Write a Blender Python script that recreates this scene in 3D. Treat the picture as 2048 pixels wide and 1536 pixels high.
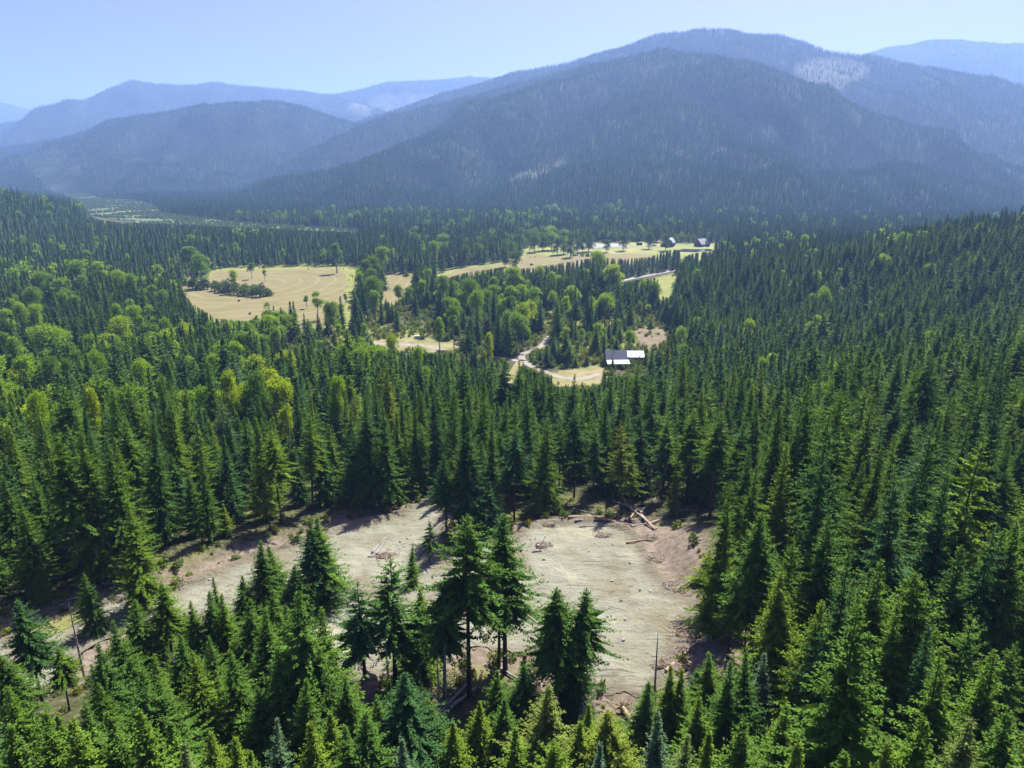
import bpy, bmesh, math, random
import numpy as np
from mathutils import Vector, Matrix
from mathutils.geometry import delaunay_2d_cdt

# ---------------------------------------------------------------- camera, sky, sun, exposure ----
SC = bpy.context.scene
COL = SC.collection
for o in list(bpy.data.objects):
    bpy.data.objects.remove(o)
cam_data = bpy.data.cameras.new('camera')
cam_data.sensor_width = 36.0
cam_data.lens = 1422.0 / 2048.0 * 36.0
cam_data.clip_start = 0.5
cam_data.clip_end = 60000
cam = bpy.data.objects.new('camera', cam_data)
COL.objects.link(cam)
cam.location = (0, 0, 118.0)
cam.rotation_euler = (math.radians(90 - 17.1), 0, 0)
SC.camera = cam

SUN_AZ, SUN_EL = math.radians(27.0), math.radians(54.0)      # clockwise from the view axis, above the horizon
world = bpy.data.worlds.new('World')
SC.world = world
world.use_nodes = True
wn = world.node_tree.nodes; wl = world.node_tree.links
wn.clear()
sky = wn.new('ShaderNodeTexSky')
sky.sky_type = 'NISHITA'
sky.sun_disc = False
sky.sun_elevation = SUN_EL
sky.sun_rotation = SUN_AZ
sky.altitude = 800
sky.air_density = 0.6
sky.dust_density = 6.0
sky.ozone_density = 3.0
bg = wn.new('ShaderNodeBackground')
bg.inputs['Strength'].default_value = 0.052
wo = wn.new('ShaderNodeOutputWorld')
cast = wn.new('ShaderNodeMix'); cast.data_type = 'RGBA'; cast.blend_type = 'MULTIPLY'; cast.inputs['Factor'].default_value = 1.0
cast.inputs[7].default_value = (.74, .60, 1.25, 1)          # the camera's cool white balance
wl.new(sky.outputs[0], cast.inputs[6]); wl.new(cast.outputs[2], bg.inputs['Color'])
wl.new(bg.outputs[0], wo.inputs['Surface'])

sun_data = bpy.data.lights.new('sun', 'SUN')
sun_data.energy = 5.0
sun_data.angle = math.radians(0.5)
sun_data.color = (1.0, 0.95, 0.86)
sun = bpy.data.objects.new('sun', sun_data)
COL.objects.link(sun)
to_sun = Vector((math.sin(SUN_AZ) * math.cos(SUN_EL), math.cos(SUN_AZ) * math.cos(SUN_EL), math.sin(SUN_EL)))
sun.rotation_euler = to_sun.to_track_quat('Z', 'Y').to_euler()
sun.location = (0, 0, 900)

SC.view_settings.view_transform = 'Standard'
SC.view_settings.look = 'None'
SC.view_settings.exposure = 1.6
SC.view_settings.gamma = 1.0
SC.view_settings.use_curve_mapping = False
SC.cycles.max_bounces = 6
SC.cycles.diffuse_bounces = 1
SC.cycles.glossy_bounces = 2
SC.cycles.transmission_bounces = 3
SC.cycles.transparent_max_bounces = 4
SC.cycles.volume_bounces = 1
SC.cycles.sample_clamp_indirect = 4.0
SC.cycles.use_denoising = True

HAZE = 0.88e-4
RNG = np.random.RandomState(7)
rnd = random.Random(7)
# ------------------------------------------------------- places in metres, projected from image pixels or seeded at random ----
GRAVEL_CLEARING = [(-85.65, 93.35), (-84.64, 99.66), (-83.28, 105.05), (-81.02, 108.3), (-75.97, 113.46), (-68.5, 116.98), (-63.6, 120.82), (-58.88, 126.0), (-55.13, 132.36), (-50.1, 136.38), (-43.15, 142.73), (-35.6, 149.62), (-27.13, 155.47), (-21.81, 161.59), (-17.6, 163.47), (-14.22, 153.17), (-14.58, 141.34), (-12.75, 135.4), (-6.92, 136.94), (0.66, 139.24), (2.38, 144.74), (6.46, 147.47), (14.69, 149.16), (22.58, 147.24), (26.56, 142.1), (28.42, 135.27), (28.31, 129.07), (28.52, 120.12), (29.36, 113.11), (32.29, 110.21), (32.92, 105.81), (30.41, 101.03), (28.31, 95.87), (24.72, 90.53), (22.53, 85.63), (21.33, 81.68), (18.62, 82.09), (15.37, 83.75), (11.83, 83.86), (7.11, 87.91), (1.25, 93.27), (-5.05, 94.85), (-9.69, 93.63), (-15.59, 91.15), (-21.01, 87.54), (-24.63, 84.12), (-29.67, 92.25), (-39.76, 104.32), (-47.36, 106.23), (-54.45, 106.49), (-59.88, 105.03), (-65.19, 102.03), (-67.67, 96.2), (-66.02, 88.28), (-69.71, 84.85), (-77.19, 82.27)]
POLYGONS = {
    'HAYFIELD': [(-342.6, 708.9), (-320.4, 727.5), (-335.7, 778.4), (-339.3, 828.2), (-307.4, 836.4), (-274.8, 844.8), (-240.4, 849.0), (-214.7, 853.3), (-198.9, 836.4), (-184.5, 793.1), (-167.7, 724.4), (-153.0, 645.3), (-144.4, 581.2), (-146.1, 529.8), (-187.7, 517.8), (-233.2, 547.8), (-282.3, 620.9)],
    'HAYGRASS': [(-343.2, 694.1), (-355.2, 730.7), (-329.8, 743.8), (-345.1, 793.1), (-347.5, 849.0), (-281.5, 866.4), (-203.7, 870.9), (-179.7, 849.0), (-162.5, 764.2), (-140.2, 645.3), (-121.3, 538.7), (-140.5, 508.0), (-183.3, 504.8), (-229.8, 529.8), (-286.9, 616.3)],
    'HAYFIELD2': [(-142.4, 778.4), (-135.1, 804.5), (-121.5, 808.3), (-104.6, 800.6), (-100.7, 743.8), (-101.4, 685.5), (-100.4, 616.3), (-111.4, 616.3), (-129.7, 700.0)],
    'FARMGRASS': [(-93.6, 764.2), (-57.0, 866.4), (-12.1, 913.1), (10.9, 975.9), (20.8, 1067.1), (39.7, 1122.8), (100.7, 1152.8), (197.9, 1160.6), (249.4, 1176.4), (326.2, 1130.2), (308.5, 1016.5), (257.5, 884.5), (197.6, 893.9), (160.6, 862.0), (101.3, 820.1), (30.7, 778.4), (-12.8, 757.2), (-77.8, 715.0)],
    'FARMHAY': [(-88.5, 757.2), (-55.9, 849.0), (-10.0, 893.9), (14.1, 964.9), (26.6, 1004.6), (57.9, 964.9), (108.5, 998.7), (151.1, 1004.6), (189.9, 987.2), (192.9, 933.2), (163.0, 875.4), (102.3, 828.2), (31.1, 789.3), (-13.0, 771.2), (-78.0, 727.5)],
    'ARENA': [(98.6, 1127.9), (175.6, 1130.2), (179.2, 1083.9), (110.4, 1073.8)],
    'PALEPATCH': [(17.2, 1028.7), (29.7, 1041.2), (55.4, 981.5), (48.0, 970.3), (25.2, 1004.6)],
    'POND': [(239.0, 1047.6), (261.7, 1057.2), (291.9, 1060.5), (288.7, 1034.9), (267.6, 1022.6), (239.1, 1022.6)],
    'GREENFIELD': [(141.4, 737.2), (157.5, 760.7), (188.4, 778.4), (176.8, 715.0), (150.3, 645.3), (129.8, 616.3), (126.5, 645.3)],
    'YARD': [(20.2, 381.7), (25.8, 399.5), (33.3, 410.1), (42.7, 414.5), (52.9, 421.2), (57.0, 410.1), (50.6, 379.8), (34.6, 372.4)],
    'STUMPLAND': [(86.9, 511.2), (96.2, 522.9), (108.9, 526.3), (113.3, 514.5), (111.6, 492.3), (102.8, 471.8), (90.1, 467.7), (84.0, 480.4)],
    'MEADOW': [(-2644.9, 4003.7), (-2482.0, 4003.7), (-2156.5, 3677.0), (-1648.4, 2904.2), (-1440.8, 2646.5), (-1354.3, 2607.9), (-1153.9, 2334.8), (-897.5, 1887.7), (-730.5, 1705.3), (-602.8, 1582.5), (-427.4, 1463.5), (-306.6, 1393.5), (-247.9, 1360.9), (-154.0, 1360.9), (-147.3, 1299.9), (-251.4, 1280.7), (-368.2, 1319.6), (-526.9, 1404.7), (-705.4, 1475.9), (-815.4, 1501.2), (-907.8, 1554.5), (-1118.7, 1908.1), (-1731.3, 2813.0)],
    'GRASSYCUT': [(-99.3, 474.7), (-90.2, 492.3), (-47.1, 486.3), (-34.0, 474.7), (-39.3, 455.5), (-74.2, 456.8)],
}
ROADS = {
    'county_road': ([(-68.1, 581.2), (-50.4, 593.9), (-10.5, 616.3), (27.9, 645.3), (50.1, 666.2), (77.8, 705.9), (105.4, 743.8), (129.2, 771.2), (147.0, 785.6), (166.5, 800.6), (183.1, 812.2), (221.6, 840.6)], 7.0),
    'driveway': ([(-15.8, 442.7), (-6.1, 440.2), (1.9, 434.1), (6.9, 432.9), (11.7, 421.2), (18.3, 410.1), (25.2, 399.5), (32.1, 394.4), (40.7, 393.4), (52.0, 403.7)], 4.5),
    'branch_track': ([(6.9, 432.9), (6.1, 445.2), (8.5, 452.9), (13.3, 458.2), (21.0, 474.7), (27.5, 501.6)], 4.5),
    'grassy_track': ([(5.0, 430.5), (1.8, 412.3), (-1.1, 391.4), (-3.3, 367.9), (-5.0, 354.9)], 5.0),
    'dirt_track': ([(-98.4, 479.0), (-80.6, 476.1), (-63.0, 473.3), (-53.9, 467.7), (-46.4, 460.8)], 5.5),
}
CRESTS = {
    'main': [([(649, 3300, 577), (786, 3250, 551), (921, 3200, 519), (1057, 3100, 455), (1208, 2950, 356), (1345, 2800, 243), (1462, 2650, 152), (1561, 2500, 75), (1661, 2350, -14), (1744, 2250, -77)], 0.5, 60), ([(649, 3300, 577), (510, 3500, 567), (356, 3650, 557), (40, 3800, 491), (-224, 3850, 434), (-414, 3850, 396), (-603, 3800, 350), (-704, 3750, 307), (-798, 3600, 252)], 0.5, 50), ([(568, 3320, 561), (208, 3200, 445), (-37, 3000, 332), (-258, 2800, 229), (-396, 2650, 158), (-511, 2500, 93)], 0.46, 50), ([(649, 3300, 573), (513, 2750, 358), (399, 2250, 158), (346, 2000, 62)], 0.45, 120)],
    'back': [([(-869, 5000, 432), (-548, 5100, 529), (-279, 5100, 604), (-78, 5000, 648), (51, 4900, 675), (236, 4800, 695), (442, 4700, 721), (609, 4600, 757), (879, 4500, 832), (1079, 4500, 850), (1222, 4500, 850), (1354, 4450, 814), (1478, 4400, 811), (1605, 4350, 767), (1730, 4300, 712), (1936, 4200, 675), (2190, 4100, 608), (2430, 4000, 548), (2631, 3900, 495), (3053, 3800, 411)], 0.5, 60), ([(1936, 4200, 675), (1587, 3700, 425), (1455, 3450, 254)], 0.5, 80), ([(2430, 4000, 548), (2228, 3500, 322), (2063, 3100, 160)], 0.5, 80)],
    'lefthill': [([(-3740, 4968, 159), (-3302, 4830, 206), (-2885, 4692, 251), (-2487, 4554, 309), (-2295, 4485, 340), (-2138, 4485, 395), (-1837, 4485, 439), (-1600, 4485, 456), (-1422, 4485, 467), (-1277, 4485, 447), (-1180, 4554, 416), (-1050, 4623, 364), (-858, 4554, 298), (-667, 4278, 224), (-494, 4001, 127)], 0.42, 120), ([(-1422, 4485, 467), (-1421, 3932, 251), (-1478, 3656, 148)], 0.4, 120)],
    'leftback': [([(-5668, 7280, 416), (-4840, 7150, 482), (-4422, 7020, 501), (-3950, 6890, 638), (-3564, 6890, 789), (-3399, 6890, 839), (-3171, 7020, 823), (-2907, 7150, 815), (-2813, 7280, 858), (-2434, 7410, 832), (-2086, 7540, 817), (-1875, 7670, 788), (-1650, 7800, 833), (-1279, 8060, 945), (-873, 8190, 978), (-454, 8320, 1027), (-130, 8320, 1002), (405, 8190, 943)], 0.5, 60), ([(-3399, 6890, 839), (-3389, 6240, 495), (-3441, 5720, 284)], 0.45, 80), ([(-1875, 7670, 788), (-1490, 7020, 674), (-1213, 6500, 572)], 0.45, 80)],
    'farleft': [([(-9130, 11000, 1218), (-8086, 11000, 1084), (-7388, 11000, 984), (-7045, 11000, 896), (-6807, 11000, 815), (-6303, 11000, 596)], 0.4, 150)],
    'farright': [([(2609, 7500, 953), (2987, 7500, 1042), (3457, 7500, 1140), (3736, 7500, 1206), (4066, 7500, 1250), (4455, 7500, 1228), (4928, 7500, 1219), (5911, 7500, 1175)], 0.45, 150)],
}
CUTBLOCKS = {'back': [(1404, 3890), (1514, 4070), (1710, 4240), (1823, 4180), (1892, 4055), (1705, 3790), (1513, 3640), (1457, 3680)], 'leftback': [(-1447, 6580), (-1478, 6955), (-1436, 7730), (-991, 7820), (-723, 7675), (-854, 7485), (-1159, 7530), (-1189, 6235)], 'main': [(-42, 2390), (-23, 2460), (33, 2340), (99, 2410), (171, 2410), (173, 2320), (116, 2270), (61, 2205), (-6, 2175)]}
# x, y, height, kind of crown, tone, width factor, label
FIRS = [
    (-6.1, 83.9, 28.3, 4, 0.3, 1.28, 'tallest fir in the gravel clearing with a long bare black trunk'),
    (-23.9, 69.9, 24, 1, 0.34, 1.34, 'tall dense fir with dark lower boughs below the big blue-green fir'),
    (-1.0, 89.9, 26.8, 3, 0.24, 1.34, 'tall full fir on the near side of the round gravel pad'),
    (30.5, 53.7, 31, 1, 0.34, 1.28, 'massive broad fir, the widest in the stand right of the pad'),
    (-17.3, 87.5, 21.4, 10, 0.2, 1.4, 'tall dark fir with black lower boughs against the gravel'),
    (7.0, 82.3, 19.9, 3, 0.28, 1.4, 'larger of the twin firs standing in front of the round gravel pad'),
    (75.9, 122.5, 24, 8, 0.97, 1.46, 'silver-blue spruce rising from the stand on the right'),
    (-12.0, 67.9, 15, 1, 0.08, 1.59, 'bushy blue-green fir below the gravel beside grey dead poles'),
    (-9.5, 83.3, 19.1, 4, 0.27, 1.22, 'dark green fir left of the long bare black trunk'),
    (-21.6, 87.5, 16.9, 10, 0.1, 1.34, 'dark sparse fir standing against the gravel, leftmost of the tall row'),
    (-2.0, 90.9, 18.7, 4, 0.06, 1.22, 'blue-green fir in front of the tall full fir by the pad'),
    (9.5, 81.7, 19.3, 4, 0.25, 1.1, 'slimmer of the twin firs standing in front of the round gravel pad'),
    (3.8, 64.8, 16, 0, 0.82, 1.52, 'yellowish fir in front of the twin firs below the pad'),
    (-63.6, 79.4, 17.1, 3, 0.12, 1.12, 'dark blue-green fir with a bare lower trunk over the gravel road end'),
    (-34.9, 110.0, 17.3, 0, 0.08, 1.4, 'big blue-green fir with a full crown between the two gravel areas'),
    (-13.7, 89.7, 15.5, 0, 0.52, 1.34, 'light green fir between the dark fir and the bare-trunked one'),
    (16.1, 71.0, 12, 9, 0.3, 1.46, 'small dark pointed fir at the bottom of the round gravel pad'),
    (-66.1, 110.3, 21.6, 0, 0.54, 1.07, 'tall light green fir standing at the edge of the gravel road'),
    (-34.1, 112.1, 17.6, 1, 0.42, 1.34, 'tall green fir close behind the big blue-green one'),
    (30.2, 71.8, 14, 9, 0.95, 1.22, 'silvery blue-green young fir right of the pad bank'),
    (8.1, 81.6, 14.4, 0, 0.12, 1.22, 'shorter blue-green fir between the twin firs at the gravel pad'),
    (32.6, 105.4, 12.5, 5, 0.78, 1.59, 'small yellowish fir with a bare stem on the bank of the pad'),
    (1.9, 77.0, 11, 1, 0.2, 1.46, 'small dark fir below the gravel pad near the pair of tall firs'),
    (11.1, 63.9, 13, 6, 0.75, 1.71, 'lush light green fir by the uprooted logs'),
    (26.3, 154.5, 25.1, 5, 0.8, 0.95, 'yellow-green thin fir standing apart above the fallen logs'),
    (-44.5, 93.4, 13, 8, 0.32, 1.22, 'slender spire-topped fir poking above the clump below the road'),
    (-14.4, 139.4, 19.2, 3, 0.12, 1.0, 'blue-green fir at the far end of the gravel road'),
    (-24.9, 60.3, 14, 8, 0.9, 1.22, 'pale blue-green young fir in front of the brushy gap'),
    (-59.2, 78.1, 10.0, 4, 0.42, 0.98, 'round-topped light green fir in front of the gravel road end'),
    (-70.8, 103.6, 11.7, 1, 0.3, 0.98, 'dense bushy fir on the bank beside the strip of pale grass'),
    (38.5, 48.3, 22, 6, 0.84, 1.22, 'yellowish ragged fir in the bottom right corner of the forest'),
    (16.9, 56.9, 16, 8, 0.85, 1.46, 'pale blue-green fir by the bottom edge below the pad'),
    (-19.2, 118.1, 8.8, 8, 0.47, 1.22, 'small pale fir on the mound between the gravel areas'),
    (-16.7, 127.7, 9.7, 10, 0.27, 0.98, 'thin sparse pine on the ridge between the gravel areas'),
    (81.5, 417.0, 11.0, 0, 0.3, 1.1, 'dense fir at the right corner of the white workshop roof'),
    (76.5, 414.0, 9.5, 8, 0.35, 1.1, 'pointed fir in front of the white workshop roof'),
    (60.5, 411.5, 8.5, 0, 0.2, 1.1, 'small dark fir standing in front of the slate cabin roof'),
    (60.8, 87.6, 33, 10, 0.59, 1.12, 'tall fresh green sparse fir in woods at the bottom right'),
    (45.7, 67.9, 26, 3, 0.42, 1.22, 'medium mid green bare-trunked fir in woods at the bottom right, second from left'),
    (49.8, 81.8, 31.4, 5, 0.09, 1.1, 'tall dark blue-green bare-trunked fir in woods at the bottom right'),
    (42.5, 71.8, 26, 0, 0.42, 1.22, 'medium mid green dense fir in woods at the bottom right, second from left'),
    (61.5, 77.3, 25, 1, 0.37, 1.22, 'medium mid green dense fir in woods at the bottom right, sixth from left'),
    (53.7, 75.6, 24, 1, 0.27, 1.22, 'medium dark green dense fir in woods at the bottom right, second from left'),
    (60.1, 78.3, 24, 0, 0.32, 1.22, 'medium dark green dense fir in woods at the bottom right, third from left'),
    (36.4, 67.9, 29.3, 2, 0.15, 0.91, 'tall dark blue-green dense fir in woods at the bottom right, first from left'),
    (56.4, 84.1, 28.7, 1, 0.09, 1.02, 'tall dark blue-green dense fir in woods at the bottom right, second from left'),
    (44.9, 93.2, 30.0, 9, 0.14, 1.05, 'tall dark blue-green spire-shaped fir in woods at the bottom right'),
    (36.2, 73.1, 22, 6, 0.58, 1.22, 'medium fresh green cedar in woods at the bottom right'),
    (42.5, 85.9, 24, 1, 0.32, 1.22, 'medium dark green dense fir in woods at the bottom right, first from left'),
    (49.0, 103.3, 31.2, 5, 0.19, 1.04, 'tall dark green bare-trunked fir just right of the gravel pad'),
    (41.1, 74.9, 22, 2, 0.37, 1.22, 'medium mid green dense fir in woods at the bottom right, first from left'),
    (41.4, 65.6, 24.1, 2, 0.44, 1.07, 'medium mid green dense fir in woods at the bottom right, third from left'),
    (34.2, 77.7, 22, 6, 0.6, 1.22, 'medium yellow-green cedar in woods at the bottom right'),
    (36.0, 90.6, 24, 3, 0.32, 1.22, 'medium dark green bare-trunked fir in woods at the bottom right, first from left'),
    (53.7, 121.8, 33, 2, 0.19, 1.07, 'tall dark green dense fir just right of the gravel pad, second from left'),
    (72.0, 113.9, 29.4, 8, 0.34, 1.13, 'tall mid green spire-shaped fir in the stand at right edge, second from left'),
    (80.1, 109.1, 33, 2, 0.09, 0.94, 'tall dark blue-green dense fir in the stand at right edge, third from left'),
    (50.1, 65.8, 22.9, 10, 0.34, 1.02, 'medium mid green sparse fir in woods at the bottom right'),
    (-27.0, 73.2, 20, 2, 0.27, 1.22, 'medium dark green dense fir in woods below the gravel road'),
    (57.4, 75.8, 25.8, 5, 0.09, 0.92, 'medium dark blue-green bare-trunked fir in woods at the bottom right'),
    (53.2, 110.3, 32.3, 1, 0.34, 0.94, 'tall mid green dense fir just right of the gravel pad, fourth from left'),
    (-22.6, 74.0, 20, 0, 0.42, 1.22, 'medium mid green dense fir in woods below the gravel road'),
    (66.2, 105.4, 30.7, 5, 0.24, 0.96, 'tall dark green bare-trunked fir in the stand at right edge, second from left'),
    (60.8, 97.2, 24.4, 5, 0.09, 1.14, 'medium dark blue-green bare-trunked fir in the stand at right edge, second from left'),
    (46.1, 79.1, 21.5, 9, 0.09, 1.14, 'medium dark blue-green spire-shaped fir in woods at the bottom right, first from left'),
    (43.4, 62.1, 23.1, 9, 0.09, 1.08, 'medium dark blue-green spire-shaped fir in woods at the bottom right, second from left'),
    (-78.1, 119.9, 29.9, 6, 0.45, 1.06, 'tall mid green cedar at the left edge behind the road, first from left'),
    (-80.4, 116.9, 29.6, 3, 0.4, 1.05, 'tall mid green bare-trunked fir at the left edge behind the road'),
    (55.0, 126.0, 33, 10, 0.39, 0.96, 'tall mid green sparse fir just right of the gravel pad'),
    (67.3, 128.8, 32.3, 2, 0.44, 1.0, 'tall mid green dense fir in the stand at right edge, first from left'),
    (45.0, 109.0, 24.3, 9, 0.59, 1.15, 'medium fresh green spire-shaped fir just right of the gravel pad'),
    (67.9, 138.8, 30.9, 4, 0.44, 1.1, 'tall mid green bare-trunked fir just right of the gravel pad, fourth from left'),
    (90.6, 132.2, 32.6, 2, 0.29, 0.98, 'tall dark green dense fir in the stand at right edge, second from left'),
    (50.2, 126.3, 27.6, 7, 0.34, 1.12, 'tall mid green cedar just right of the gravel pad, second from left'),
    (-9.4, 140.6, 31.9, 7, 0.05, 1.07, 'tall dark blue-green cedar behind the gap between gravel areas, second from left'),
    (45.1, 56.0, 24, 0, 0.42, 1.22, 'medium mid green dense fir in woods at the bottom right, fifth from left'),
    (-26.2, 67.8, 17, 1, 0.3, 1.22, 'short dark green dense fir in woods below the gravel road, seventh from left'),
    (67.2, 154.7, 33, 9, 0.14, 1.08, 'tall dark blue-green spire-shaped fir just right of the gravel pad'),
    (-22.3, 70.0, 17, 1, 0.27, 1.22, 'short dark green dense fir in woods below the gravel road, ninth from left'),
    (57.0, 93.0, 20.4, 0, 0.49, 1.14, 'medium fresh green dense fir in woods at the bottom right'),
    (54.3, 64.6, 18.4, 5, 0.34, 1.08, 'medium mid green bare-trunked fir in woods at the bottom right, third from left'),
    (81.2, 129.0, 27.1, 3, 0.09, 1.08, 'tall dark blue-green bare-trunked fir in the stand at right edge'),
    (-38.6, 64.0, 17, 0, 0.42, 1.22, 'short mid green dense fir below the gravel road end, second from left'),
    (37.0, 83.3, 23.5, 5, 0.45, 0.91, 'medium mid green bare-trunked fir in woods at the bottom right, first from left'),
    (92.3, 170.7, 33, 9, 0.44, 1.11, 'tall mid green spire-shaped fir in the stand at right edge, first from left'),
    (48.8, 117.1, 28.5, 9, 0.19, 0.92, 'tall dark green spire-shaped fir just right of the gravel pad'),
    (40.5, 54.7, 24, 0, 0.42, 1.22, 'medium mid green dense fir in woods at the bottom right, fourth from left'),
    (64.9, 157.8, 29.9, 1, 0.34, 1.13, 'tall mid green dense fir just right of the gravel pad, second from left'),
    (32.2, 96.8, 27, 0, 0.47, 0.85, 'tall fresh green dense fir just right of the gravel pad, first from left'),
    (-111.6, 169.9, 33.0, 4, 0.4, 1.1, 'tall mid green bare-trunked fir in the stand behind the road, first from left'),
    (-77.3, 127.2, 26.4, 6, 0.5, 1.08, 'tall fresh green cedar at the left edge behind the road'),
    (4.4, 168.7, 32.2, 9, 0.25, 1.11, 'tall dark green spire-shaped fir behind the gap between gravel areas, second from left'),
    (81.4, 120.5, 26.6, 8, 0.19, 0.99, 'tall dark green spire-shaped fir in the stand at right edge'),
    (-94.3, 159.1, 32.6, 7, 0.45, 1.02, 'tall mid green cedar in the stand behind the road, fourth from left'),
    (23.9, 65.5, 17, 2, 0.27, 1.22, 'short dark green dense fir in woods at the bottom right, first from left'),
    (-47.7, 70.1, 15, 0, 0.25, 1.22, 'short dark green dense fir below the gravel road end, first from left'),
    (-79.1, 154.4, 28.8, 7, 0.6, 1.12, 'tall yellow-green cedar in the stand behind the road, first from left'),
    (59.8, 108.1, 25.4, 7, 0.44, 0.93, 'medium mid green cedar in the stand at right edge'),
    (-74.6, 121.4, 27.4, 6, 0.35, 0.96, 'tall mid green cedar at the left edge behind the road, second from left'),
    (-31.9, 77.6, 16, 0, 0.3, 1.22, 'short dark green dense fir in woods below the gravel road, sixth from left'),
    (-32.5, 70.7, 15, 0, 0.32, 1.22, 'short dark green dense fir in woods below the gravel road, fourth from left'),
    (82.6, 140.7, 27.8, 1, 0.29, 1.04, 'tall dark green dense fir in the stand at right edge, first from left'),
    (-78.8, 135.2, 27.9, 4, 0.4, 1.02, 'tall mid green bare-trunked fir in the stand behind the road, second from left'),
    (106.5, 147.3, 30.7, 0, 0.09, 0.96, 'tall dark blue-green dense fir in the stand at right edge, second from left'),
    (52.0, 141.1, 28.6, 0, 0.29, 1.01, 'tall dark green dense fir just right of the gravel pad, first from left'),
    (-86.0, 135.0, 25.6, 6, 0.25, 1.11, 'medium dark green cedar in the stand behind the road'),
    (47.4, 165.1, 29.4, 6, 0.49, 1.13, 'tall fresh green cedar behind the round gravel pad, second from left'),
    (-4.6, 145.9, 28.2, 9, 0.25, 1.07, 'tall dark green spire-shaped fir behind the gap between gravel areas, first from left'),
    (-98.0, 190.5, 33.0, 2, 0.25, 1.15, 'tall dark green dense fir in the stand behind the road'),
    (81.1, 161.3, 31.6, 1, 0.24, 1.02, 'tall dark green dense fir just right of the gravel pad, fifth from left'),
    (68.3, 89.6, 18.5, 6, 0.19, 1.11, 'medium dark green cedar in woods at the bottom right'),
    (87.7, 117.7, 23.5, 6, 0.49, 1.04, 'medium fresh green cedar in the stand at right edge'),
    (-73.4, 133.6, 27.9, 7, 0.25, 0.98, 'tall dark green cedar in the stand behind the road, second from left'),
    (-122.1, 160.2, 28.2, 10, 0.25, 1.14, 'tall dark green sparse fir in the stand behind the road'),
    (84.7, 162.6, 28.0, 10, 0.49, 1.13, 'tall fresh green sparse fir in the stand at right edge'),
    (37.4, 177.1, 31.8, 5, 0.3, 1.07, 'tall dark green bare-trunked fir behind the round gravel pad, first from left'),
    (112.6, 148.5, 29.9, 1, 0.59, 0.95, 'tall fresh green dense fir in the stand at right edge, third from left'),
    (-102.9, 185.3, 31.0, 6, 0.5, 1.15, 'tall fresh green cedar in the stand behind the road, third from left'),
    (117.6, 173.9, 32.5, 6, 0.29, 1.0, 'tall dark green cedar in the stand at right edge, second from left'),
    (-49.4, 77.1, 15, 2, 0.3, 1.22, 'short dark green dense fir below the gravel road end, second from left'),
    (-38.0, 60.0, 18, 1, 0.27, 1.22, 'medium dark green dense fir below the gravel road end, second from left'),
    (39.8, 111.3, 24.1, 0, 0.25, 0.94, 'medium dark green dense fir just right of the gravel pad, first from left'),
    (-10.1, 144.9, 25.0, 3, 0.55, 1.14, 'medium fresh green bare-trunked fir behind the gap between gravel areas'),
    (39.1, 105.8, 23.6, 1, 0.45, 0.92, 'medium mid green dense fir just right of the gravel pad, first from left'),
    (19.0, 69.8, 14, 2, 0.42, 1.22, 'short mid green dense fir in woods below the gravel clearing, second from left'),
    (-98.8, 148.4, 25.4, 5, 0.45, 1.14, 'medium mid green bare-trunked fir in the stand behind the road'),
    (103.7, 152.3, 28.5, 5, 0.44, 1.0, 'tall mid green bare-trunked fir in the stand at right edge'),
    (-99.6, 141.2, 26.1, 2, 0.45, 1.06, 'tall mid green dense fir in the stand behind the road, first from left'),
    (98.8, 163.8, 33, 4, 0.19, 0.92, 'tall dark green bare-trunked fir in the stand at right edge, first from left'),
    (83.8, 112.5, 23.3, 1, 0.24, 0.96, 'medium dark green dense fir in the stand at right edge, second from left'),
    (27.1, 68.2, 16.8, 1, 0.2, 0.98, 'short dark green dense fir in woods at the bottom right, second from left'),
    (-34.5, 158.9, 27.7, 1, 0.25, 1.07, 'tall dark green dense fir behind the gap between gravel areas, first from left'),
    (-112.1, 147.9, 25.7, 6, 0.45, 1.1, 'medium mid green cedar in the stand behind the road, first from left'),
    (-23.2, 64.9, 16, 2, 0.32, 1.22, 'short dark green dense fir in woods below the gravel road, eighth from left'),
    (-35.5, 192.3, 33, 6, 0.75, 1.05, 'tall yellow-green cedar behind the gap between gravel areas'),
    (-85.3, 167.2, 32.9, 7, 0.3, 0.93, 'tall dark green cedar in the stand behind the road, third from left'),
    (-19.3, 68.5, 14, 0, 0.3, 1.22, 'short dark green dense fir in woods below the gravel road, tenth from left'),
    (96.2, 123.4, 22.0, 1, 0.19, 1.06, 'medium dark green dense fir in the stand at right edge, fourth from left'),
    (-36.6, 83.6, 15, 1, 0.37, 1.22, 'short mid green dense fir left of the gravel clearing, third from left'),
    (55.7, 168.7, 27.1, 6, 0.09, 1.13, 'tall dark blue-green cedar just right of the gravel pad, first from left'),
    (64.2, 189.5, 30.2, 6, 0.14, 1.12, 'tall dark blue-green cedar just right of the gravel pad, second from left'),
    (-29.9, 159.6, 27.2, 2, 0.3, 1.07, 'tall dark green dense fir behind the gap between gravel areas, second from left'),
    (-39.7, 84.4, 15, 2, 0.42, 1.22, 'short mid green dense fir left of the gravel clearing, second from left'),
    (-42.0, 84.8, 15, 1, 0.25, 1.22, 'short dark green dense fir left of the gravel clearing, first from left'),
    (53.9, 90.0, 18.8, 3, 0.19, 0.97, 'medium dark green bare-trunked fir in woods at the bottom right, second from left'),
    (70.6, 121.4, 24.7, 8, 0.49, 0.92, 'medium fresh green spire-shaped fir in the stand at right edge'),
    (-109.2, 143.0, 26.1, 7, 0.55, 1.01, 'tall fresh green cedar in the stand behind the road, first from left'),
    (44.8, 145.4, 26.5, 4, 0.37, 1.0, 'tall mid green bare-trunked fir just right of the gravel pad, first from left'),
    (78.1, 97.9, 17.8, 5, 0.39, 1.08, 'medium mid green bare-trunked fir in the stand at right edge, third from left'),
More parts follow.
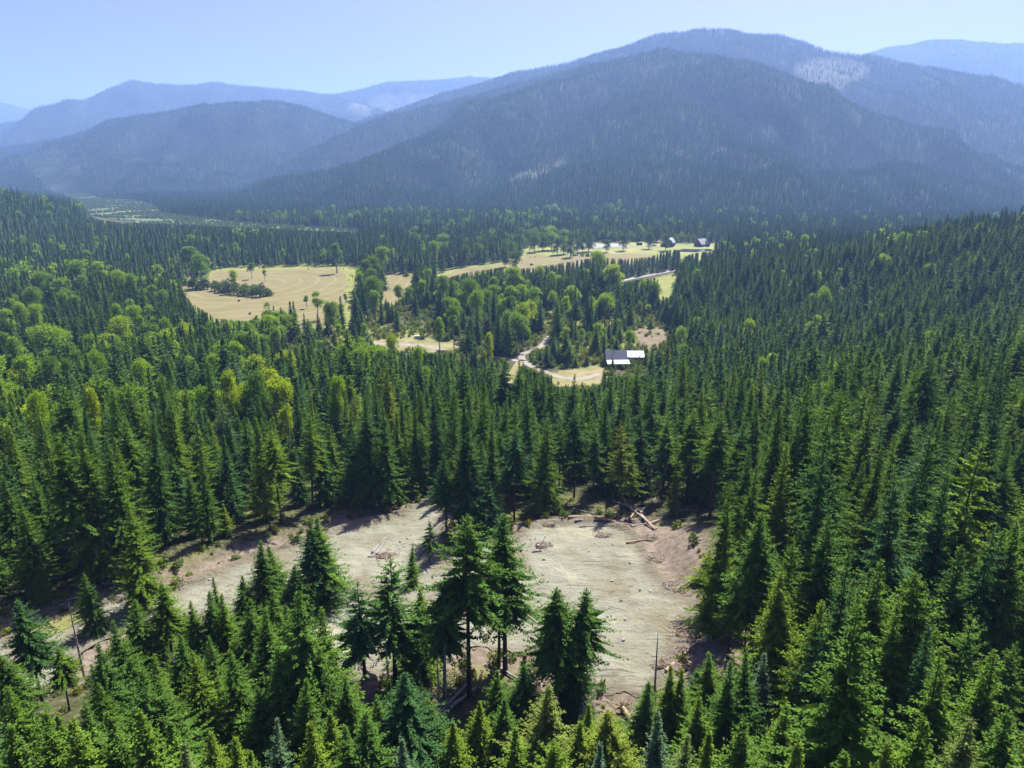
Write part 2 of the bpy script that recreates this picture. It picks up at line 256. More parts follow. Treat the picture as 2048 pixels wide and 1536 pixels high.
    (-35.5, 67.8, 15.6, 1, 0.55, 0.99, 'short fresh green dense fir in woods below the gravel road'),
    (91.5, 139.6, 27.7, 2, 0.34, 0.9, 'tall mid green dense fir in the stand at right edge, second from left'),
    (-115.0, 164.2, 26.0, 7, 0.35, 1.14, 'tall mid green cedar in the stand behind the road, third from left'),
    (-48.2, 155.5, 26.1, 5, 0.55, 1.07, 'tall fresh green bare-trunked fir in the stand behind the road'),
    (-98.5, 162.0, 26.2, 10, 0.05, 1.11, 'tall dark blue-green sparse fir in the stand behind the road'),
    (-42.2, 105.5, 15.0, 0, 0.3, 1.4, 'short dark green dense fir left of the gravel clearing, second from left'),
    (68.0, 144.7, 23.6, 10, 0.44, 1.1, 'medium mid green sparse fir just right of the gravel pad, second from left'),
    (-94.0, 145.8, 29.0, 2, 0.1, 0.9, 'tall dark blue-green dense fir in the stand behind the road, first from left'),
    (19.6, 70.5, 13, 2, 0.42, 1.22, 'short mid green dense fir in woods below the gravel clearing, third from left'),
    (-96.5, 122.6, 20.1, 6, 0.35, 1.14, 'medium mid green cedar at the left edge behind the road, first from left'),
    (101.6, 203.2, 33, 3, 0.34, 1.03, 'tall mid green bare-trunked fir just right of the gravel pad, sixth from left'),
    (-36.1, 61.6, 16, 1, 0.3, 1.22, 'short dark green dense fir in woods below the gravel road, first from left'),
    (88.9, 178.2, 32.3, 0, 0.29, 0.94, 'tall dark green dense fir just right of the gravel pad, fourth from left'),
    (-60.9, 72.1, 13, 3, 0.32, 1.22, 'short dark green bare-trunked fir below the gravel road end'),
    (104.6, 139.0, 22.2, 2, 0.24, 1.1, 'medium dark green dense fir in the stand at right edge, third from left'),
    (50.7, 149.5, 24.1, 3, 0.29, 1.1, 'medium dark green bare-trunked fir just right of the gravel pad'),
    (-53.6, 178.7, 27.2, 9, 0.4, 1.14, 'tall mid green spire-shaped fir in the stand behind the road'),
    (-105.3, 134.8, 21.3, 0, 0.05, 1.15, 'medium dark blue-green dense fir at the left edge behind the road'),
    (29.4, 181.2, 28.4, 0, 0.25, 1.09, 'tall dark green dense fir behind the round gravel pad, second from left'),
    (-7.8, 166.6, 29.2, 5, 0.35, 0.98, 'tall mid green bare-trunked fir behind the gap between gravel areas'),
    (-119.3, 157.4, 24.1, 0, 0.55, 1.14, 'medium fresh green dense fir in the stand behind the road, first from left'),
    (-14.7, 173.6, 28.8, 7, 0.35, 1.02, 'tall mid green cedar behind the gap between gravel areas, second from left'),
    (71.9, 142.1, 26.5, 7, 0.14, 0.93, 'tall dark blue-green cedar just right of the gravel pad, third from left'),
    (-43.5, 83.4, 14, 0, 0.42, 1.22, 'short mid green dense fir left of the gravel clearing, first from left'),
    (15.6, 194.1, 30.4, 0, 0.05, 1.06, 'tall dark blue-green dense fir behind the round gravel pad, first from left'),
    (-37.4, 75.1, 13, 2, 0.3, 1.22, 'short dark green dense fir in woods below the gravel road, third from left'),
    (-41.5, 75.3, 13, 1, 0.27, 1.22, 'short dark green dense fir in woods below the gravel road, second from left'),
    (25.2, 73.9, 13, 0, 0.42, 1.22, 'short mid green dense fir in woods at the bottom right'),
    (98.1, 205.8, 30.6, 1, 0.29, 1.09, 'tall dark green dense fir just right of the gravel pad, third from left'),
    (-33.2, 165.8, 28.6, 1, 0.05, 0.98, 'tall dark blue-green dense fir behind the gap between gravel areas'),
    (-20.8, 219.6, 31.4, 8, 0.15, 1.14, 'tall dark blue-green spire-shaped fir behind the gap between gravel areas, first from left'),
    (54.8, 218.2, 33, 7, 0.59, 1.07, 'tall fresh green cedar behind the round gravel pad, first from left'),
    (-93.4, 140.0, 22.6, 2, 0.2, 1.08, 'medium dark green dense fir in the stand behind the road, second from left'),
    (60.4, 131.4, 24.4, 7, 0.19, 0.92, 'medium dark green cedar just right of the gravel pad'),
    (90.3, 186.7, 33, 4, 0.34, 0.91, 'tall mid green bare-trunked fir just right of the gravel pad, fifth from left'),
    (-74.6, 162.0, 25.7, 2, 0.1, 1.06, 'medium dark blue-green dense fir in the stand behind the road'),
    (3.2, 231.5, 32.5, 0, 0.45, 1.14, 'tall mid green dense fir behind the gap between gravel areas'),
    (-86.3, 148.1, 27.4, 5, 0.25, 0.91, 'tall dark green bare-trunked fir in the stand behind the road'),
    (-46.6, 54.6, 20, 0, 0.42, 1.22, 'medium mid green dense fir below the gravel road end'),
    (-57.2, 150.4, 25.6, 7, 0.55, 0.99, 'medium fresh green cedar in the stand behind the road, second from left'),
    (108.0, 174.0, 24.6, 5, 0.59, 1.14, 'medium fresh green bare-trunked fir in the stand at right edge, first from left'),
    (-28.3, 66.3, 13, 1, 0.27, 1.22, 'short dark green dense fir in woods below the gravel road, fifth from left'),
    (-116.5, 182.6, 28.3, 6, 0.55, 1.06, 'tall fresh green cedar in the stand behind the road, second from left'),
    (-49.9, 87.9, 14, 3, 0.47, 1.22, 'short fresh green bare-trunked fir below the gravel road end'),
    (-99.7, 197.6, 29.9, 2, 0.45, 1.07, 'tall mid green dense fir in the stand behind the road, second from left'),
    (7.2, 156.5, 25.1, 0, 0.45, 1.04, 'medium mid green dense fir behind the round gravel pad, first from left'),
    (11.3, 194.0, 30.3, 0, 0.3, 1.02, 'tall dark green dense fir behind the round gravel pad, first from left'),
    (76.4, 209.9, 29.4, 1, 0.59, 1.13, 'tall fresh green dense fir just right of the gravel pad, second from left'),
    (-123.4, 185.0, 31.7, 9, 0.15, 0.94, 'tall dark blue-green spire-shaped fir in the stand behind the road'),
    (-90.1, 153.9, 23.4, 4, 0.15, 1.09, 'medium dark blue-green bare-trunked fir in the stand behind the road'),
    (-112.7, 160.9, 26.8, 6, 0.4, 0.99, 'tall mid green cedar in the stand behind the road, second from left'),
    (71.6, 102.0, 18.7, 5, 0.24, 0.96, 'medium dark green bare-trunked fir in the stand at right edge, second from left'),
    (-63.6, 167.6, 28.5, 7, 0.3, 0.95, 'tall dark green cedar in the stand behind the road, fourth from left'),
    (106.7, 188.9, 29.1, 6, 0.19, 1.01, 'tall dark green cedar in the stand at right edge, first from left'),
    (125.1, 176.4, 28.7, 0, 0.09, 0.95, 'tall dark blue-green dense fir in the stand at right edge, first from left'),
    (76.6, 138.0, 22.2, 9, 0.09, 1.02, 'medium dark blue-green spire-shaped fir in the stand at right edge, first from left'),
    (57.1, 140.9, 22.2, 0, 0.14, 1.04, 'medium dark blue-green dense fir just right of the gravel pad, first from left'),
    (-72.4, 152.6, 24.0, 1, 0.55, 1.04, 'medium fresh green dense fir in the stand behind the road, second from left'),
    (115.0, 194.1, 26.3, 6, 0.59, 1.14, 'tall fresh green cedar in the stand at right edge'),
    (62.2, 117.6, 20.2, 0, 0.39, 0.99, 'medium mid green dense fir just right of the gravel pad, second from left'),
    (-19.6, 173.8, 27.0, 7, 0.1, 1.03, 'tall dark blue-green cedar behind the gap between gravel areas, first from left'),
    (42.8, 159.2, 25.5, 4, 0.42, 1.0, 'medium mid green bare-trunked fir behind the round gravel pad'),
    (-52.7, 146.3, 23.1, 4, 0.55, 1.03, 'medium fresh green bare-trunked fir in the stand behind the road'),
    (34.1, 87.6, 16.6, 4, 0.37, 0.98, 'short mid green bare-trunked fir in woods at the bottom right'),
    (0.5, 151.7, 24.5, 4, 0.08, 1.0, 'medium dark blue-green bare-trunked fir behind the gap between gravel areas'),
    (-112.7, 182.5, 25.0, 8, 0.4, 1.15, 'medium mid green spire-shaped fir in the stand behind the road, first from left'),
    (102.6, 174.1, 26.3, 1, 0.59, 1.02, 'tall fresh green dense fir in the stand at right edge, first from left'),
    (63.7, 136.8, 21.2, 2, 0.09, 1.04, 'medium dark blue-green dense fir just right of the gravel pad, second from left'),
    (83.7, 179.7, 26.1, 2, 0.59, 1.06, 'tall fresh green dense fir just right of the gravel pad, third from left'),
    (-92.7, 189.0, 29.3, 7, 0.6, 1.0, 'tall yellow-green cedar in the stand behind the road, second from left'),
    (-52.9, 85.2, 13, 1, 0.37, 1.22, 'short mid green dense fir below the gravel road end, first from left'),
    (-81.3, 174.6, 28.7, 0, 0.05, 0.94, 'tall dark blue-green dense fir in the stand behind the road, second from left'),
    (108.8, 178.8, 25.9, 0, 0.24, 1.04, 'medium dark green dense fir in the stand at right edge, first from left'),
    (-92.9, 209.9, 33, 7, 0.4, 0.95, 'tall mid green cedar in the stand behind the road, fifth from left'),
    (64.1, 179.9, 27.6, 7, 0.44, 0.99, 'tall mid green cedar just right of the gravel pad, first from left'),
    (-77.9, 179.4, 26.5, 5, 0.89, 1.04, 'tall pale blue-green bare-trunked fir in the stand behind the road'),
    (-68.9, 162.6, 24.2, 7, 0.1, 1.05, 'medium dark blue-green cedar in the stand behind the road'),
    (10.2, 210.6, 28.6, 5, 0.05, 1.1, 'tall dark blue-green bare-trunked fir behind the round gravel pad'),
    (48.2, 154.5, 23.6, 4, 0.59, 1.02, 'medium fresh green bare-trunked fir just right of the gravel pad'),
    (-64.1, 135.0, 21.4, 9, 0.35, 1.01, 'medium mid green spire-shaped fir in the stand behind the road, second from left'),
    (92.3, 162.9, 22.8, 3, 0.14, 1.09, 'medium dark blue-green bare-trunked fir in the stand at right edge, first from left'),
    (-41.7, 170.6, 23.2, 1, 0.3, 1.13, 'medium dark green dense fir left of the gravel clearing'),
    (-101.3, 170.4, 28.7, 6, 0.2, 0.91, 'tall dark green cedar in the stand behind the road, first from left'),
    (119.4, 160.0, 24.5, 10, 0.39, 0.97, 'medium mid green sparse fir in the stand at right edge, second from left'),
    (57.8, 123.2, 18.3, 1, 0.24, 1.08, 'medium dark green dense fir just right of the gravel pad, third from left'),
    (81.7, 171.9, 28.3, 4, 0.34, 0.91, 'tall mid green bare-trunked fir just right of the gravel pad, third from left'),
    (-39.4, 180.5, 28.2, 5, 0.05, 0.96, 'tall dark blue-green bare-trunked fir behind the gap between gravel areas, first from left'),
    (75.0, 177.8, 26.1, 2, 0.34, 1.02, 'tall mid green dense fir just right of the gravel pad, third from left'),
    (47.9, 202.6, 26.6, 2, 0.59, 1.13, 'tall fresh green dense fir behind the round gravel pad, second from left'),
    (-106.4, 165.7, 27.8, 7, 0.05, 0.91, 'tall dark blue-green cedar in the stand behind the road'),
    (-14.6, 165.2, 25.2, 9, 0.3, 0.99, 'medium dark green spire-shaped fir behind the gap between gravel areas'),
    (131.9, 181.3, 28.5, 0, 0.49, 0.92, 'tall fresh green dense fir in the stand at right edge, second from left'),
    (33.2, 166.1, 25.2, 5, 0.1, 1.0, 'medium dark blue-green bare-trunked fir behind the round gravel pad, third from left'),
    (87.3, 168.5, 24.1, 0, 0.09, 1.05, 'medium dark blue-green dense fir in the stand at right edge'),
    (44.8, 180.0, 26.7, 5, 0.29, 1.0, 'tall dark green bare-trunked fir behind the round gravel pad, second from left'),
    (-45.6, 66.3, 11.9, 7, 0.4, 1.09, 'short mid green cedar below the gravel road end'),
    (-59.9, 164.6, 22.2, 2, 0.55, 1.13, 'medium fresh green dense fir in the stand behind the road, third from left'),
    (-41.0, 108.1, 13.5, 1, 0.37, 1.34, 'short mid green dense fir left of the gravel clearing, fourth from left'),
    (40.9, 219.4, 33, 0, 0.49, 0.95, 'tall fresh green dense fir behind the round gravel pad, first from left'),
    (112.6, 168.1, 24.2, 10, 0.29, 1.01, 'medium dark green sparse fir in the stand at right edge'),
    (66.5, 123.0, 19.8, 3, 0.24, 0.97, 'medium dark green bare-trunked fir in the stand at right edge, first from left'),
    (67.6, 210.2, 30.8, 7, 0.59, 0.97, 'tall fresh green cedar just right of the gravel pad'),
    (74.7, 165.6, 26.2, 3, 0.39, 0.93, 'tall mid green bare-trunked fir just right of the gravel pad, second from left'),
    (-8.0, 193.7, 28.4, 7, 0.35, 0.98, 'tall mid green cedar behind the gap between gravel areas, third from left'),
    (47.5, 213.5, 27.4, 0, 0.14, 1.12, 'tall dark blue-green dense fir behind the round gravel pad, second from left'),
    (-95.6, 130.9, 18.9, 2, 0.3, 1.08, 'medium dark green dense fir at the left edge behind the road, first from left'),
    (16.1, 167.8, 24.7, 4, 0.15, 1.0, 'medium dark blue-green bare-trunked fir behind the round gravel pad, second from left'),
    (57.7, 103.6, 18.0, 1, 0.49, 0.92, 'medium fresh green dense fir in the stand at right edge, first from left'),
    (90.0, 153.4, 20.1, 10, 0.39, 1.12, 'medium mid green sparse fir in the stand at right edge, first from left'),
    (93.9, 204.0, 25.2, 5, 0.14, 1.14, 'medium dark blue-green bare-trunked fir just right of the gravel pad'),
    (57.7, 149.2, 20.2, 1, 0.24, 1.1, 'medium dark green dense fir just right of the gravel pad, second from left'),
    (20.2, 63.3, 15, 0, 0.42, 1.22, 'short mid green dense fir in woods below the gravel clearing, fourth from left'),
    (-15.5, 68.9, 11, 0, 0.37, 1.22, 'short mid green dense fir in woods below the gravel clearing, first from left'),
    (0.8, 184.0, 23.9, 5, 0.4, 1.11, 'medium mid green bare-trunked fir behind the gap between gravel areas'),
    (8.5, 165.8, 24.2, 5, 0.15, 1.0, 'medium dark blue-green bare-trunked fir behind the round gravel pad, first from left'),
    (-39.6, 216.3, 29.3, 7, 0.35, 1.04, 'tall mid green cedar behind the gap between gravel areas, first from left'),
    (-87.6, 114.3, 18.7, 6, 0.45, 0.97, 'medium mid green cedar at the left edge behind the road, second from left'),
    (61.6, 212.7, 29.9, 2, 0.59, 1.0, 'tall fresh green dense fir behind the round gravel pad, third from left'),
    (-29.7, 178.3, 25.8, 7, 0.4, 0.99, 'medium mid green cedar behind the gap between gravel areas, first from left'),
    (99.3, 139.2, 20.2, 3, 0.44, 1.01, 'medium mid green bare-trunked fir in the stand at right edge, first from left'),
    (106.1, 163.0, 22.3, 5, 0.49, 1.03, 'medium fresh green bare-trunked fir in the stand at right edge, second from left'),
    (-2.8, 230.7, 33, 4, 0.05, 0.96, 'tall dark blue-green bare-trunked fir behind the gap between gravel areas, second from left'),
    (24.8, 178.6, 24.3, 2, 0.4, 1.05, 'medium mid green dense fir behind the round gravel pad, third from left'),
    (19.4, 184.5, 25.0, 2, 0.35, 1.05, 'medium mid green dense fir behind the round gravel pad, second from left'),
    (45.4, 191.6, 28.3, 2, 0.19, 0.95, 'tall dark green dense fir behind the round gravel pad, third from left'),
    (98.0, 171.2, 22.1, 8, 0.14, 1.08, 'medium dark blue-green spire-shaped fir in the stand at right edge, second from left'),
    (-1.9, 178.3, 25.1, 1, 0.25, 1.0, 'medium dark green dense fir behind the gap between gravel areas'),
    (109.9, 157.6, 23.4, 0, 0.49, 0.94, 'medium fresh green dense fir in the stand at right edge, second from left'),
    (-114.8, 193.4, 26.4, 8, 0.55, 1.03, 'tall fresh green spire-shaped fir in the stand behind the road'),
    (-129.0, 189.3, 24.2, 0, 0.3, 1.1, 'medium dark green dense fir in the stand behind the road, first from left'),
    (64.1, 195.3, 29.4, 8, 0.44, 0.91, 'tall mid green spire-shaped fir just right of the gravel pad'),
    (-88.4, 123.9, 18.2, 1, 0.3, 1.03, 'medium dark green dense fir at the left edge behind the road, second from left'),
    (-134.6, 183.5, 28.5, 7, 0.45, 0.9, 'tall mid green cedar in the stand behind the road, first from left'),
    (59.6, 223.8, 30.9, 5, 0.29, 0.98, 'tall dark green bare-trunked fir behind the round gravel pad, third from left'),
    (24.5, 173.9, 25.9, 7, 0.25, 0.94, 'medium dark green cedar behind the round gravel pad'),
    (60.1, 179.3, 23.0, 9, 0.14, 1.08, 'medium dark blue-green spire-shaped fir just right of the gravel pad'),
    (4.1, 200.7, 27.7, 9, 0.05, 0.99, 'tall dark blue-green spire-shaped fir behind the gap between gravel areas, second from left'),
    (82.1, 210.3, 27.3, 1, 0.34, 1.04, 'tall mid green dense fir just right of the gravel pad, first from left'),
    (82.8, 133.0, 20.5, 2, 0.78, 0.93, 'medium yellow-green dense fir in the stand at right edge'),
    (-120.7, 169.1, 23.1, 6, 0.45, 1.03, 'medium mid green cedar in the stand behind the road, second from left'),
    (-46.3, 199.0, 26.1, 2, 0.78, 1.04, 'tall yellow-green dense fir behind the gap between gravel areas'),
    (66.3, 174.8, 23.8, 10, 0.44, 1.01, 'medium mid green sparse fir just right of the gravel pad, first from left'),
    (-57.2, 216.6, 25.6, 0, 0.05, 1.13, 'medium dark blue-green dense fir left of the gravel clearing'),
    (59.5, 200.2, 26.1, 10, 0.39, 1.02, 'tall mid green sparse fir behind the round gravel pad'),
    (49.0, 74.1, 12.4, 2, 0.49, 1.01, 'short fresh green dense fir in woods at the bottom right, second from left'),
    (89.7, 122.1, 17.6, 3, 0.44, 0.99, 'medium mid green bare-trunked fir in the stand at right edge, second from left'),
    (-74.9, 166.2, 22.7, 7, 0.55, 1.01, 'medium fresh green cedar in the stand behind the road, first from left'),
    (-27.5, 200.3, 25.0, 7, 0.45, 1.07, 'medium mid green cedar behind the gap between gravel areas, second from left'),
    (27.2, 58.4, 17, 0, 0.47, 1.22, 'short fresh green dense fir in woods at the bottom right, first from left'),
    (-39.8, 55.3, 18, 1, 0.3, 1.22, 'medium dark green dense fir below the gravel road end, first from left'),
    (88.4, 114.1, 16.5, 4, 0.49, 1.0, 'short fresh green bare-trunked fir in the stand at right edge'),
]
FILL_FIRS = [
    (56.0, 137.1, 20.4, 7, 0.49, 0.93), (-1.1, 160.8, 22.0, 5, 0.32, 1.0), (-8.1, 203.2, 26.3, 7, 0.3, 1.01), (-96.2, 186.9, 26.4, 2, 0.45, 0.94), (-67.5, 155.3, 20.0, 6, 0.15, 1.06),
    (-8.0, 174.4, 24.6, 9, 0.3, 0.94), (-77.5, 169.3, 24.7, 7, 0.4, 0.92), (121.8, 196.1, 22.4, 5, 0.34, 1.12), (56.3, 154.6, 20.5, 3, 0.59, 1.02), (-86.2, 159.0, 22.0, 2, 0.05, 0.98),
    (-60.7, 190.6, 26.4, 0, 0.2, 0.94), (20.9, 167.6, 22.3, 5, 0.25, 1.0), (-28.6, 166.1, 23.2, 6, 0.4, 0.95), (129.1, 191.2, 26.3, 7, 0.44, 0.92), (-86.9, 183.1, 25.3, 10, 0.2, 0.95),
    (-45.0, 163.8, 20.5, 6, 0.55, 1.06), (3.0, 209.7, 23.8, 2, 0.35, 1.14), (42.9, 183.6, 21.7, 10, 0.34, 1.1), (41.4, 79.7, 13.1, 0, 0.19, 0.96), (-37.7, 197.9, 24.0, 2, 0.1, 1.06),
    (-32.3, 207.1, 25.1, 10, 0.4, 1.05), (-90.0, 174.3, 24.4, 7, 0.45, 0.92), (-89.7, 133.6, 18.8, 7, 0.3, 0.96), (-135.9, 179.9, 21.6, 10, 0.55, 1.08), (-48.0, 208.4, 23.9, 4, 0.45, 1.1),
    (-41.8, 194.4, 23.7, 9, 0.45, 1.04), (90.9, 201.1, 22.7, 8, 0.34, 1.1), (-46.9, 56.9, 16, 1, 0.27, 1.22), (-30.5, 86.2, 13.2, 7, 0.2, 1.0), (76.9, 142.5, 18.1, 1, 0.14, 1.02),
    (-77.1, 187.7, 21.6, 7, 0.25, 1.1), (30.0, 173.4, 22.0, 5, 0.32, 1.0), (38.9, 167.0, 21.3, 4, 0.42, 1.0), (21.2, 189.1, 26.1, 1, 0.45, 0.9), (-79.0, 150.3, 17.4, 5, 0.3, 1.12),
    (123.3, 161.6, 21.3, 10, 0.29, 0.94), (-68.9, 172.5, 22.2, 5, 0.15, 0.98), (-1.9, 76.7, 10, 2, 0.37, 1.22), (-38.6, 161.0, 19.6, 0, 0.05, 1.04), (-24.6, 169.5, 23.3, 7, 0.25, 0.91),
    (-66.2, 212.4, 23.5, 7, 0.4, 1.11), (66.6, 112.7, 14.1, 2, 0.09, 1.08), (-101.4, 159.1, 19.4, 1, 0.3, 1.05), (117.6, 186.8, 24.6, 1, 0.24, 0.91), (-50.7, 167.3, 22.6, 5, 0.3, 0.93),
    (-64.2, 179.8, 21.2, 9, 0.55, 1.06), (-68.1, 197.8, 22.7, 0, 0.3, 1.07), (-77.5, 143.0, 16.9, 1, 0.35, 1.1), (12.3, 169.7, 21.2, 5, 0.3, 1.0), (85.6, 146.0, 18.2, 7, 0.19, 1.01),
    (56.2, 183.0, 22.7, 8, 0.44, 0.99), (19.5, 200.6, 24.6, 10, 0.55, 0.98), (53.6, 176.4, 20.4, 2, 0.09, 1.06), (-11.9, 158.5, 20.8, 2, 0.45, 0.95), (29.2, 193.6, 21.5, 0, 0.91, 1.09),
    (101.1, 130.1, 15.9, 8, 0.29, 1.04), (-16.5, 193.7, 25.4, 4, 0.35, 0.91), (-105.0, 199.2, 22.4, 9, 0.3, 1.07), (70.2, 206.7, 25.7, 1, 0.19, 0.95), (-3.0, 162.8, 20.0, 4, 0.2, 1.0),
    (40.0, 95.7, 13.1, 5, 0.2, 1.0), (-36.8, 105.8, 10.8, 1, 0.3, 1.34), (-70.3, 178.1, 21.8, 5, 0.4, 0.99), (-29.0, 189.2, 20.3, 6, 0.55, 1.11), (32.3, 89.8, 13.8, 4, 0.37, 0.92),
    (8.4, 231.0, 26.9, 3, 0.45, 1.0), (9.6, 179.5, 21.4, 7, 0.79, 1.01), (5.3, 190.9, 24.2, 2, 0.2, 0.93), (-73.7, 142.2, 18.9, 3, 0.15, 0.94), (-13.5, 225.4, 24.3, 1, 0.55, 1.08),
    (37.3, 223.0, 23.0, 2, 0.1, 1.13), (5.8, 178.1, 23.2, 0, 0.55, 0.92), (3.0, 217.7, 24.8, 0, 0.35, 1.02), (-29.1, 211.1, 26.4, 7, 0.4, 0.93), (-9.8, 70.4, 9, 1, 0.27, 1.22),
    (79.5, 176.4, 19.0, 10, 0.59, 1.1), (-2.3, 193.5, 21.3, 5, 0.25, 1.06), (48.9, 160.6, 18.2, 1, 0.49, 1.06), (60.9, 191.3, 19.9, 2, 0.39, 1.13), (-3.9, 71.0, 9, 6, 0.62, 1.22),
    (-34.2, 53.5, 19, 0, 0.47, 1.22), (-24.2, 213.4, 25.6, 3, 0.4, 0.96), (85.2, 183.9, 21.9, 8, 0.34, 0.98), (-36.6, 73.5, 9, 2, 0.42, 1.22), (52.3, 201.5, 21.1, 2, 0.59, 1.11),
    (-104.9, 177.5, 20.3, 2, 0.4, 1.04), (-108.3, 197.1, 22.9, 6, 0.3, 1.0), (33.1, 226.9, 25.1, 6, 0.35, 1.03), (64.6, 167.4, 21.7, 7, 0.29, 0.91), (-0.9, 72.0, 9, 0, 0.3, 1.22),
    (-115.9, 200.1, 21.8, 8, 0.3, 1.07), (26.6, 225.4, 23.1, 4, 0.2, 1.11), (-105.5, 146.4, 18.3, 3, 0.4, 0.97), (-104.3, 206.6, 21.7, 6, 0.45, 1.09), (-13.6, 213.7, 25.4, 1, 0.45, 0.96),
    (-94.7, 177.0, 21.3, 9, 0.1, 0.97), (48.9, 170.5, 21.4, 2, 0.14, 0.93), (-45.2, 221.2, 26.3, 7, 0.55, 0.95), (68.8, 221.6, 22.2, 2, 0.24, 1.12), (15.2, 225.2, 25.8, 5, 0.2, 0.98),
    (42.8, 172.6, 17.5, 2, 0.14, 1.15), (-55.8, 224.7, 24.6, 7, 0.3, 1.03), (-20.1, 64.4, 12, 6, 0.58, 1.22), (-43.1, 53.8, 18, 2, 0.42, 1.22), (42.6, 50.0, 22, 1, 0.32, 1.22),
    (-82.5, 188.9, 23.9, 2, 0.85, 0.9), (98.8, 186.3, 22.6, 0, 0.44, 0.93), (-114.8, 179.1, 18.6, 0, 0.55, 1.12), (-41.2, 224.4, 25.9, 3, 0.55, 0.97), (128.7, 184.0, 18.7, 3, 0.49, 1.1),
    (-46.2, 159.9, 16.8, 1, 0.25, 1.11), (-7.3, 159.8, 18.7, 3, 0.42, 1.0), (-15.5, 61.6, 14, 1, 0.27, 1.22), (15.3, 61.1, 15, 9, 0.9, 1.22), (33.1, 205.7, 20.6, 9, 0.15, 1.11),
    (-44.4, 203.4, 23.6, 9, 0.35, 0.96), (13.5, 198.6, 20.5, 3, 0.87, 1.08), (61.2, 173.7, 19.4, 1, 0.34, 1.01), (-59.9, 204.3, 22.3, 7, 0.35, 1.02), (45.4, 220.9, 24.3, 4, 0.24, 1.0),
    (-69.6, 205.7, 24.1, 2, 0.91, 0.95), (94.1, 192.8, 20.4, 8, 0.39, 1.04), (122.4, 203.7, 22, 8, 0.82, 1.0), (73.0, 171.9, 17.6, 7, 0.59, 1.1), (59.1, 205.8, 22.7, 7, 0.79, 1.0),
    (-11.3, 183.3, 20.5, 3, 0.1, 0.99), (-7.2, 226.3, 23.2, 1, 0.05, 1.06), (-4.6, 210.1, 21.0, 7, 0.2, 1.1), (27.0, 198.5, 22.3, 0, 0.15, 0.97), (-28.4, 183.5, 21.2, 2, 0.55, 0.96),
    (-111.1, 164.5, 17.5, 7, 0.35, 1.07), (-42.9, 208.9, 23.8, 0, 0.45, 0.95), (-45.4, 58.1, 14, 0, 0.42, 1.22), (103.4, 166.7, 17.6, 1, 0.19, 1.03), (-87.1, 210.1, 20.4, 6, 0.45, 1.11),
    (86.8, 196.5, 23.0, 9, 0.34, 0.91), (-97.0, 137.2, 14.0, 8, 0.4, 1.13), (113.1, 155.1, 15.2, 1, 0.59, 1.11), (-82.6, 214.5, 21.7, 10, 0.05, 1.06), (-85.3, 122.8, 12.8, 3, 0.93, 1.14),
    (16.8, 180.1, 20.9, 5, 0.3, 0.93), (79.5, 114.5, 13.5, 10, 0.39, 0.98), (-30.2, 229.3, 23.7, 9, 0.15, 1.01), (9.4, 71.5, 8.8, 9, 0.55, 1.15), (-11.7, 219.7, 25.1, 0, 0.82, 0.92),
    (-42.4, 60.9, 12.0, 6, 0.5, 1.14), (-37.8, 97.6, 10, 2, 0.37, 1.22), (-1.5, 198.5, 22.5, 9, 0.45, 0.93), (28.2, 154.3, 17.0, 5, 0.52, 1.0), (20.0, 215.8, 24.1, 6, 0.15, 0.93),
    (-28.1, 215.1, 22.8, 9, 0.2, 0.98), (-120.0, 189.6, 17.9, 7, 0.4, 1.13), (10.9, 219.0, 21.7, 1, 0.2, 1.04), (-95.0, 169.2, 15.9, 1, 0.2, 1.14), (-36.9, 53.5, 18, 0, 0.32, 1.22),
    (35.3, 49.7, 22, 1, 0.42, 1.22), (-46.2, 214.4, 20.2, 8, 0.4, 1.1), (-68.8, 191.9, 20.0, 8, 0.1, 1.0), (35.1, 62.0, 12.9, 8, 0.05, 1.09), (125.1, 191.8, 19.7, 2, 0.24, 0.99),
    (13.6, 208.4, 22.9, 6, 0.1, 0.93), (-5.8, 214.4, 20.1, 7, 0.55, 1.09), (-85.1, 196.9, 19.5, 4, 0.3, 1.05), (-19.2, 187.2, 20.0, 0, 0.55, 0.97), (70.9, 138.0, 14.2, 0, 0.39, 1.05),
    (99.7, 147.9, 16.9, 9, 0.19, 0.92), (52.9, 210.0, 21.7, 4, 0.39, 0.98), (-68.8, 138.9, 15.1, 1, 0.3, 0.99), (-53.1, 214.7, 23.0, 6, 0.7, 0.94), (-28.2, 223.3, 24.3, 1, 0.4, 0.92),
    (-114.6, 151.9, 15.2, 7, 0.5, 1.06), (85.2, 125.2, 12.4, 1, 0.24, 1.09), (-35.1, 176.4, 18.8, 5, 0.55, 0.96), (-107.8, 201.9, 21.3, 1, 0.45, 0.95), (33.7, 189.0, 16.7, 5, 0.1, 1.15),
    (-6.8, 155.4, 15.3, 10, 0.05, 1.05), (85.2, 190.4, 20.4, 2, 0.59, 0.92), (42.3, 194.3, 19.3, 4, 0.19, 1.0), (-87.5, 130.3, 13.3, 2, 0.2, 1.05), (117.2, 198.1, 20.9, 1, 0.09, 0.91),
    (-38.6, 50.9, 20, 1, 0.52, 1.22), (-53.1, 160.9, 15.6, 6, 0.2, 1.05), (51.5, 197.2, 20.4, 0, 0.09, 0.95), (104.6, 181.3, 16.0, 1, 0.24, 1.1), (-88.9, 179.5, 16.6, 6, 0.45, 1.08),
    (104.7, 197.4, 19.1, 0, 0.39, 0.99), (28.3, 170.3, 15.5, 0, 0.45, 1.1), (-0.5, 224.4, 21.5, 7, 0.25, 1.01), (-34.1, 220.0, 22.7, 1, 0.1, 0.93), (6.0, 224.4, 21.3, 1, 0.35, 1.01),
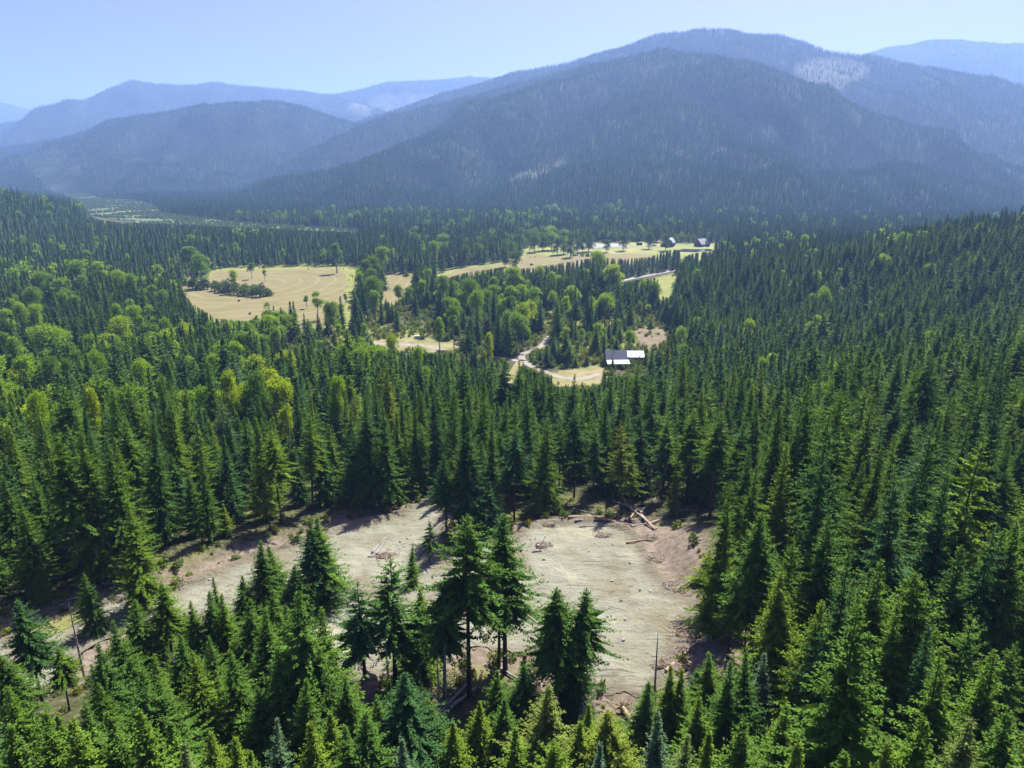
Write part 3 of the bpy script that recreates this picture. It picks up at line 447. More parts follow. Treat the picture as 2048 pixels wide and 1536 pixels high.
    (-44.7, 190.8, 18.0, 2, 0.2, 1.04), (80.4, 156.3, 16.1, 4, 0.29, 0.96), (45.8, 198.0, 19.1, 5, 0.59, 1.0), (-93.7, 201.9, 21.3, 0, 0.05, 0.91), (95.2, 131.0, 14.2, 1, 0.24, 0.93),
    (-5.0, 141.3, 13.4, 1, 0.05, 1.07), (43.9, 212.5, 18.2, 8, 0.49, 1.11), (28.4, 208.8, 18.7, 8, 0.55, 1.05), (56.1, 172.7, 17.2, 3, 0.09, 0.97), (19.2, 229.4, 21.8, 1, 0.35, 0.98),
    (7.6, 64.6, 11, 6, 0.62, 1.22), (-33.5, 56.8, 15, 0, 0.37, 1.22), (-20.9, 60.0, 14, 6, 0.62, 1.22), (-6.8, 66.9, 9, 6, 0.58, 1.22), (22.2, 55.5, 18, 1, 0.37, 1.22),
    (-16.6, 180.2, 18.8, 7, 0.25, 0.91), (-52.5, 74.5, 9.5, 9, 0.96, 0.93), (-127.6, 183.2, 15.7, 3, 0.25, 1.12), (-41.2, 184.1, 17.3, 6, 0.4, 1.0), (-20.8, 191.4, 17.9, 6, 0.2, 1.0),
    (-36.1, 185.0, 16.1, 1, 0.15, 1.08), (77.6, 185.6, 18.0, 0, 0.29, 0.96), (-46.0, 106.2, 8.4, 2, 0.32, 1.34), (-14.8, 74.0, 7.9, 9, 0.45, 1.11), (-24.7, 180.4, 18.0, 4, 0.55, 0.93),
    (99.1, 135.4, 13.0, 4, 0.19, 0.99), (-21.3, 200.7, 20.0, 7, 0.5, 0.91), (24.4, 202.2, 19.7, 8, 0.25, 0.92), (-45.0, 51.9, 18, 0, 0.37, 1.22), (-84.5, 154.9, 12.8, 7, 0.3, 1.13),
    (6.6, 173.4, 17.3, 0, 0.25, 0.91), (-52.0, 192.3, 16.0, 6, 0.25, 1.08), (-76.0, 206.2, 18.8, 7, 0.2, 0.97), (34.1, 170.8, 13.9, 0, 0.1, 1.11), (-63.9, 148.2, 12.3, 7, 0.15, 1.11),
    (-35.7, 89.0, 8.6, 2, 0.55, 1.09), (-40.2, 88.3, 8.1, 2, 0.1, 1.14), (-33.6, 211.8, 18.1, 7, 0.55, 1.0), (-53.8, 141.8, 12.6, 5, 0.55, 1.02), (70.0, 107.1, 10.2, 1, 0.34, 0.99),
    (-17.2, 59.6, 14, 2, 0.32, 1.22), (1.2, 172.3, 13.3, 1, 0.05, 1.12), (-61.6, 186.3, 14.0, 2, 0.05, 1.14), (10.8, 224.5, 19.5, 2, 0.05, 0.95), (78.4, 105.9, 9.1, 8, 0.39, 1.06),
    (0.4, 61.0, 13, 0, 0.52, 1.22), (-92.8, 197.8, 15.9, 1, 0.45, 1.02), (-10.7, 197.4, 17.6, 2, 0.4, 0.91), (-85.0, 143.4, 12.7, 7, 0.2, 0.97), (-78.1, 199.3, 16.4, 7, 0.2, 0.99),
    (38.3, 152.9, 11.9, 9, 0.8, 1.09), (-67.9, 183.9, 14.4, 9, 0.35, 1.04), (108.2, 183.0, 14.5, 3, 0.24, 1.0), (79.6, 203.5, 17.3, 0, 0.19, 0.92), (97.1, 178.7, 12.5, 2, 0.94, 1.12),
    (111.5, 200.2, 13.5, 4, 0.24, 1.14), (44.5, 187.7, 15.5, 2, 0.34, 0.95), (122.1, 184.6, 13.1, 0, 0.14, 1.07), (60.5, 161.2, 12.4, 1, 0.44, 1.03), (45.9, 136.8, 9.9, 1, 0.34, 1.12),
    (24.6, 78.8, 8.0, 2, 0.1, 0.95), (-48.9, 91.3, 7.8, 9, 0.15, 1.07), (64.2, 115.5, 8.9, 0, 0.84, 1.09), (-38.9, 167.8, 11.7, 6, 0.45, 1.13), (-108.3, 153.2, 12.1, 2, 0.05, 1.01),
    (-31.1, 59.5, 12, 6, 0.64, 1.22), (66.2, 215.5, 17.4, 2, 0.39, 0.92), (19.9, 58.1, 15, 6, 0.52, 1.22), (40.3, 207.3, 14.1, 1, 0.29, 1.1), (91.1, 210.8, 14.1, 9, 0.34, 1.1),
    (36.4, 105.9, 8.1, 0, 0.45, 1.11), (-50.3, 60.0, 11.0, 8, 0.45, 1.13), (69.0, 203.6, 13.5, 9, 0.24, 1.09), (-54.5, 65.4, 8.1, 6, 0.55, 0.91), (31.2, 217.7, 15.6, 1, 0.45, 0.99),
    (-26.0, 205.0, 15.3, 6, 0.4, 0.96), (9.2, 201.6, 16.0, 4, 0.05, 0.9), (-87.9, 203.0, 15.6, 9, 0.35, 0.93), (-21.0, 229.2, 14.3, 4, 0.35, 1.11), (-58.8, 210.5, 14.2, 4, 0.3, 1.03),
    (72.8, 196.4, 14.2, 2, 0.14, 0.97), (99.3, 195.5, 12.4, 1, 0.19, 1.09), (3.6, 69.4, 6.6, 1, 0.35, 1.06), (-9.8, 213.7, 13.1, 8, 0.3, 1.12), (-53.1, 91.9, 7.8, 0, 0.35, 0.95),
    (-98.4, 175.0, 11.0, 7, 0.4, 1.12), (-16.8, 202.2, 14.2, 7, 0.05, 0.97), (47.6, 96.8, 6.6, 0, 0.59, 1.11), (119.1, 166.7, 10.0, 2, 0.49, 1.12), (-75.5, 196.7, 12.6, 2, 0.25, 1.05),
    (-89.3, 168.7, 11.7, 1, 0.2, 0.99), (78.0, 195.2, 11.8, 9, 0.24, 1.1), (110.0, 193.1, 11.2, 5, 0.81, 1.13), (9.5, 187.3, 12.7, 5, 0.45, 0.99), (32.5, 200.7, 13.7, 5, 0.45, 0.97),
    (-106.4, 194.0, 12.0, 8, 0.35, 1.07), (-23.6, 80.9, 6.0, 2, 0.25, 1.12), (-28.5, 59.2, 12, 6, 0.62, 1.22), (28.3, 76.8, 6.4, 8, 0.25, 0.97), (-60.8, 153.5, 10.9, 8, 0.2, 0.92),
    (-11.1, 57.9, 14, 8, 0.9, 1.22), (74.6, 161.7, 10.7, 2, 0.14, 0.97), (96.9, 155.9, 9.4, 9, 0.09, 1.05), (-44.9, 52.4, 16, 2, 0.85, 1.22), (-129.4, 176.8, 10.0, 1, 0.2, 1.11),
    (78.5, 191.3, 10.3, 0, 0.14, 1.12), (-16.7, 80.7, 5.7, 9, 0.4, 1.07), (-38.3, 78.9, 5.7, 1, 0.55, 1.02), (20.4, 221.6, 13.9, 3, 0.15, 0.92), (-84.3, 111.0, 6.6, 6, 0.4, 1.11),
    (54.0, 192.4, 11.4, 6, 0.39, 0.97), (28.2, 84.3, 5.7, 8, 0.1, 1.04), (-25.9, 173.5, 9.0, 6, 0.4, 1.11), (24.9, 49.8, 20, 6, 0.52, 1.22), (32.4, 49.3, 20, 6, 0.58, 1.22),
    (86.7, 202.5, 11.8, 10, 0.39, 0.93), (-61.1, 198.7, 10.1, 2, 0.3, 1.08), (-30.6, 53.5, 16, 9, 0.85, 1.22), (-62.2, 138.6, 7.8, 7, 0.75, 1.03), (70.6, 210.8, 9.8, 8, 0.34, 1.15),
    (-61.2, 162.0, 9.0, 9, 0.1, 0.99), (105.9, 134.2, 6.5, 2, 0.34, 1.15), (-13.2, 82.1, 5.5, 2, 0.2, 0.98), (56.4, 160.1, 8.8, 1, 0.88, 0.96), (-63.8, 206.8, 9.7, 8, 0.1, 1.1),
    (-38.1, 207.3, 10.6, 8, 0.05, 0.99), (96.7, 190.2, 10.0, 2, 0.24, 0.95), (-92.1, 185.9, 9.3, 0, 0.2, 1.0), (-17.3, 228.4, 10.9, 8, 0.35, 1.03), (71.4, 193.3, 9.5, 0, 0.59, 1.0),
    (-57.2, 91.6, 5.6, 6, 0.55, 0.95), (8.6, 56.0, 15.4, 8, 0.93, 1.11), (17.5, 74.6, 4.5, 9, 0.3, 1.01), (4.3, 58.1, 13.6, 4, 0.55, 1.07), (20.8, 74.5, 4.1, 0, 0.1, 1.09),
    (118.1, 180.1, 8.3, 0, 0.24, 0.95), (9.9, 77.1, 4.1, 2, 0.2, 1.02), (136.9, 179.5, 7.6, 2, 0.09, 0.95), (-54.9, 99.6, 4.3, 9, 0.2, 0.99), (12.9, 75.6, 4.0, 9, 0.55, 0.9),
    (-46.7, 99.8, 4.4, 9, 0.4, 0.96), (-25.8, 56.3, 13, 2, 0.42, 1.22), (27.0, 46.3, 22, 0, 0.32, 1.22), (-58.4, 99.9, 3.9, 6, 0.6, 0.92), (49.9, 45.8, 22.7, 10, 0.44, 1.05),
    (-141.5, 156.0, 25.0, 3, 0.05, 1.12), (-7.0, 56.0, 9.1, 1, 0.05, 0.91), (66.7, 79.0, 21.3, 9, 0.34, 1.09), (-137.6, 152.3, 17.6, 6, 0.4, 0.98), (-155.1, 169.2, 18.3, 6, 0.3, 0.97),
    (70.1, 77.2, 23.6, 9, 0.39, 1.13), (82.2, 92.4, 29.8, 2, 0.14, 1.01), (131.4, 149.0, 10.0, 2, 0.34, 1.13), (75.9, 93.3, 23.1, 1, 0.49, 0.94), (-115.2, 128.0, 33, 0, 0.55, 0.96),
    (-59.0, 55.7, 6.4, 2, 0.15, 1.14), (-109.3, 117.1, 24.9, 1, 0.25, 1.03), (-144.4, 176.7, 12.3, 6, 0.55, 0.97), (41.3, 45.0, 26.5, 6, 0.49, 1.07), (-103.2, 112.4, 22.5, 7, 0.3, 1.02),
    (136.1, 161.7, 26.3, 9, 0.59, 1.1), (95.3, 110.0, 29.9, 6, 0.29, 0.96), (95.7, 106.0, 23.2, 3, 0.39, 1.13), (130.4, 139.2, 12.9, 2, 0.24, 1.13), (68.5, 82.6, 33, 5, 0.44, 0.94),
    (-131.6, 147.2, 22.4, 3, 0.2, 1.02), (142.7, 174.0, 20.6, 0, 0.24, 0.92), (-100.2, 98.1, 14.7, 4, 0.15, 1.07), (135.0, 152.7, 7.2, 2, 0.09, 0.91), (-149.7, 169.1, 14.2, 6, 0.2, 1.04),
    (-111.3, 133.6, 21.6, 8, 0.2, 0.93), (82.2, 97.0, 19.2, 1, 0.14, 1.0), (-116.9, 142.5, 28.9, 9, 0.3, 1.03), (-94.2, 95.0, 26.9, 6, 0.5, 1.15), (54.5, 54.4, 24.0, 2, 0.19, 0.9),
    (-139.3, 146.5, 24.9, 6, 0.55, 1.05), (126.6, 137.3, 25.2, 7, 0.09, 0.99), (107.7, 120.2, 28.5, 5, 0.09, 0.98), (123.3, 140.3, 20.4, 8, 0.19, 0.94), (62.6, 64.8, 23.3, 2, 0.39, 0.96),
    (-60.8, 64.9, 13.3, 1, 0.2, 1.14), (-99.0, 104.5, 17.0, 2, 0.25, 1.09), (-49.0, 47.9, 14.4, 3, 0.05, 0.98), (-130.8, 151.2, 27.7, 5, 0.55, 0.94), (82.1, 81.7, 21.0, 8, 0.29, 1.13),
    (42.2, 39.6, 23.4, 8, 0.34, 0.96), (75.4, 89.7, 25.4, 6, 0.19, 1.02), (-56.5, 60.5, 13.9, 2, 0.94, 0.96), (-123.9, 154.6, 14.2, 0, 0.15, 1.12), (139.8, 149.1, 26.9, 0, 0.49, 1.02),
    (-141.8, 167.0, 26.3, 2, 0.25, 1.07), (49.9, 52.1, 16.6, 2, 0.24, 1.05), (-108.0, 123.8, 25.2, 6, 0.2, 1.03), (112.3, 126.6, 32.7, 2, 0.39, 0.95), (148.8, 169.4, 22.0, 6, 0.29, 0.92),
    (113.5, 136.3, 24.4, 10, 0.96, 1.09), (127.4, 153.1, 21.8, 1, 0.49, 1.04), (141.0, 164.6, 22.9, 5, 0.19, 1.06), (123.6, 132.6, 10.3, 0, 0.09, 1.0), (-124.4, 134.2, 22.6, 9, 0.93, 0.91),
    (-125.6, 142.7, 26.8, 7, 0.2, 1.14), (123.8, 145.3, 29.9, 6, 0.34, 1.04), (74.7, 73.6, 29.8, 8, 0.49, 1.01), (-93.1, 90.7, 25.2, 2, 0.1, 1.08), (-145.5, 170.1, 21.2, 4, 0.05, 0.98),
    (65.8, 72.9, 9.2, 1, 0.59, 1.12), (134.6, 142.1, 11.1, 10, 0.34, 1.09), (-93.2, 106.5, 13.5, 10, 0.05, 1.06), (156.1, 169.5, 26.5, 6, 0.8, 1.07), (-67.7, 65.3, 8.8, 2, 0.3, 0.95),
    (-87.4, 91.6, 23.2, 8, 0.25, 0.99), (-68.6, 70.5, 7.3, 0, 0.55, 0.99), (130.2, 161.0, 23.4, 6, 0.34, 0.94), (-151.5, 160.5, 26.1, 7, 0.2, 1.0), (-16.0, 52.2, 12.5, 7, 0.3, 0.95),
    (110.1, 140.9, 28.9, 2, 0.59, 0.94), (-136.9, 163.0, 12.3, 10, 0.15, 0.91), (89.0, 95.3, 33, 3, 0.34, 1.01), (-86.9, 87.2, 21.0, 6, 0.55, 1.11), (-125.2, 149.3, 24.9, 6, 0.25, 0.93),
    (99.7, 113.9, 9.4, 1, 0.14, 1.12), (85.1, 102.8, 10.4, 8, 0.49, 1.13), (142.4, 180.9, 19.8, 8, 0.44, 1.11), (-116.0, 136.6, 16.1, 0, 0.3, 1.02), (141.4, 158.7, 25.9, 4, 0.09, 0.94),
    (-119.2, 146.3, 17.2, 7, 0.15, 0.99), (-136.4, 170.4, 19.4, 6, 0.15, 0.91), (48.1, 42.5, 19.5, 1, 0.24, 1.01), (146.9, 159.8, 26.9, 2, 0.96, 1.02), (-104.3, 126.7, 14.5, 3, 0.4, 0.95),
    (117.9, 146.2, 27.5, 7, 0.44, 1.01), (116.2, 131.7, 28.3, 7, 0.59, 0.98), (-144.0, 159.4, 12.5, 7, 0.35, 1.02), (-103.9, 122.3, 13.5, 6, 0.25, 0.91), (-146.1, 156.8, 28.9, 6, 0.6, 0.98),
    (103.4, 105.2, 21.2, 4, 0.09, 0.91), (-75.2, 70.2, 21.9, 0, 0.3, 0.91), (92.6, 101.0, 33, 0, 0.39, 1.14), (106.8, 112.0, 22.4, 4, 0.14, 1.0), (-99.7, 115.2, 10.1, 7, 0.55, 1.12),
    (136.6, 171.5, 27.1, 6, 0.29, 1.02), (-115.1, 116.2, 29.6, 1, 0.05, 1.07), (76.7, 81.8, 18.1, 5, 0.19, 1.11), (-108.5, 109.4, 14.5, 4, 0.2, 0.91), (129.6, 168.7, 27.6, 1, 0.14, 1.11),
    (-128.8, 159.0, 22.7, 5, 0.55, 1.0), (51.9, 57.4, 14.5, 8, 0.09, 1.13), (-134.0, 141.5, 26.4, 6, 0.55, 1.14), (-158.7, 166.5, 24.8, 0, 0.45, 1.11), (79.1, 79.0, 23.0, 2, 0.09, 0.95),
    (121.7, 127.0, 26.8, 4, 0.19, 1.04), (-94.0, 113.9, 10.6, 7, 0.3, 1.12), (104.0, 123.2, 33, 0, 0.95, 0.95), (-67.4, 61.2, 8.8, 8, 0.15, 0.96), (-131.6, 166.7, 22.7, 7, 0.55, 0.98),
    (-100.5, 109.6, 25.6, 3, 0.05, 1.09), (115.7, 141.4, 29.5, 2, 0.09, 1.0),
]
# x, y, height, crown width, tone, label
POPLARS = [
    (-406.0, 664.9, 34.5, 22.3, 0.55, 'broad green poplar in the grove left of the hay field, fourth from left'),
    (-379.1, 654.2, 34.5, 19.3, 0.8, 'broad yellow-green poplar in the grove left of the hay field'),
    (-341.6, 617.9, 31.5, 14.8, 0.75, 'broad bright green poplar in the grove left of the hay field, third from left'),
    (-317.9, 592.2, 32.2, 15.0, 0.5, 'broad green poplar in the grove left of the hay field, fifth from left'),
    (-388.8, 587.9, 34.5, 18.6, 0.5, 'broad green poplar in the grove left of the hay field, second from left'),
    (-360.1, 563.3, 32.5, 15.1, 0.5, 'broad green poplar in the grove left of the hay field, third from left'),
    (-357.7, 526.3, 31.9, 14.9, 0.45, 'broad green poplar in the grove left of the hay field, first from left'),
    (-340.4, 549.3, 21.4, 10.9, 0.45, 'round-crowned green poplar in the grove left of the hay field, first from left'),
    (-305.6, 584.2, 21.0, 10.8, 0.5, 'round-crowned green poplar in the grove left of the hay field, second from left'),
    (-294.6, 579.6, 24.7, 12.3, 0.55, 'round-crowned green poplar in the grove left of the hay field, third from left'),
    (-281.6, 569.5, 22.3, 11.3, 0.45, 'round-crowned green poplar in the grove left of the hay field, fourth from left'),
    (-333.4, 475.4, 29.5, 11.9, 0.8, 'round-crowned yellow-green poplar among the firs at the left edge, first from left'),
    (-321.0, 471.8, 29.5, 12.1, 0.8, 'round-crowned yellow-green poplar among the firs at the left edge, second from left'),
    (-328.7, 454.6, 29.5, 13.7, 0.75, 'broad bright green poplar among the firs at the left edge, first from left'),
    (-227.8, 404.0, 34.5, 16.0, 0.85, 'broad yellow-green poplar among the firs at the left edge'),
    (-265.9, 471.8, 29.5, 10.1, 0.6, 'round-crowned bright green poplar among the firs at the left edge, third from left'),
    (-251.5, 466.5, 29.5, 14.0, 0.7, 'broad bright green poplar among the firs at the left edge, fourth from left'),
    (-241.5, 466.5, 29.5, 12.0, 0.6, 'round-crowned bright green poplar among the firs at the left edge, fifth from left'),
    (-252.9, 377.8, 34.5, 23.2, 0.7, 'broad bright green poplar among the firs at the left edge, third from left'),
    (-264.3, 366.2, 29.5, 11.1, 0.6, 'round-crowned bright green poplar among the firs at the left edge, first from left'),
    (-230.6, 379.5, 29.5, 11.5, 0.5, 'round-crowned green poplar among the firs at the left edge, first from left'),
    (-213.0, 372.8, 29.5, 7.0, 0.8, 'round-crowned yellow-green poplar among the firs at the left edge, fourth from left'),
    (-181.5, 300.0, 29.5, 10.1, 0.55, 'round-crowned green poplar among the firs at the left edge, second from left'),
    (-201.1, 282.0, 29.5, 12.0, 0.7, 'round-crowned bright green poplar among the firs at the left edge, second from left'),
    (-186.2, 275.7, 29.5, 8.9, 0.3, 'round-crowned grey-green poplar among the firs at the left edge, first from left'),
    (-173.4, 266.2, 29.5, 7.0, 0.3, 'round-crowned grey-green poplar among the firs at the left edge, second from left'),
    (-147.2, 271.5, 29.5, 10.9, 0.75, 'round-crowned bright green poplar among the firs at the left edge, fourth from left'),
    (-138.1, 292.8, 29.5, 9.0, 0.75, 'round-crowned bright green poplar among the firs below the hay field, first from left'),
    (-132.1, 304.3, 29.5, 8.0, 0.8, 'round-crowned yellow-green poplar among the firs below the hay field, first from left'),
    (-136.7, 339.9, 29.5, 12.8, 0.7, 'round-crowned bright green poplar among the firs below the hay field, second from left'),
    (-103.1, 313.4, 29.5, 12.8, 0.97, 'round-crowned yellow-green poplar among the firs below the hay field, third from left'),
    (-91.9, 220.5, 29.5, 8.8, 0.9, 'round-crowned yellow-green poplar among the firs below the hay field, second from left'),
    (-84.2, 224.9, 29.5, 10.3, 0.3, 'round-crowned grey-green poplar among the firs below the hay field'),
    (-64.3, 191.5, 29.5, 5.1, 0.9, 'slim yellow-green poplar among the firs below the hay field'),
    (-127.6, 181.1, 29.5, 7.0, 0.8, 'round-crowned yellow-green poplar among the firs at the left edge, third from left'),
    (-119.7, 192.2, 29.5, 5.4, 0.95, 'slim yellow-green poplar among the firs at the left edge'),
    (-55.7, 216.6, 29.5, 7.4, 0.7, 'round-crowned bright green poplar among the firs below the hay field, third from left'),
    (-362.4, 508.4, 26.5, 13.0, 0.7, 'broad bright green poplar among the firs at the left edge, second from left'),
    (-211.2, 425.0, 29.5, 9.2, 0.55, 'round-crowned green poplar among the firs at the left edge, third from left'),
    (-350.4, 778.3, 34.5, 26.4, 0.4, 'broad grey-green poplar around the hay field, first from left'),
    (-310.7, 711.1, 34.5, 17.9, 0.5, 'broad green poplar around the hay field'),
    (-466.4, 786.0, 29.9, 14.2, 0.6, 'broad bright green poplar in the grove left of the hay field, first from left'),
    (-558.3, 969.0, 27.6, 13.4, 0.6, 'broad bright green poplar in the grove left of the hay field, second from left'),
    (-577.1, 933.1, 20.2, 10.4, 0.6, 'round-crowned bright green poplar in the grove left of the hay field'),
    (-677.6, 1064.0, 20.0, 10.3, 0.6, 'round-crowned bright green poplar in the far wood behind the hay field'),
    (-414.0, 1164.8, 18.5, 10.5, 0.8, 'round-crowned yellow-green poplar in the far wood behind the hay field'),
    (-324.5, 965.9, 16.7, 8.7, 0.7, 'round-crowned bright green poplar around the hay field'),
    (-199.9, 814.1, 34.5, 17.0, 0.35, 'broad grey-green poplar around the hay field, second from left'),
    (-140.6, 778.3, 34.5, 20.6, 0.7, 'broad bright green poplar in the tree row between the two hay fields'),
    (-105.2, 859.6, 23.9, 12.0, 0.7, 'round-crowned bright green poplar beside the small hay field'),
    (-91.8, 848.7, 33.2, 15.3, 0.65, 'broad bright green poplar in the middle wood below the farm, first from left'),
    (-88.6, 922.5, 34.5, 25.5, 0.5, 'broad green poplar in the middle wood below the farm, first from left'),
    (-139.7, 1045.5, 34.5, 18.8, 0.5, 'broad green poplar in the far wood behind the hay field'),
    (-97.2, 1045.5, 34.5, 17.3, 0.3, 'broad grey-green poplar in the far wood behind the hay field'),
    (-41.7, 900.2, 34.1, 15.6, 0.3, 'broad grey-green poplar in the middle wood below the farm, second from left'),
    (24.4, 1109.9, 34.5, 19.9, 0.4, 'broad grey-green poplar beside the far farm, second from left'),
    (12.8, 1028.4, 34.5, 17.0, 0.3, 'broad grey-green poplar beside the far farm, first from left'),
    (57.6, 1045.5, 34.5, 26.4, 0.6, 'broad bright green poplar beside the far farm'),
    (71.4, 995.8, 34.5, 20.6, 0.5, 'broad green poplar in the middle wood below the farm, fourth from left'),
    (4.6, 834.2, 32.4, 15.1, 0.15, 'broad dark green poplar in the middle wood below the farm, fourth from left'),
    (-8.4, 863.6, 34.1, 15.6, 0.1, 'broad dark green poplar in the middle wood below the farm, third from left'),
    (-25.1, 931.2, 33.7, 15.5, 0.1, 'broad dark green poplar in the middle wood below the farm, second from left'),
    (-56.7, 871.1, 34.5, 15.7, 0.1, 'broad dark green poplar in the middle wood below the farm, first from left'),
    (-138.8, 678.2, 32.8, 15.2, 0.25, 'broad grey-green poplar in the tree row between the two hay fields, first from left'),
    (-134.5, 691.1, 34.5, 17.4, 0.3, 'broad grey-green poplar in the tree row between the two hay fields, third from left'),
    (-120.3, 608.5, 34.5, 17.1, 0.3, 'broad grey-green poplar in the tree row between the two hay fields, second from left'),
    (-110.0, 560.7, 34.5, 16.6, 0.35, 'broad grey-green poplar in the tree row between the two hay fields, fourth from left'),
    (-107.5, 550.4, 25.2, 12.5, 0.7, 'round-crowned bright green poplar in the tree row between the two hay fields'),
    (-57.3, 586.6, 31.8, 14.9, 0.45, 'broad green poplar in the middle wood below the farm, second from left'),
    (-59.6, 595.1, 23.4, 11.8, 0.85, 'round-crowned yellow-green poplar in the middle wood below the farm, first from left'),
    (-32.6, 550.5, 34.5, 17.9, 0.4, 'broad grey-green poplar in the middle wood below the farm, first from left'),
    (-15.8, 624.9, 24.8, 12.3, 0.6, 'round-crowned bright green poplar in the middle wood below the farm'),
    (0.4, 617.8, 34.5, 20.0, 0.75, 'broad bright green poplar in the middle wood below the farm, fourth from left'),
    (5.2, 620.4, 26.8, 13.1, 0.9, 'broad yellow-green poplar in the middle wood below the farm, first from left'),
    (27.1, 690.7, 25.4, 12.6, 0.9, 'round-crowned yellow-green poplar in the middle wood below the farm, second from left'),
    (37.1, 659.9, 24.1, 12.1, 0.85, 'round-crowned yellow-green poplar in the middle wood below the farm, third from left'),
    (42.5, 642.9, 23.4, 11.8, 0.85, 'round-crowned yellow-green poplar in the middle wood below the farm, fourth from left'),
    (53.1, 679.7, 16.5, 8.6, 0.8, 'round-crowned yellow-green poplar in the middle wood below the farm, fifth from left'),
    (87.7, 732.2, 34.5, 23.5, 0.6, 'broad bright green poplar in the middle wood below the farm, fifth from left'),
    (89.6, 630.6, 34.5, 26.4, 0.9, 'broad yellow-green poplar in the middle wood below the farm, second from left'),
    (-14.0, 551.2, 29.3, 14.0, 0.55, 'broad green poplar in the middle wood below the farm, third from left'),
    (-0.7, 515.1, 34.5, 16.8, 0.6, 'broad bright green poplar in the middle wood below the farm, third from left'),
    (-24.9, 495.9, 34.5, 16.2, 0.6, 'broad bright green poplar in the middle wood below the farm, second from left'),
    (-96.3, 598.5, 21.6, 11.0, 0.5, 'round-crowned green poplar beside the small hay field, first from left'),
    (-87.7, 599.3, 19.7, 10.2, 0.55, 'round-crowned green poplar beside the small hay field, second from left'),
    (-39.2, 466.5, 29.5, 8.7, 0.5, 'round-crowned green poplar in the middle wood below the farm'),
    (-65.1, 374.8, 29.5, 9.2, 0.85, 'round-crowned yellow-green poplar near the dirt tracks in the middle wood, first from left'),
    (-13.0, 384.8, 29.5, 6.7, 0.97, 'round-crowned yellow-green poplar near the dirt tracks in the middle wood, second from left'),
    (-70.3, 319.8, 29.5, 11.2, 0.65, 'round-crowned bright green poplar near the dirt tracks in the middle wood, first from left'),
    (-59.2, 311.5, 29.5, 11.3, 0.65, 'round-crowned bright green poplar near the dirt tracks in the middle wood, second from left'),
    (-45.2, 333.5, 29.5, 8.7, 0.7, 'round-crowned bright green poplar near the dirt tracks in the middle wood, third from left'),
    (-44.7, 428.0, 29.5, 8.0, 0.7, 'round-crowned bright green poplar near the dirt tracks in the middle wood, fourth from left'),
    (307.9, 758.8, 30.8, 11.6, 0.85, 'round-crowned yellow-green poplar among the firs on the right-hand slope, second from left'),
    (288.9, 706.0, 13.6, 7.4, 0.8, 'round-crowned yellow-green poplar among the firs on the right-hand slope, third from left'),
    (335.4, 620.9, 26.9, 12.9, 0.55, 'round-crowned green poplar among the firs on the right-hand slope, second from left'),
    (355.0, 642.6, 22.4, 11.6, 0.5, 'round-crowned green poplar among the firs on the right-hand slope, third from left'),
    (248.3, 578.9, 17.9, 9.0, 0.85, 'round-crowned yellow-green poplar among the firs on the right-hand slope, fifth from left'),
    (271.7, 590.8, 13.4, 6.6, 0.9, 'round-crowned yellow-green poplar among the firs on the right-hand slope, sixth from left'),
    (230.5, 541.4, 13.6, 6.9, 0.85, 'round-crowned yellow-green poplar among the firs on the right-hand slope, fourth from left'),
    (350.9, 563.4, 14.3, 7.1, 0.6, 'round-crowned bright green poplar among the firs on the right-hand slope'),
    (355.5, 554.8, 11.8, 5.8, 0.85, 'slim yellow-green poplar among the firs on the right-hand slope'),
    (231.2, 606.8, 15.3, 7.7, 0.9, 'round-crowned yellow-green poplar among the firs on the right-hand slope, first from left'),
    (356.1, 692.6, 15.8, 8.7, 0.5, 'round-crowned green poplar among the firs on the right-hand slope, first from left'),
    (32.3, 1020.1, 34.5, 18.3, 0.2, 'broad grey-green poplar beside the far farm, third from left'),
    (44.3, 1036.9, 34.5, 20.0, 0.25, 'broad grey-green poplar beside the far farm, fourth from left'),
    (62.7, 988.0, 34.5, 16.4, 0.2, 'broad grey-green poplar in the middle wood below the farm, fifth from left'),
    (78.0, 957.8, 34.5, 15.9, 0.15, 'broad dark green poplar in the middle wood below the farm, fifth from left'),
    (90.2, 989.7, 32.3, 15.1, 0.1, 'broad dark green poplar in the middle wood below the farm, sixth from left'),
    (99.4, 1015.1, 33.5, 15.4, 0.08, 'broad dark green poplar beside the far farm, first from left'),
    (-7.9, 950.6, 34.5, 15.8, 0.2, 'broad grey-green poplar in the middle wood below the farm, third from left'),
    (0.0, 931.2, 33.7, 15.5, 0.3, 'broad grey-green poplar in the middle wood below the farm, fourth from left'),
    (202.1, 1063.1, 34.5, 17.6, 0.08, 'broad dark green poplar beside the far farm, fourth from left'),
    (221.5, 1036.9, 34.5, 15.7, 0.1, 'broad dark green poplar beside the far farm, sixth from left'),
    (134.5, 1018.6, 25.7, 12.7, 0.12, 'round-crowned dark green poplar beside the far farm'),
    (232.2, 1160.9, 34.5, 26.4, 0.05, 'broad dark green poplar beside the far farm, fifth from left'),
    (160.8, 1036.9, 34.5, 17.9, 0.05, 'broad dark green poplar beside the far farm, third from left'),
    (109.2, 1028.4, 34.5, 21.3, 0.05, 'broad dark green poplar beside the far farm, second from left'),
    (-154.1, 555.4, 23.5, 11.8, 0.6, 'round-crowned bright green poplar on the near edge of the hay field, second from left'),
    (-125.7, 479.0, 29.5, 9.6, 0.6, 'round-crowned bright green poplar on the near edge of the hay field, third from left'),
    (-176.8, 605.1, 11.5, 6.0, 0.55, 'slim green poplar on the near edge of the hay field, first from left'),
    (-166.0, 475.4, 29.5, 8.8, 0.2, 'round-crowned grey-green poplar on the near edge of the hay field'),
    (-143.9, 425.0, 29.5, 7.9, 0.75, 'round-crowned bright green poplar on the near edge of the hay field, first from left'),
    (-122.3, 479.0, 29.5, 10.2, 0.65, 'round-crowned bright green poplar on the near edge of the hay field, fourth from left'),
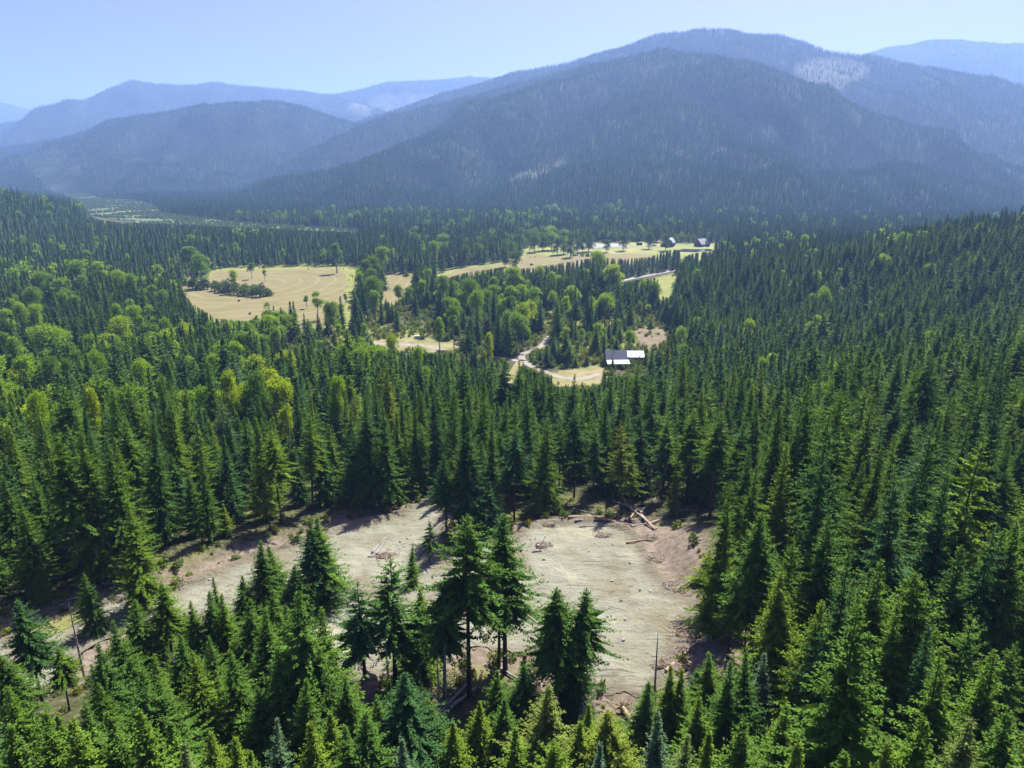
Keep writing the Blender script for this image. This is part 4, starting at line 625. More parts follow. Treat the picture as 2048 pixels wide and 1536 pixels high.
    (-146.8, 620.4, 10.5, 5.3, 0.5, 'slim green poplar on the near edge of the hay field, second from left'),
    (-281.3, 769.1, 18.5, 9.7, 0.3, 'round-crowned grey-green poplar around the hay field'),
    (-258.1, 741.6, 18.5, 5.2, 0.3, 'slim grey-green poplar around the hay field'),
    (-271.4, 692.1, 20.9, 10.7, 0.8, 'round-crowned yellow-green poplar around the hay field'),
]
SIGHT = {'meadow': [(-1079.2, 1848.3), (-946.6, 1672.9), (-853.1, 1582.5), (-742.0, 1554.5), (-650.3, 1514.2), (-548.4, 1463.5), (-385.3, 1382.4), (-281.2, 1339.9), (-294.4, 1404.7), (-438.2, 1501.2), (-619.2, 1626.5), (-926.6, 1950.2), (-1200.4, 2430.3), (-1506.8, 2769.5), (-1711.3, 2952.0)], 'hay': [(-331.6, 708.9), (-288.3, 632.9), (-240.9, 567.0), (-209.0, 557.2), (-214.3, 602.7), (-208.7, 632.9), (-194.5, 666.2), (-158.9, 671.6), (-184.0, 793.1), (-274.8, 844.8), (-339.3, 828.2), (-330.2, 757.2)], 'hay2': [(-141.3, 778.4), (-134.4, 800.6), (-108.1, 793.1), (-103.3, 724.4), (-102.6, 645.3), (-114.6, 640.3)], 'farm': [(-82.1, 757.2), (-52.0, 832.3), (-8.5, 870.9), (9.6, 857.7), (47.5, 893.9), (68.0, 918.0), (112.9, 975.9), (150.4, 954.1), (187.8, 975.9), (222.9, 1047.6), (238.1, 1067.1), (244.8, 1047.6), (226.2, 959.4), (255.5, 1016.5), (295.8, 1047.6), (314.3, 1115.5), (194.1, 1137.6), (99.4, 1137.6), (26.2, 1047.6), (-12.0, 903.4)]}
SITES = {'cabin': (63.91, 410.08), 'annex': (76.61, 417.82), 'barn': (235.6, 1087.3), 'house': (287.8, 1087.3), 'shed': (196.8, 1111.9), 'trailer': (216.5, 1097.8), 'cow_a': (24.8, 959.4), 'cow_b': (30.8, 959.4), 'tractor': (24.0, 880.0), 'van': (-67.0, 493.8), 'camper': (-354.1, 708.9)}
LOGS = [((12.85, 148.17), (26.66, 154.47), 0.22), ((14.53, 147.38), (24.39, 147.81), 0.15), ((14.93, 158.57), (20.72, 155.38), 0.13), ((19.11, 147.34), (26.89, 144.12), 0.2), ((25.8, 165.57), (32.23, 155.42), 0.17), ((28.42, 161.87), (32.2, 142.37), 0.2), ((31.01, 153.28), (31.79, 141.46), 0.25), ((26.78, 143.49), (32.1, 148.49), 0.16), ((31.01, 155.31), (37.04, 166.12), 0.14), ((31.95, 147.73), (42.6, 155.96), 0.2), ((32.85, 149.35), (38.09, 152.14), 0.14), ((37.58, 155.19), (44.48, 153.91), 0.12), ((24.28, 134.11), (29.69, 136.32), 0.15), ((30.34, 113.43), (39.92, 117.34), 0.17), ((15.46, 144.9), (23.22, 143.77), 0.1), ((26.98, 149.21), (30.96, 158.5), 0.15), ((-29.54, 132.82), (-28.05, 140.03), 0.16), ((-28.58, 132.22), (-27.61, 140.68), 0.14), ((-30.06, 130.77), (-26.55, 131.49), 0.1), ((5.38, 133.16), (7.22, 138.86), 0.2), ((4.28, 131.54), (6.37, 131.56), 0.12), ((22.6, 87.86), (29.05, 95.71), 0.18), ((-10.44, 78.78), (-6.47, 85.96), 0.16), ((-8.6, 80.97), (-5.35, 85.19), 0.2), ((-3.26, 101.6), (5.49, 100.9), 0.1), ((-83.09, 111.18), (-79.35, 113.93), 0.18), ((-81.88, 110.98), (-78.47, 113.07), 0.14), ((-79.91, 110.89), (-79.38, 113.46), 0.12), ((-76.98, 117.3), (-76.46, 119.71), 0.14), ((-77.57, 117.59), (-74.49, 117.85), 0.12), ((-27.42, 83.88), (-23.7, 83.24), 0.14), ((-1.82, 90.31), (1.55, 87.45), 0.15), ((-10.4, 106.95), (-5.32, 111.15), 0.16), ((1.41, 107.84), (3.91, 103.56), 0.12)]
SNAGS = [(19.7, 81.34, 11.8, 0, 1317), (-64.36, 89.28, 13.6, 1, 141), (-42.36, 74.89, 10.6, 2, 356), (-8.89, 78.78, 12.4, 2, 890), (-17.31, 83.23, 10.8, 1, 777), (9.36, 76.48, 6.4, 2, 1167), (-9.59, 77.09, 12.2, 1, 872), (-84.47, 134.18, 9.4, 2, 215), (-96.98, 165.23, 14.5, 2, 270), (-10.32, 181.63, 13.4, 2, 912), (129.93, 182.89, 10.3, 2, 1955), (85.04, 116.21, 6.2, 1, 1930), (76.12, 159.88, 8.0, 2, 1630), (40.69, 96.22, 6.3, 2, 1545), (-12.42, 81.01, 7.4, 1, 843), (-10.59, 77.67, 9.6, 1, 862)]
ROCKS = [(17.68, 134.71), (6.51, 127.76), (19.06, 118.44), (23.57, 113.9), (25.28, 113.3), (17.93, 97.15), (4.12, 137.28), (21.37, 133.74), (19.38, 109.47), (23.37, 107.92), (-34.67, 118.15), (-29.81, 113.46), (-30.72, 105.19), (-24.39, 137.85), (-23.06, 134.89), (-22.96, 139.29), (-24.68, 136.21), (-22.47, 141.31), (23.43, 124.41), (27.74, 112.0), (19.22, 103.8), (8.51, 123.6), (-2.25, 115.81), (-63.39, 118.2), (-59.07, 121.65), (-64.97, 118.74)]
BALES = [(-247.4, 637.8), (-239.6, 650.4), (-216.7, 579.1)]
GRASS_STRIP = [(-82.84, 101.87), (-82.28, 105.5), (-80.69, 107.78), (-78.79, 110.49), (-77.53, 112.97), (-76.24, 113.29), (-75.27, 110.36), (-75.95, 107.27), (-77.24, 103.71), (-78.35, 100.19), (-79.79, 98.03)]
PILES = [(6.78, 133.82), (-25.98, 131.25), (-8.36, 109.17), (-80.48, 111.91), (29.56, 150.46), (19.85, 139.25), (29.61, 126.44), (30.16, 113.83), (28.9, 99.02), (29.78, 136.82), (24.17, 89.88), (8.11, 145.8)]
BUSHES = [(-318.8, 705.9, 20), (-308.8, 700.0, 18), (-303.8, 705.9, 22), (-291.6, 694.1, 20), (-280.9, 685.5, 24), (-270.4, 677.1, 26), (-261.2, 671.6, 22), (-252.1, 666.2, 22), (-243.2, 660.9, 20), (-236.2, 660.9, 24), (-230.9, 666.2, 20), (-242.1, 685.5, 18), (-246.5, 677.1, 20), (-260.1, 688.4, 20), (-274.2, 700.0, 18), (-287.5, 708.9, 18), (-301.4, 721.2, 14), (-317.8, 727.5, 18), (-327.9, 730.7, 16), (-334.7, 727.5, 14), (-339.5, 724.4, 12)]
WILLOWS = [(146.6, 1168.4, 20), (160.3, 1168.4, 22), (172.2, 1160.6, 18), (192.7, 1168.4, 18), (207.0, 1176.4, 20), (218.4, 1176.4, 16), (257.2, 1137.6, 16), (270.2, 1152.8, 20), (279.5, 1145.2, 16), (289.3, 1152.8, 16), (327.1, 1192.6, 24), (340.3, 1192.6, 22), (326.7, 1115.5, 14), (-101.7, 743.8, 16), (-117.7, 789.3, 14), (-132.8, 808.3, 14), (-146.7, 598.2, 16), (-156.0, 715.0, 8), (-147.0, 671.6, 8), (95.4, 970.3, 10), (102.2, 970.3, 10), (108.9, 970.3, 10), (116.3, 975.9, 10)]
# ---------------------------------------------------------------- terrain ----
CAM_Z = 118.0
def sstep(a, b, v):
    t = np.clip((v - a) / (b - a), 0.0, 1.0)
    return t * t * (3 - 2 * t)
_hash_rng = np.random.RandomState(11)
_LAT = _hash_rng.rand(256, 256)
def vnoise(x, y):
    """smooth value noise, 0..1, period 256 cells"""
    xi = np.floor(x).astype(int); yi = np.floor(y).astype(int)
    fx = x - xi; fy = y - yi
    fx = fx * fx * (3 - 2 * fx); fy = fy * fy * (3 - 2 * fy)
    a = _LAT[xi & 255, yi & 255]; b = _LAT[(xi + 1) & 255, yi & 255]
    c = _LAT[xi & 255, (yi + 1) & 255]; d = _LAT[(xi + 1) & 255, (yi + 1) & 255]
    return (a * (1 - fx) + b * fx) * (1 - fy) + (c * (1 - fx) + d * fx) * fy
def fbm(x, y, oct=4):
    s = 0; a = .5
    for i in range(oct):
        s = s + a * (vnoise(x + 17.3 * i, y - 9.1 * i) - .5); x = x * 2.03; y = y * 2.03; a *= .5
    return s * 2
_PY = np.arange(-400, 1200, 2.0)
_PZ = np.interp(_PY, [-400, -60, 0, 60, 85, 120, 155, 200, 260, 310, 350, 385, 400, 1200],
                [92, 62, 56, 49.5, 46.5, 43, 37.5, 29, 17.5, 9, 3.2, .3, 0, 0])
_K = np.ones(9) / 9
_PZ = np.convolve(np.pad(_PZ, 8, mode='edge'), np.convolve(_K, _K), mode='valid')
def profile(y):
    return np.where(y > 410, 0.0, np.interp(y, _PY, _PZ))
def natural(x, y):
    x = np.asarray(x, float); y = np.asarray(y, float)
    z = profile(y)
    x0 = np.interp(y, [0, 100, 200, 300, 430, 520, 620, 800], [24, 22, 30, 70, 125, 150, 95, 120])
    k = np.interp(y, [0, 100, 200, 400, 600, 750, 1000], [.16, .16, .16, .15, .19, .12, 0])
    dx = np.maximum(0, x - x0)
    z = z + k * (np.sqrt(dx * dx + 40 ** 2) - 40) * np.where(dx > 0, 1, 0)
    z = z + 78 * np.exp(-((x + 1120) / 330) ** 2 - ((y - 1280) / 240) ** 2) * sstep(-700, -860, x)
    z = z + 5.5 * np.exp(-((x - 47) / 13) ** 2 - ((y - 118) / 30) ** 2)
    z = z + (fbm(x / 60, y / 60, 3) * 5.0 + fbm(x / 9 + 40, y / 9, 2) * .7) * sstep(400, 320, y)
    return z
def pad_z(x, y):
    return 45.6 - .105 * (y - 85) + .022 * x
def seg_dist(x, y, poly):
    """distance to a closed polygon's outline and whether inside"""
    P = np.asarray(poly, float); Q = np.roll(P, -1, 0)
    d2 = np.full(x.shape, 1e18); ins = np.zeros(x.shape, bool)
    for (ax, ay), (bx, by) in zip(P, Q):
        ex, ey = bx - ax, by - ay
        t = np.clip(((x - ax) * ex + (y - ay) * ey) / (ex * ex + ey * ey + 1e-12), 0, 1)
        d2 = np.minimum(d2, (x - ax - t * ex) ** 2 + (y - ay - t * ey) ** 2)
        c = (ay > y) != (by > y)
        with np.errstate(divide='ignore', invalid='ignore'):
            ins ^= c & (x < ex * (y - ay) / (by - ay if by != ay else 1e-12) + ax)
    return np.sqrt(d2), ins
def inside(x, y, poly):
    P = np.asarray(poly, float)
    out = np.zeros(np.shape(x), bool)
    m = (x >= P[:, 0].min()) & (x <= P[:, 0].max()) & (y >= P[:, 1].min()) & (y <= P[:, 1].max())
    if m.any():
        out[m] = seg_dist(x[m], y[m], poly)[1]
    return out
def pad_mask(x, y, PAD):
    """signed distance outside the gravel clearing (negative inside), far away +99"""
    P = np.asarray(PAD)
    out = np.full(np.shape(x), 99.0)
    m = (x > P[:, 0].min() - 15) & (x < P[:, 0].max() + 15) & (y > P[:, 1].min() - 15) & (y < P[:, 1].max() + 15)
    if m.any():
        d, i = seg_dist(x[m], y[m], PAD)
        out[m] = np.where(i, -d, d)
    return out
def ground(x, y, PAD):
    x = np.asarray(x, float); y = np.asarray(y, float)
    n = natural(x, y)
    sd = pad_mask(x, y, PAD)
    w = sstep(7.0, 0.3, sd)
    p = pad_z(x, y) + (fbm(x / 7, y / 7, 3) * .8 + fbm(x / 1.6, y / 2.2, 2) * .22) * sstep(0, -3, sd)
    berm = .9 * np.exp(-((sd + .4) / 1.3) ** 2) * (.4 + vnoise(x / 5, y / 5))
    berm = berm * sstep(35, 20, x)
    return n * (1 - w) + p * w + berm
def ridge_height(x, y, ridges):
    """height of a mountain made of crest lines (x, y, z, slope) with gullied flanks"""
    best = np.full(np.shape(x), -1e9)
    for pts, slope, rnd in ridges:
        for (ax, ay, az), (bx, by, bz) in zip(pts[:-1], pts[1:]):
            ex, ey = bx - ax, by - ay
            t = np.clip(((x - ax) * ex + (y - ay) * ey) / (ex * ex + ey * ey), 0, 1)
            d = np.hypot(x - ax - t * ex, y - ay - t * ey)
            g = (fbm(x / 420, y / 420, 4) + .9 * np.abs(fbm(x / 230 + 7, y / 520, 3)) - .2) * np.minimum(d * .30, 120)
            z = az + t * (bz - az) - slope * (np.sqrt(d * d + rnd * rnd) - rnd) + g
            # soft union
            k = 25.0
            h = np.clip(.5 + .5 * (z - best) / k, 0, 1)
            best = np.where(best < -1e8, z, best * (1 - h) + z * h + k * h * (1 - h) * .6)
    return best
# ---------------------------------------------------------------- helpers ----
def tag(o, label=None, category=None, group=None, kind=None):
    if label: o['label'] = label
    if category: o['category'] = category
    if group: o['group'] = group
    if kind: o['kind'] = kind
    return o
def mesh_np(name, V, faces, mats=(), mat_idx=None, smooth=False):
    """faces: list of (array n x k) blocks"""
    me = bpy.data.meshes.new(name)
    V = np.asarray(V, np.float32)
    me.vertices.add(len(V)); me.vertices.foreach_set('co', V.ravel())
    loops = np.concatenate([np.asarray(f, np.int32).ravel() for f in faces])
    tot = np.concatenate([np.full(len(f), np.shape(f)[1], np.int32) for f in faces])
    st = np.concatenate([[0], np.cumsum(tot)[:-1]]).astype(np.int32)
    me.loops.add(len(loops)); me.loops.foreach_set('vertex_index', loops)
    me.polygons.add(len(tot)); me.polygons.foreach_set('loop_start', st); me.polygons.foreach_set('loop_total', tot)
    if mat_idx is not None: me.polygons.foreach_set('material_index', np.asarray(mat_idx, np.int32))
    if smooth: me.polygons.foreach_set('use_smooth', np.ones(len(tot), bool))
    for m in mats: me.materials.append(m)
    me.update(calc_edges=True); me.validate()
    return me
def link(name, me, parent=None, loc=(0, 0, 0), rot=(0, 0, 0), scale=(1, 1, 1)):
    o = bpy.data.objects.new(name, me); COL.objects.link(o)
    o.location = loc; o.rotation_euler = rot; o.scale = scale
    if parent: o.parent = parent
    return o
def thing(name, label, category, loc=(0, 0, 0), rz=0.0, group=None):
    o = bpy.data.objects.new(name, None); COL.objects.link(o)
    o.empty_display_size = .5
    o.location = loc; o.rotation_euler = (0, 0, rz)
    return tag(o, label, category, group)
def float_attr(me, name, vals, domain='POINT'):
    a = me.attributes.new(name, 'FLOAT', domain)
    a.data.foreach_set('value', np.asarray(vals, np.float32))
class MB:
    """collects boxes, prisms and tubes into one mesh"""
    def __init__(self): self.v = []; self.f = []
    def add(self, vs, fs):
        n = len(self.v); self.v += [tuple(p) for p in vs]; self.f += [tuple(n + i for i in f) for f in fs]; return self
    def box(self, a, b):
        (x0, y0, z0), (x1, y1, z1) = a, b
        return self.add([(x0, y0, z0), (x1, y0, z0), (x1, y1, z0), (x0, y1, z0), (x0, y0, z1), (x1, y0, z1), (x1, y1, z1), (x0, y1, z1)],
                        [(3, 2, 1, 0), (4, 5, 6, 7), (0, 1, 5, 4), (1, 2, 6, 5), (2, 3, 7, 6), (3, 0, 4, 7)])
    def prism(self, prof, axis, a, b):
        """profile of (p, z) extruded along axis 'x' or 'y' from a to b"""
        n = len(prof)
        mk = (lambda t, p, z: (t, p, z)) if axis == 'x' else (lambda t, p, z: (p, t, z))
        vs = [mk(a, p, z) for p, z in prof] + [mk(b, p, z) for p, z in prof]
        return self.add(vs, [tuple(range(n))[::-1], tuple(range(n, 2 * n))] + [(i, (i + 1) % n, n + (i + 1) % n, n + i) for i in range(n)])
    def tube(self, pts, rad, n=7):
        pts = [Vector(p) for p in pts]; base = len(self.v); rings = []
        for i, p in enumerate(pts):
            d = (pts[min(i + 1, len(pts) - 1)] - pts[max(i - 1, 0)]).normalized()
            u = d.orthogonal().normalized(); w = d.cross(u)
            rings.append([p + (u * math.cos(2 * math.pi * k / n) + w * math.sin(2 * math.pi * k / n)) * rad[i] for k in range(n)])
        vs = [q for r in rings for q in r]
        fs = [(i * n + k, i * n + (k + 1) % n, (i + 1) * n + (k + 1) % n, (i + 1) * n + k) for i in range(len(pts) - 1) for k in range(n)]
        fs += [tuple(range(n))[::-1], tuple((len(pts) - 1) * n + k for k in range(n))]
        return self.add(vs, fs)
    def mesh(self, name, mat, smooth=False):
        me = bpy.data.meshes.new(name); me.from_pydata(self.v, [], self.f); me.materials.append(mat)
        if smooth:
            for p in me.polygons: p.use_smooth = True
        me.update(); return me
    def build(self, name, mat, parent=None, smooth=False, **k):
        return link(name, self.mesh(name, mat, smooth), parent, **k)

# ---------------------------------------------------------------- materials ----
class NT:
    def __init__(self, name):
        self.m = bpy.data.materials.new(name); self.m.use_nodes = True
        self.t = self.m.node_tree; self.t.nodes.clear()
        self.out = self.t.nodes.new('ShaderNodeOutputMaterial')
    def n(self, typ, ins=None, **attrs):
        nd = self.t.nodes.new(typ)
        for k, v in attrs.items(): setattr(nd, k, v)
        for k, v in (ins or {}).items():
            s = nd.inputs[k]
            if hasattr(v, 'bl_idname') or isinstance(v, bpy.types.NodeSocket): self.t.links.new(v, s)
            else: s.default_value = v
        return nd
    def math(self, op, a, b=0.0, clamp=False):
        nd = self.n('ShaderNodeMath', {0: a, 1: b}, operation=op); nd.use_clamp = clamp; return nd.outputs[0]
    def noise(self, vec, scale, detail=4, rough=.55):
        return self.n('ShaderNodeTexNoise', {'Vector': vec, 'Scale': scale, 'Detail': detail, 'Roughness': rough}).outputs['Fac']
    def ramp(self, fac, stops, interp='LINEAR'):
        r = self.n('ShaderNodeValToRGB', {'Fac': fac}); e = r.color_ramp.elements; r.color_ramp.interpolation = interp
        while len(e) < len(stops): e.new(.5)
        for x, (p, c) in zip(e, stops): x.position = p; x.color = (*c, 1) if len(c) == 3 else c
        return r.outputs['Color']
    def mix(self, fac, a, b, blend='MIX'):
        nd = self.n('ShaderNodeMix', data_type='RGBA', blend_type=blend)
        for s, v in ((nd.inputs['Factor'], fac), (nd.inputs[6], a), (nd.inputs[7], b)):
            if isinstance(v, bpy.types.NodeSocket): self.t.links.new(v, s)
            else: s.default_value = (*v, 1) if isinstance(v, tuple) and len(v) == 3 else v
        return nd.outputs[2]
    def pos(self): return self.n('ShaderNodeNewGeometry').outputs['Position']
    def obj(self): return self.n('ShaderNodeTexCoord').outputs['Object']
    def principled(self, col, rough=.8, spec=.2, metal=0.0, bump=None, bump_d=.1, bump_s=.5):
        ins = {'Base Color': (*col, 1) if isinstance(col, tuple) else col, 'Roughness': rough, 'Specular IOR Level': spec, 'Metallic': metal}
        p = self.n('ShaderNodeBsdfPrincipled', ins)
        if bump is not None:
            b = self.n('ShaderNodeBump', {'Height': bump, 'Distance': bump_d, 'Strength': bump_s})
            self.t.links.new(b.outputs[0], p.inputs['Normal'])
        return p.outputs[0]
    def done(self, sh):
        self.t.links.new(sh, self.out.inputs['Surface']); return self.m

def foliage(name, stops, trans=.32, jitter=.45, noise_scale=.9):
    t = NT(name)
    tint = t.n('ShaderNodeAttribute', attribute_type='INSTANCER', attribute_name='tint').outputs['Fac']
    n = t.noise(t.obj(), noise_scale, 3, .6)
    col = t.ramp(tint, stops)
    k = t.n('ShaderNodeMapRange', {'Value': n, 'From Min': .3, 'From Max': .7, 'To Min': 1 - jitter, 'To Max': 1 + jitter}).outputs[0]
    hsv = t.n('ShaderNodeHueSaturation', {'Hue': .5, 'Saturation': 1.0, 'Value': k, 'Color': col})
    c = hsv.outputs[0]
    d = t.n('ShaderNodeBsdfPrincipled', {'Base Color': c, 'Roughness': .7, 'Specular IOR Level': .03}).outputs[0]
    c2 = t.mix(1.0, c, (1.35, 1.25, .3), 'MULTIPLY')
    tr = t.n('ShaderNodeBsdfTranslucent', {'Color': c2}).outputs[0]
    return t.done(t.n('ShaderNodeMixShader', {0: trans, 1: d, 2: tr}).outputs[0])
M = {}
M['needles'] = foliage('needles', [(0, (.038, .098, .034)), (.2, (.056, .124, .024)), (.4, (.084, .158, .018)), (.6, (.122, .198, .018)), (.8, (.155, .200, .026)), (.9, (.085, .150, .065)), (1, (.105, .170, .095))], .26)
M['far_needles'] = foliage('far_needles', [(0, (.022, .060, .034)), (.5, (.036, .082, .028)), (.8, (.062, .100, .030)), (1, (.120, .140, .050))], .25)
M['mid_needles'] = foliage('mid_needles', [(0, (.028, .066, .028)), (.4, (.054, .100, .020)), (.7, (.085, .130, .020)), (.9, (.085, .140, .050)), (1, (.095, .150, .070))], .12)
M['leaves'] = foliage('leaves', [(0, (.046, .086, .030)), (.3, (.092, .172, .042)), (.55, (.138, .255, .028)), (.8, (.200, .315, .024)), (1, (.250, .320, .020))], .45, .3, .5)
M['shrub_leaves'] = foliage('shrub_leaves', [(0, (.055, .090, .045)), (.4, (.095, .150, .036)), (.7, (.140, .185, .026)), (1, (.210, .200, .040))], .35, .35, 1.2)
def bark(name, a, b):
    t = NT(name); p = t.obj()
    mp = t.n('ShaderNodeMapping', {'Vector': p, 'Scale': (6, 6, .7)}).outputs[0]
    n = t.noise(mp, 1.6, 4)
    return t.done(t.principled(t.ramp(n, [(.3, a), (.7, b)]), .9, .1, bump=n, bump_d=.05))
M['bark'] = bark('bark', (.030, .024, .019), (.085, .068, .054))
M['pale_bark'] = bark('pale_bark', (.16, .15, .13), (.36, .34, .30))
M['dead_wood'] = bark('dead_wood', (.13, .12, .115), (.34, .32, .30))
M['raw_wood'] = bark('raw_wood', (.17, .11, .065), (.42, .33, .23))
M['root_wood'] = bark('root_wood', (.060, .036, .022), (.20, .13, .08))

def ground_material():
    t = NT('forest_floor'); p = t.pos()
    dirt = t.n('ShaderNodeAttribute', attribute_type='GEOMETRY', attribute_name='dirt').outputs['Fac']
    grass = t.n('ShaderNodeAttribute', attribute_type='GEOMETRY', attribute_name='grass').outputs['Fac']
    n1 = t.noise(p, .09, 5); n2 = t.noise(p, .8, 5, .65); n3 = t.noise(p, 5.0, 3)
    floor = t.ramp(n2, [(.3, (.022, .024, .012)), (.5, (.050, .055, .022)), (.7, (.095, .085, .042))])
    gr = t.ramp(n1, [(.3, (.12, .15, .035)), (.5, (.20, .20, .055)), (.7, (.27, .24, .10))])
    gr = t.mix(t.math('MULTIPLY', n2, .6), gr, (.10, .13, .03))
    c = t.mix(grass, floor, gr)
    di = t.ramp(n2, [(.3, (.075, .058, .040)), (.5, (.140, .112, .080)), (.72, (.22, .185, .135))])
    di = t.mix(t.math('MULTIPLY', n3, .5), di, (.18, .15, .115))
    f = t.math('ADD', dirt, t.math('MULTIPLY', t.math('SUBTRACT', n2, .5), .7), True)
    c = t.mix(f, c, di)
    h = t.math('ADD', n2, t.math('MULTIPLY', n3, .4))
    return t.done(t.principled(c, .95, .1, bump=h, bump_d=.5))
M['floor'] = ground_material()

def gravel_material():
    t = NT('gravel'); p = t.pos()
    mp = t.n('ShaderNodeMapping', {'Vector': p, 'Rotation': (0, 0, .5), 'Scale': (.3, .9, 1)}).outputs[0]
    tracks = t.noise(mp, .55, 4, .6)
    mp2 = t.n('ShaderNodeMapping', {'Vector': p, 'Rotation': (0, 0, -.75), 'Scale': (.12, 1.6, 1)}).outputs[0]
    tr2 = t.noise(mp2, .8, 5, .65)
    n1 = t.noise(p, .13, 4); n2 = t.noise(p, 1.1, 5, .65); n3 = t.noise(p, 9.0, 3, .7)
    c = t.ramp(n1, [(.3, (0.159, 0.153, 0.108)), (.5, (0.192, 0.199, 0.147)), (.68, (0.223, 0.224, 0.162))])
    c = t.mix(t.n('ShaderNodeMapRange', {'Value': tracks, 'From Min': .45, 'From Max': .7, 'To Min': 0, 'To Max': .4}).outputs[0], c, (0.145, 0.142, 0.097))
    c = t.mix(t.n('ShaderNodeMapRange', {'Value': n2, 'From Min': .62, 'From Max': .75, 'To Min': 0, 'To Max': .6}).outputs[0], c, (0.297, 0.291, 0.195))
    c = t.mix(t.n('ShaderNodeMapRange', {'Value': n2, 'From Min': .42, 'From Max': .25, 'To Min': 0, 'To Max': .5}).outputs[0], c, (0.114, 0.101, 0.061))
    trk = t.n('ShaderNodeMapRange', {'Value': tr2, 'From Min': .58, 'From Max': .70, 'To Min': 0, 'To Max': 1.0}).outputs[0]
    patch = t.n('ShaderNodeMapRange', {'Value': t.noise(p, .05, 2), 'From Min': .45, 'From Max': .62, 'To Min': 0, 'To Max': .6}).outputs[0]
    trk = t.math('MULTIPLY', trk, patch)
    c = t.mix(trk, c, (0.130, 0.113, 0.077))
    big = t.noise(t.n('ShaderNodeMapping', {'Vector': p, 'Location': (13, 7, 0)}).outputs[0], .07, 6, .62)
    c = t.mix(t.n('ShaderNodeMapRange', {'Value': big, 'From Min': .50, 'From Max': .38, 'To Min': 0, 'To Max': .8}).outputs[0], c, (0.130, 0.112, 0.070))
    c = t.mix(t.n('ShaderNodeMapRange', {'Value': big, 'From Min': .56, 'From Max': .66, 'To Min': 0, 'To Max': .6}).outputs[0], c, (0.280, 0.269, 0.186))
    soil = t.n('ShaderNodeAttribute', attribute_type='GEOMETRY', attribute_name='soil').outputs['Fac']
    soil = t.math('MULTIPLY', t.math('SUBTRACT', t.math('ADD', soil, t.math('MULTIPLY', n2, 1.6)), .95), 1.6, True)
    soil = t.n('ShaderNodeClamp', {'Value': soil}).outputs[0]
    c = t.mix(t.math('MULTIPLY', soil, .85), c, t.ramp(n3, [(.3, (0.079, 0.064, 0.044)), (.7, (0.153, 0.131, 0.092))]))
    vor = t.n('ShaderNodeTexVoronoi', {'Vector': p, 'Scale': 2.6, 'Randomness': 1.0})
    speck = t.n('ShaderNodeMapRange', {'Value': vor.outputs['Distance'], 'From Min': .20, 'From Max': .12, 'To Min': 0, 'To Max': 1}).outputs[0]
    sel = t.math('GREATER_THAN', t.n('ShaderNodeSeparateColor', {0: vor.outputs['Color']}).outputs[0], .62)
    speck = t.math('MULTIPLY', speck, sel)
    sc = t.ramp(t.n('ShaderNodeSeparateColor', {0: vor.outputs['Color']}).outputs[1], [(0, (0.088, 0.097, 0.091)), (.5, (0.203, 0.210, 0.162)), (1, (0.370, 0.389, 0.299))])
    c = t.mix(t.math('MULTIPLY', speck, .85), c, sc)
    c = t.mix(t.math('MULTIPLY', n3, .25), c, (0.108, 0.106, 0.071))
    h = t.math('ADD', t.math('SUBTRACT', t.math('MULTIPLY', tracks, .9), t.math('MULTIPLY', trk, .45)), t.math('ADD', t.math('MULTIPLY', n2, .5), t.math('MULTIPLY', speck, .25)))
    return t.done(t.principled(c, .95, .1, bump=h, bump_d=.9, bump_s=.9))
M['gravel'] = gravel_material()
def simple(name, stops, scale=.2, rough=.9, spec=.1, metal=0.0, detail=5, bump=.0):
    t = NT(name); n = t.noise(t.pos(), scale, detail, .6)
    return t.done(t.principled(t.ramp(n, stops), rough, spec, metal, bump=n if bump else None, bump_d=bump))
M['track'] = simple('pale_track', [(.3, (0.164, 0.148, 0.117)), (.7, (0.265, 0.242, 0.203))], .3)
M['asphalt'] = simple('worn_road', [(.3, (0.187, 0.179, 0.172)), (.7, (0.265, 0.257, 0.250))], .1)
M['heap_soil'] = simple('heap_soil', [(.3, (.060, .045, .030)), (.7, (.17, .135, .095))], 1.5, bump=.3)
M['dry_yard'] = simple('dry_yard', [(.3, (0.101, 0.125, 0.031)), (.5, (0.172, 0.156, 0.066)), (.7, (0.234, 0.203, 0.117))], .09)
M['slash'] = simple('slash', [(.3, (.085, .095, .030)), (.45, (.125, .100, .060)), (.6, (.155, .125, .080)), (.75, (.130, .140, .045))], .13)
M['sand'] = simple('sand', [(.3, (.20, .20, .205)), (.7, (.27, .27, .27))], .05)
M['pond'] = simple('pond_water', [(.3, (.012, .018, .025)), (.7, (.018, .025, .03))], .1, .12, .5)
M['farm_grass'] = simple('farm_grass', [(.3, (0.101, 0.148, 0.031)), (.5, (0.172, 0.187, 0.055)), (.68, (0.250, 0.218, 0.094))], .02)
M['green_grass'] = simple('green_grass', [(.3, (0.117, 0.148, 0.031)), (.7, (0.203, 0.195, 0.055))], .05)
M['meadow'] = simple('wet_meadow', [(.3, (.05, .08, .035)), (.55, (.09, .12, .045)), (.7, (.16, .17, .06))], .012)
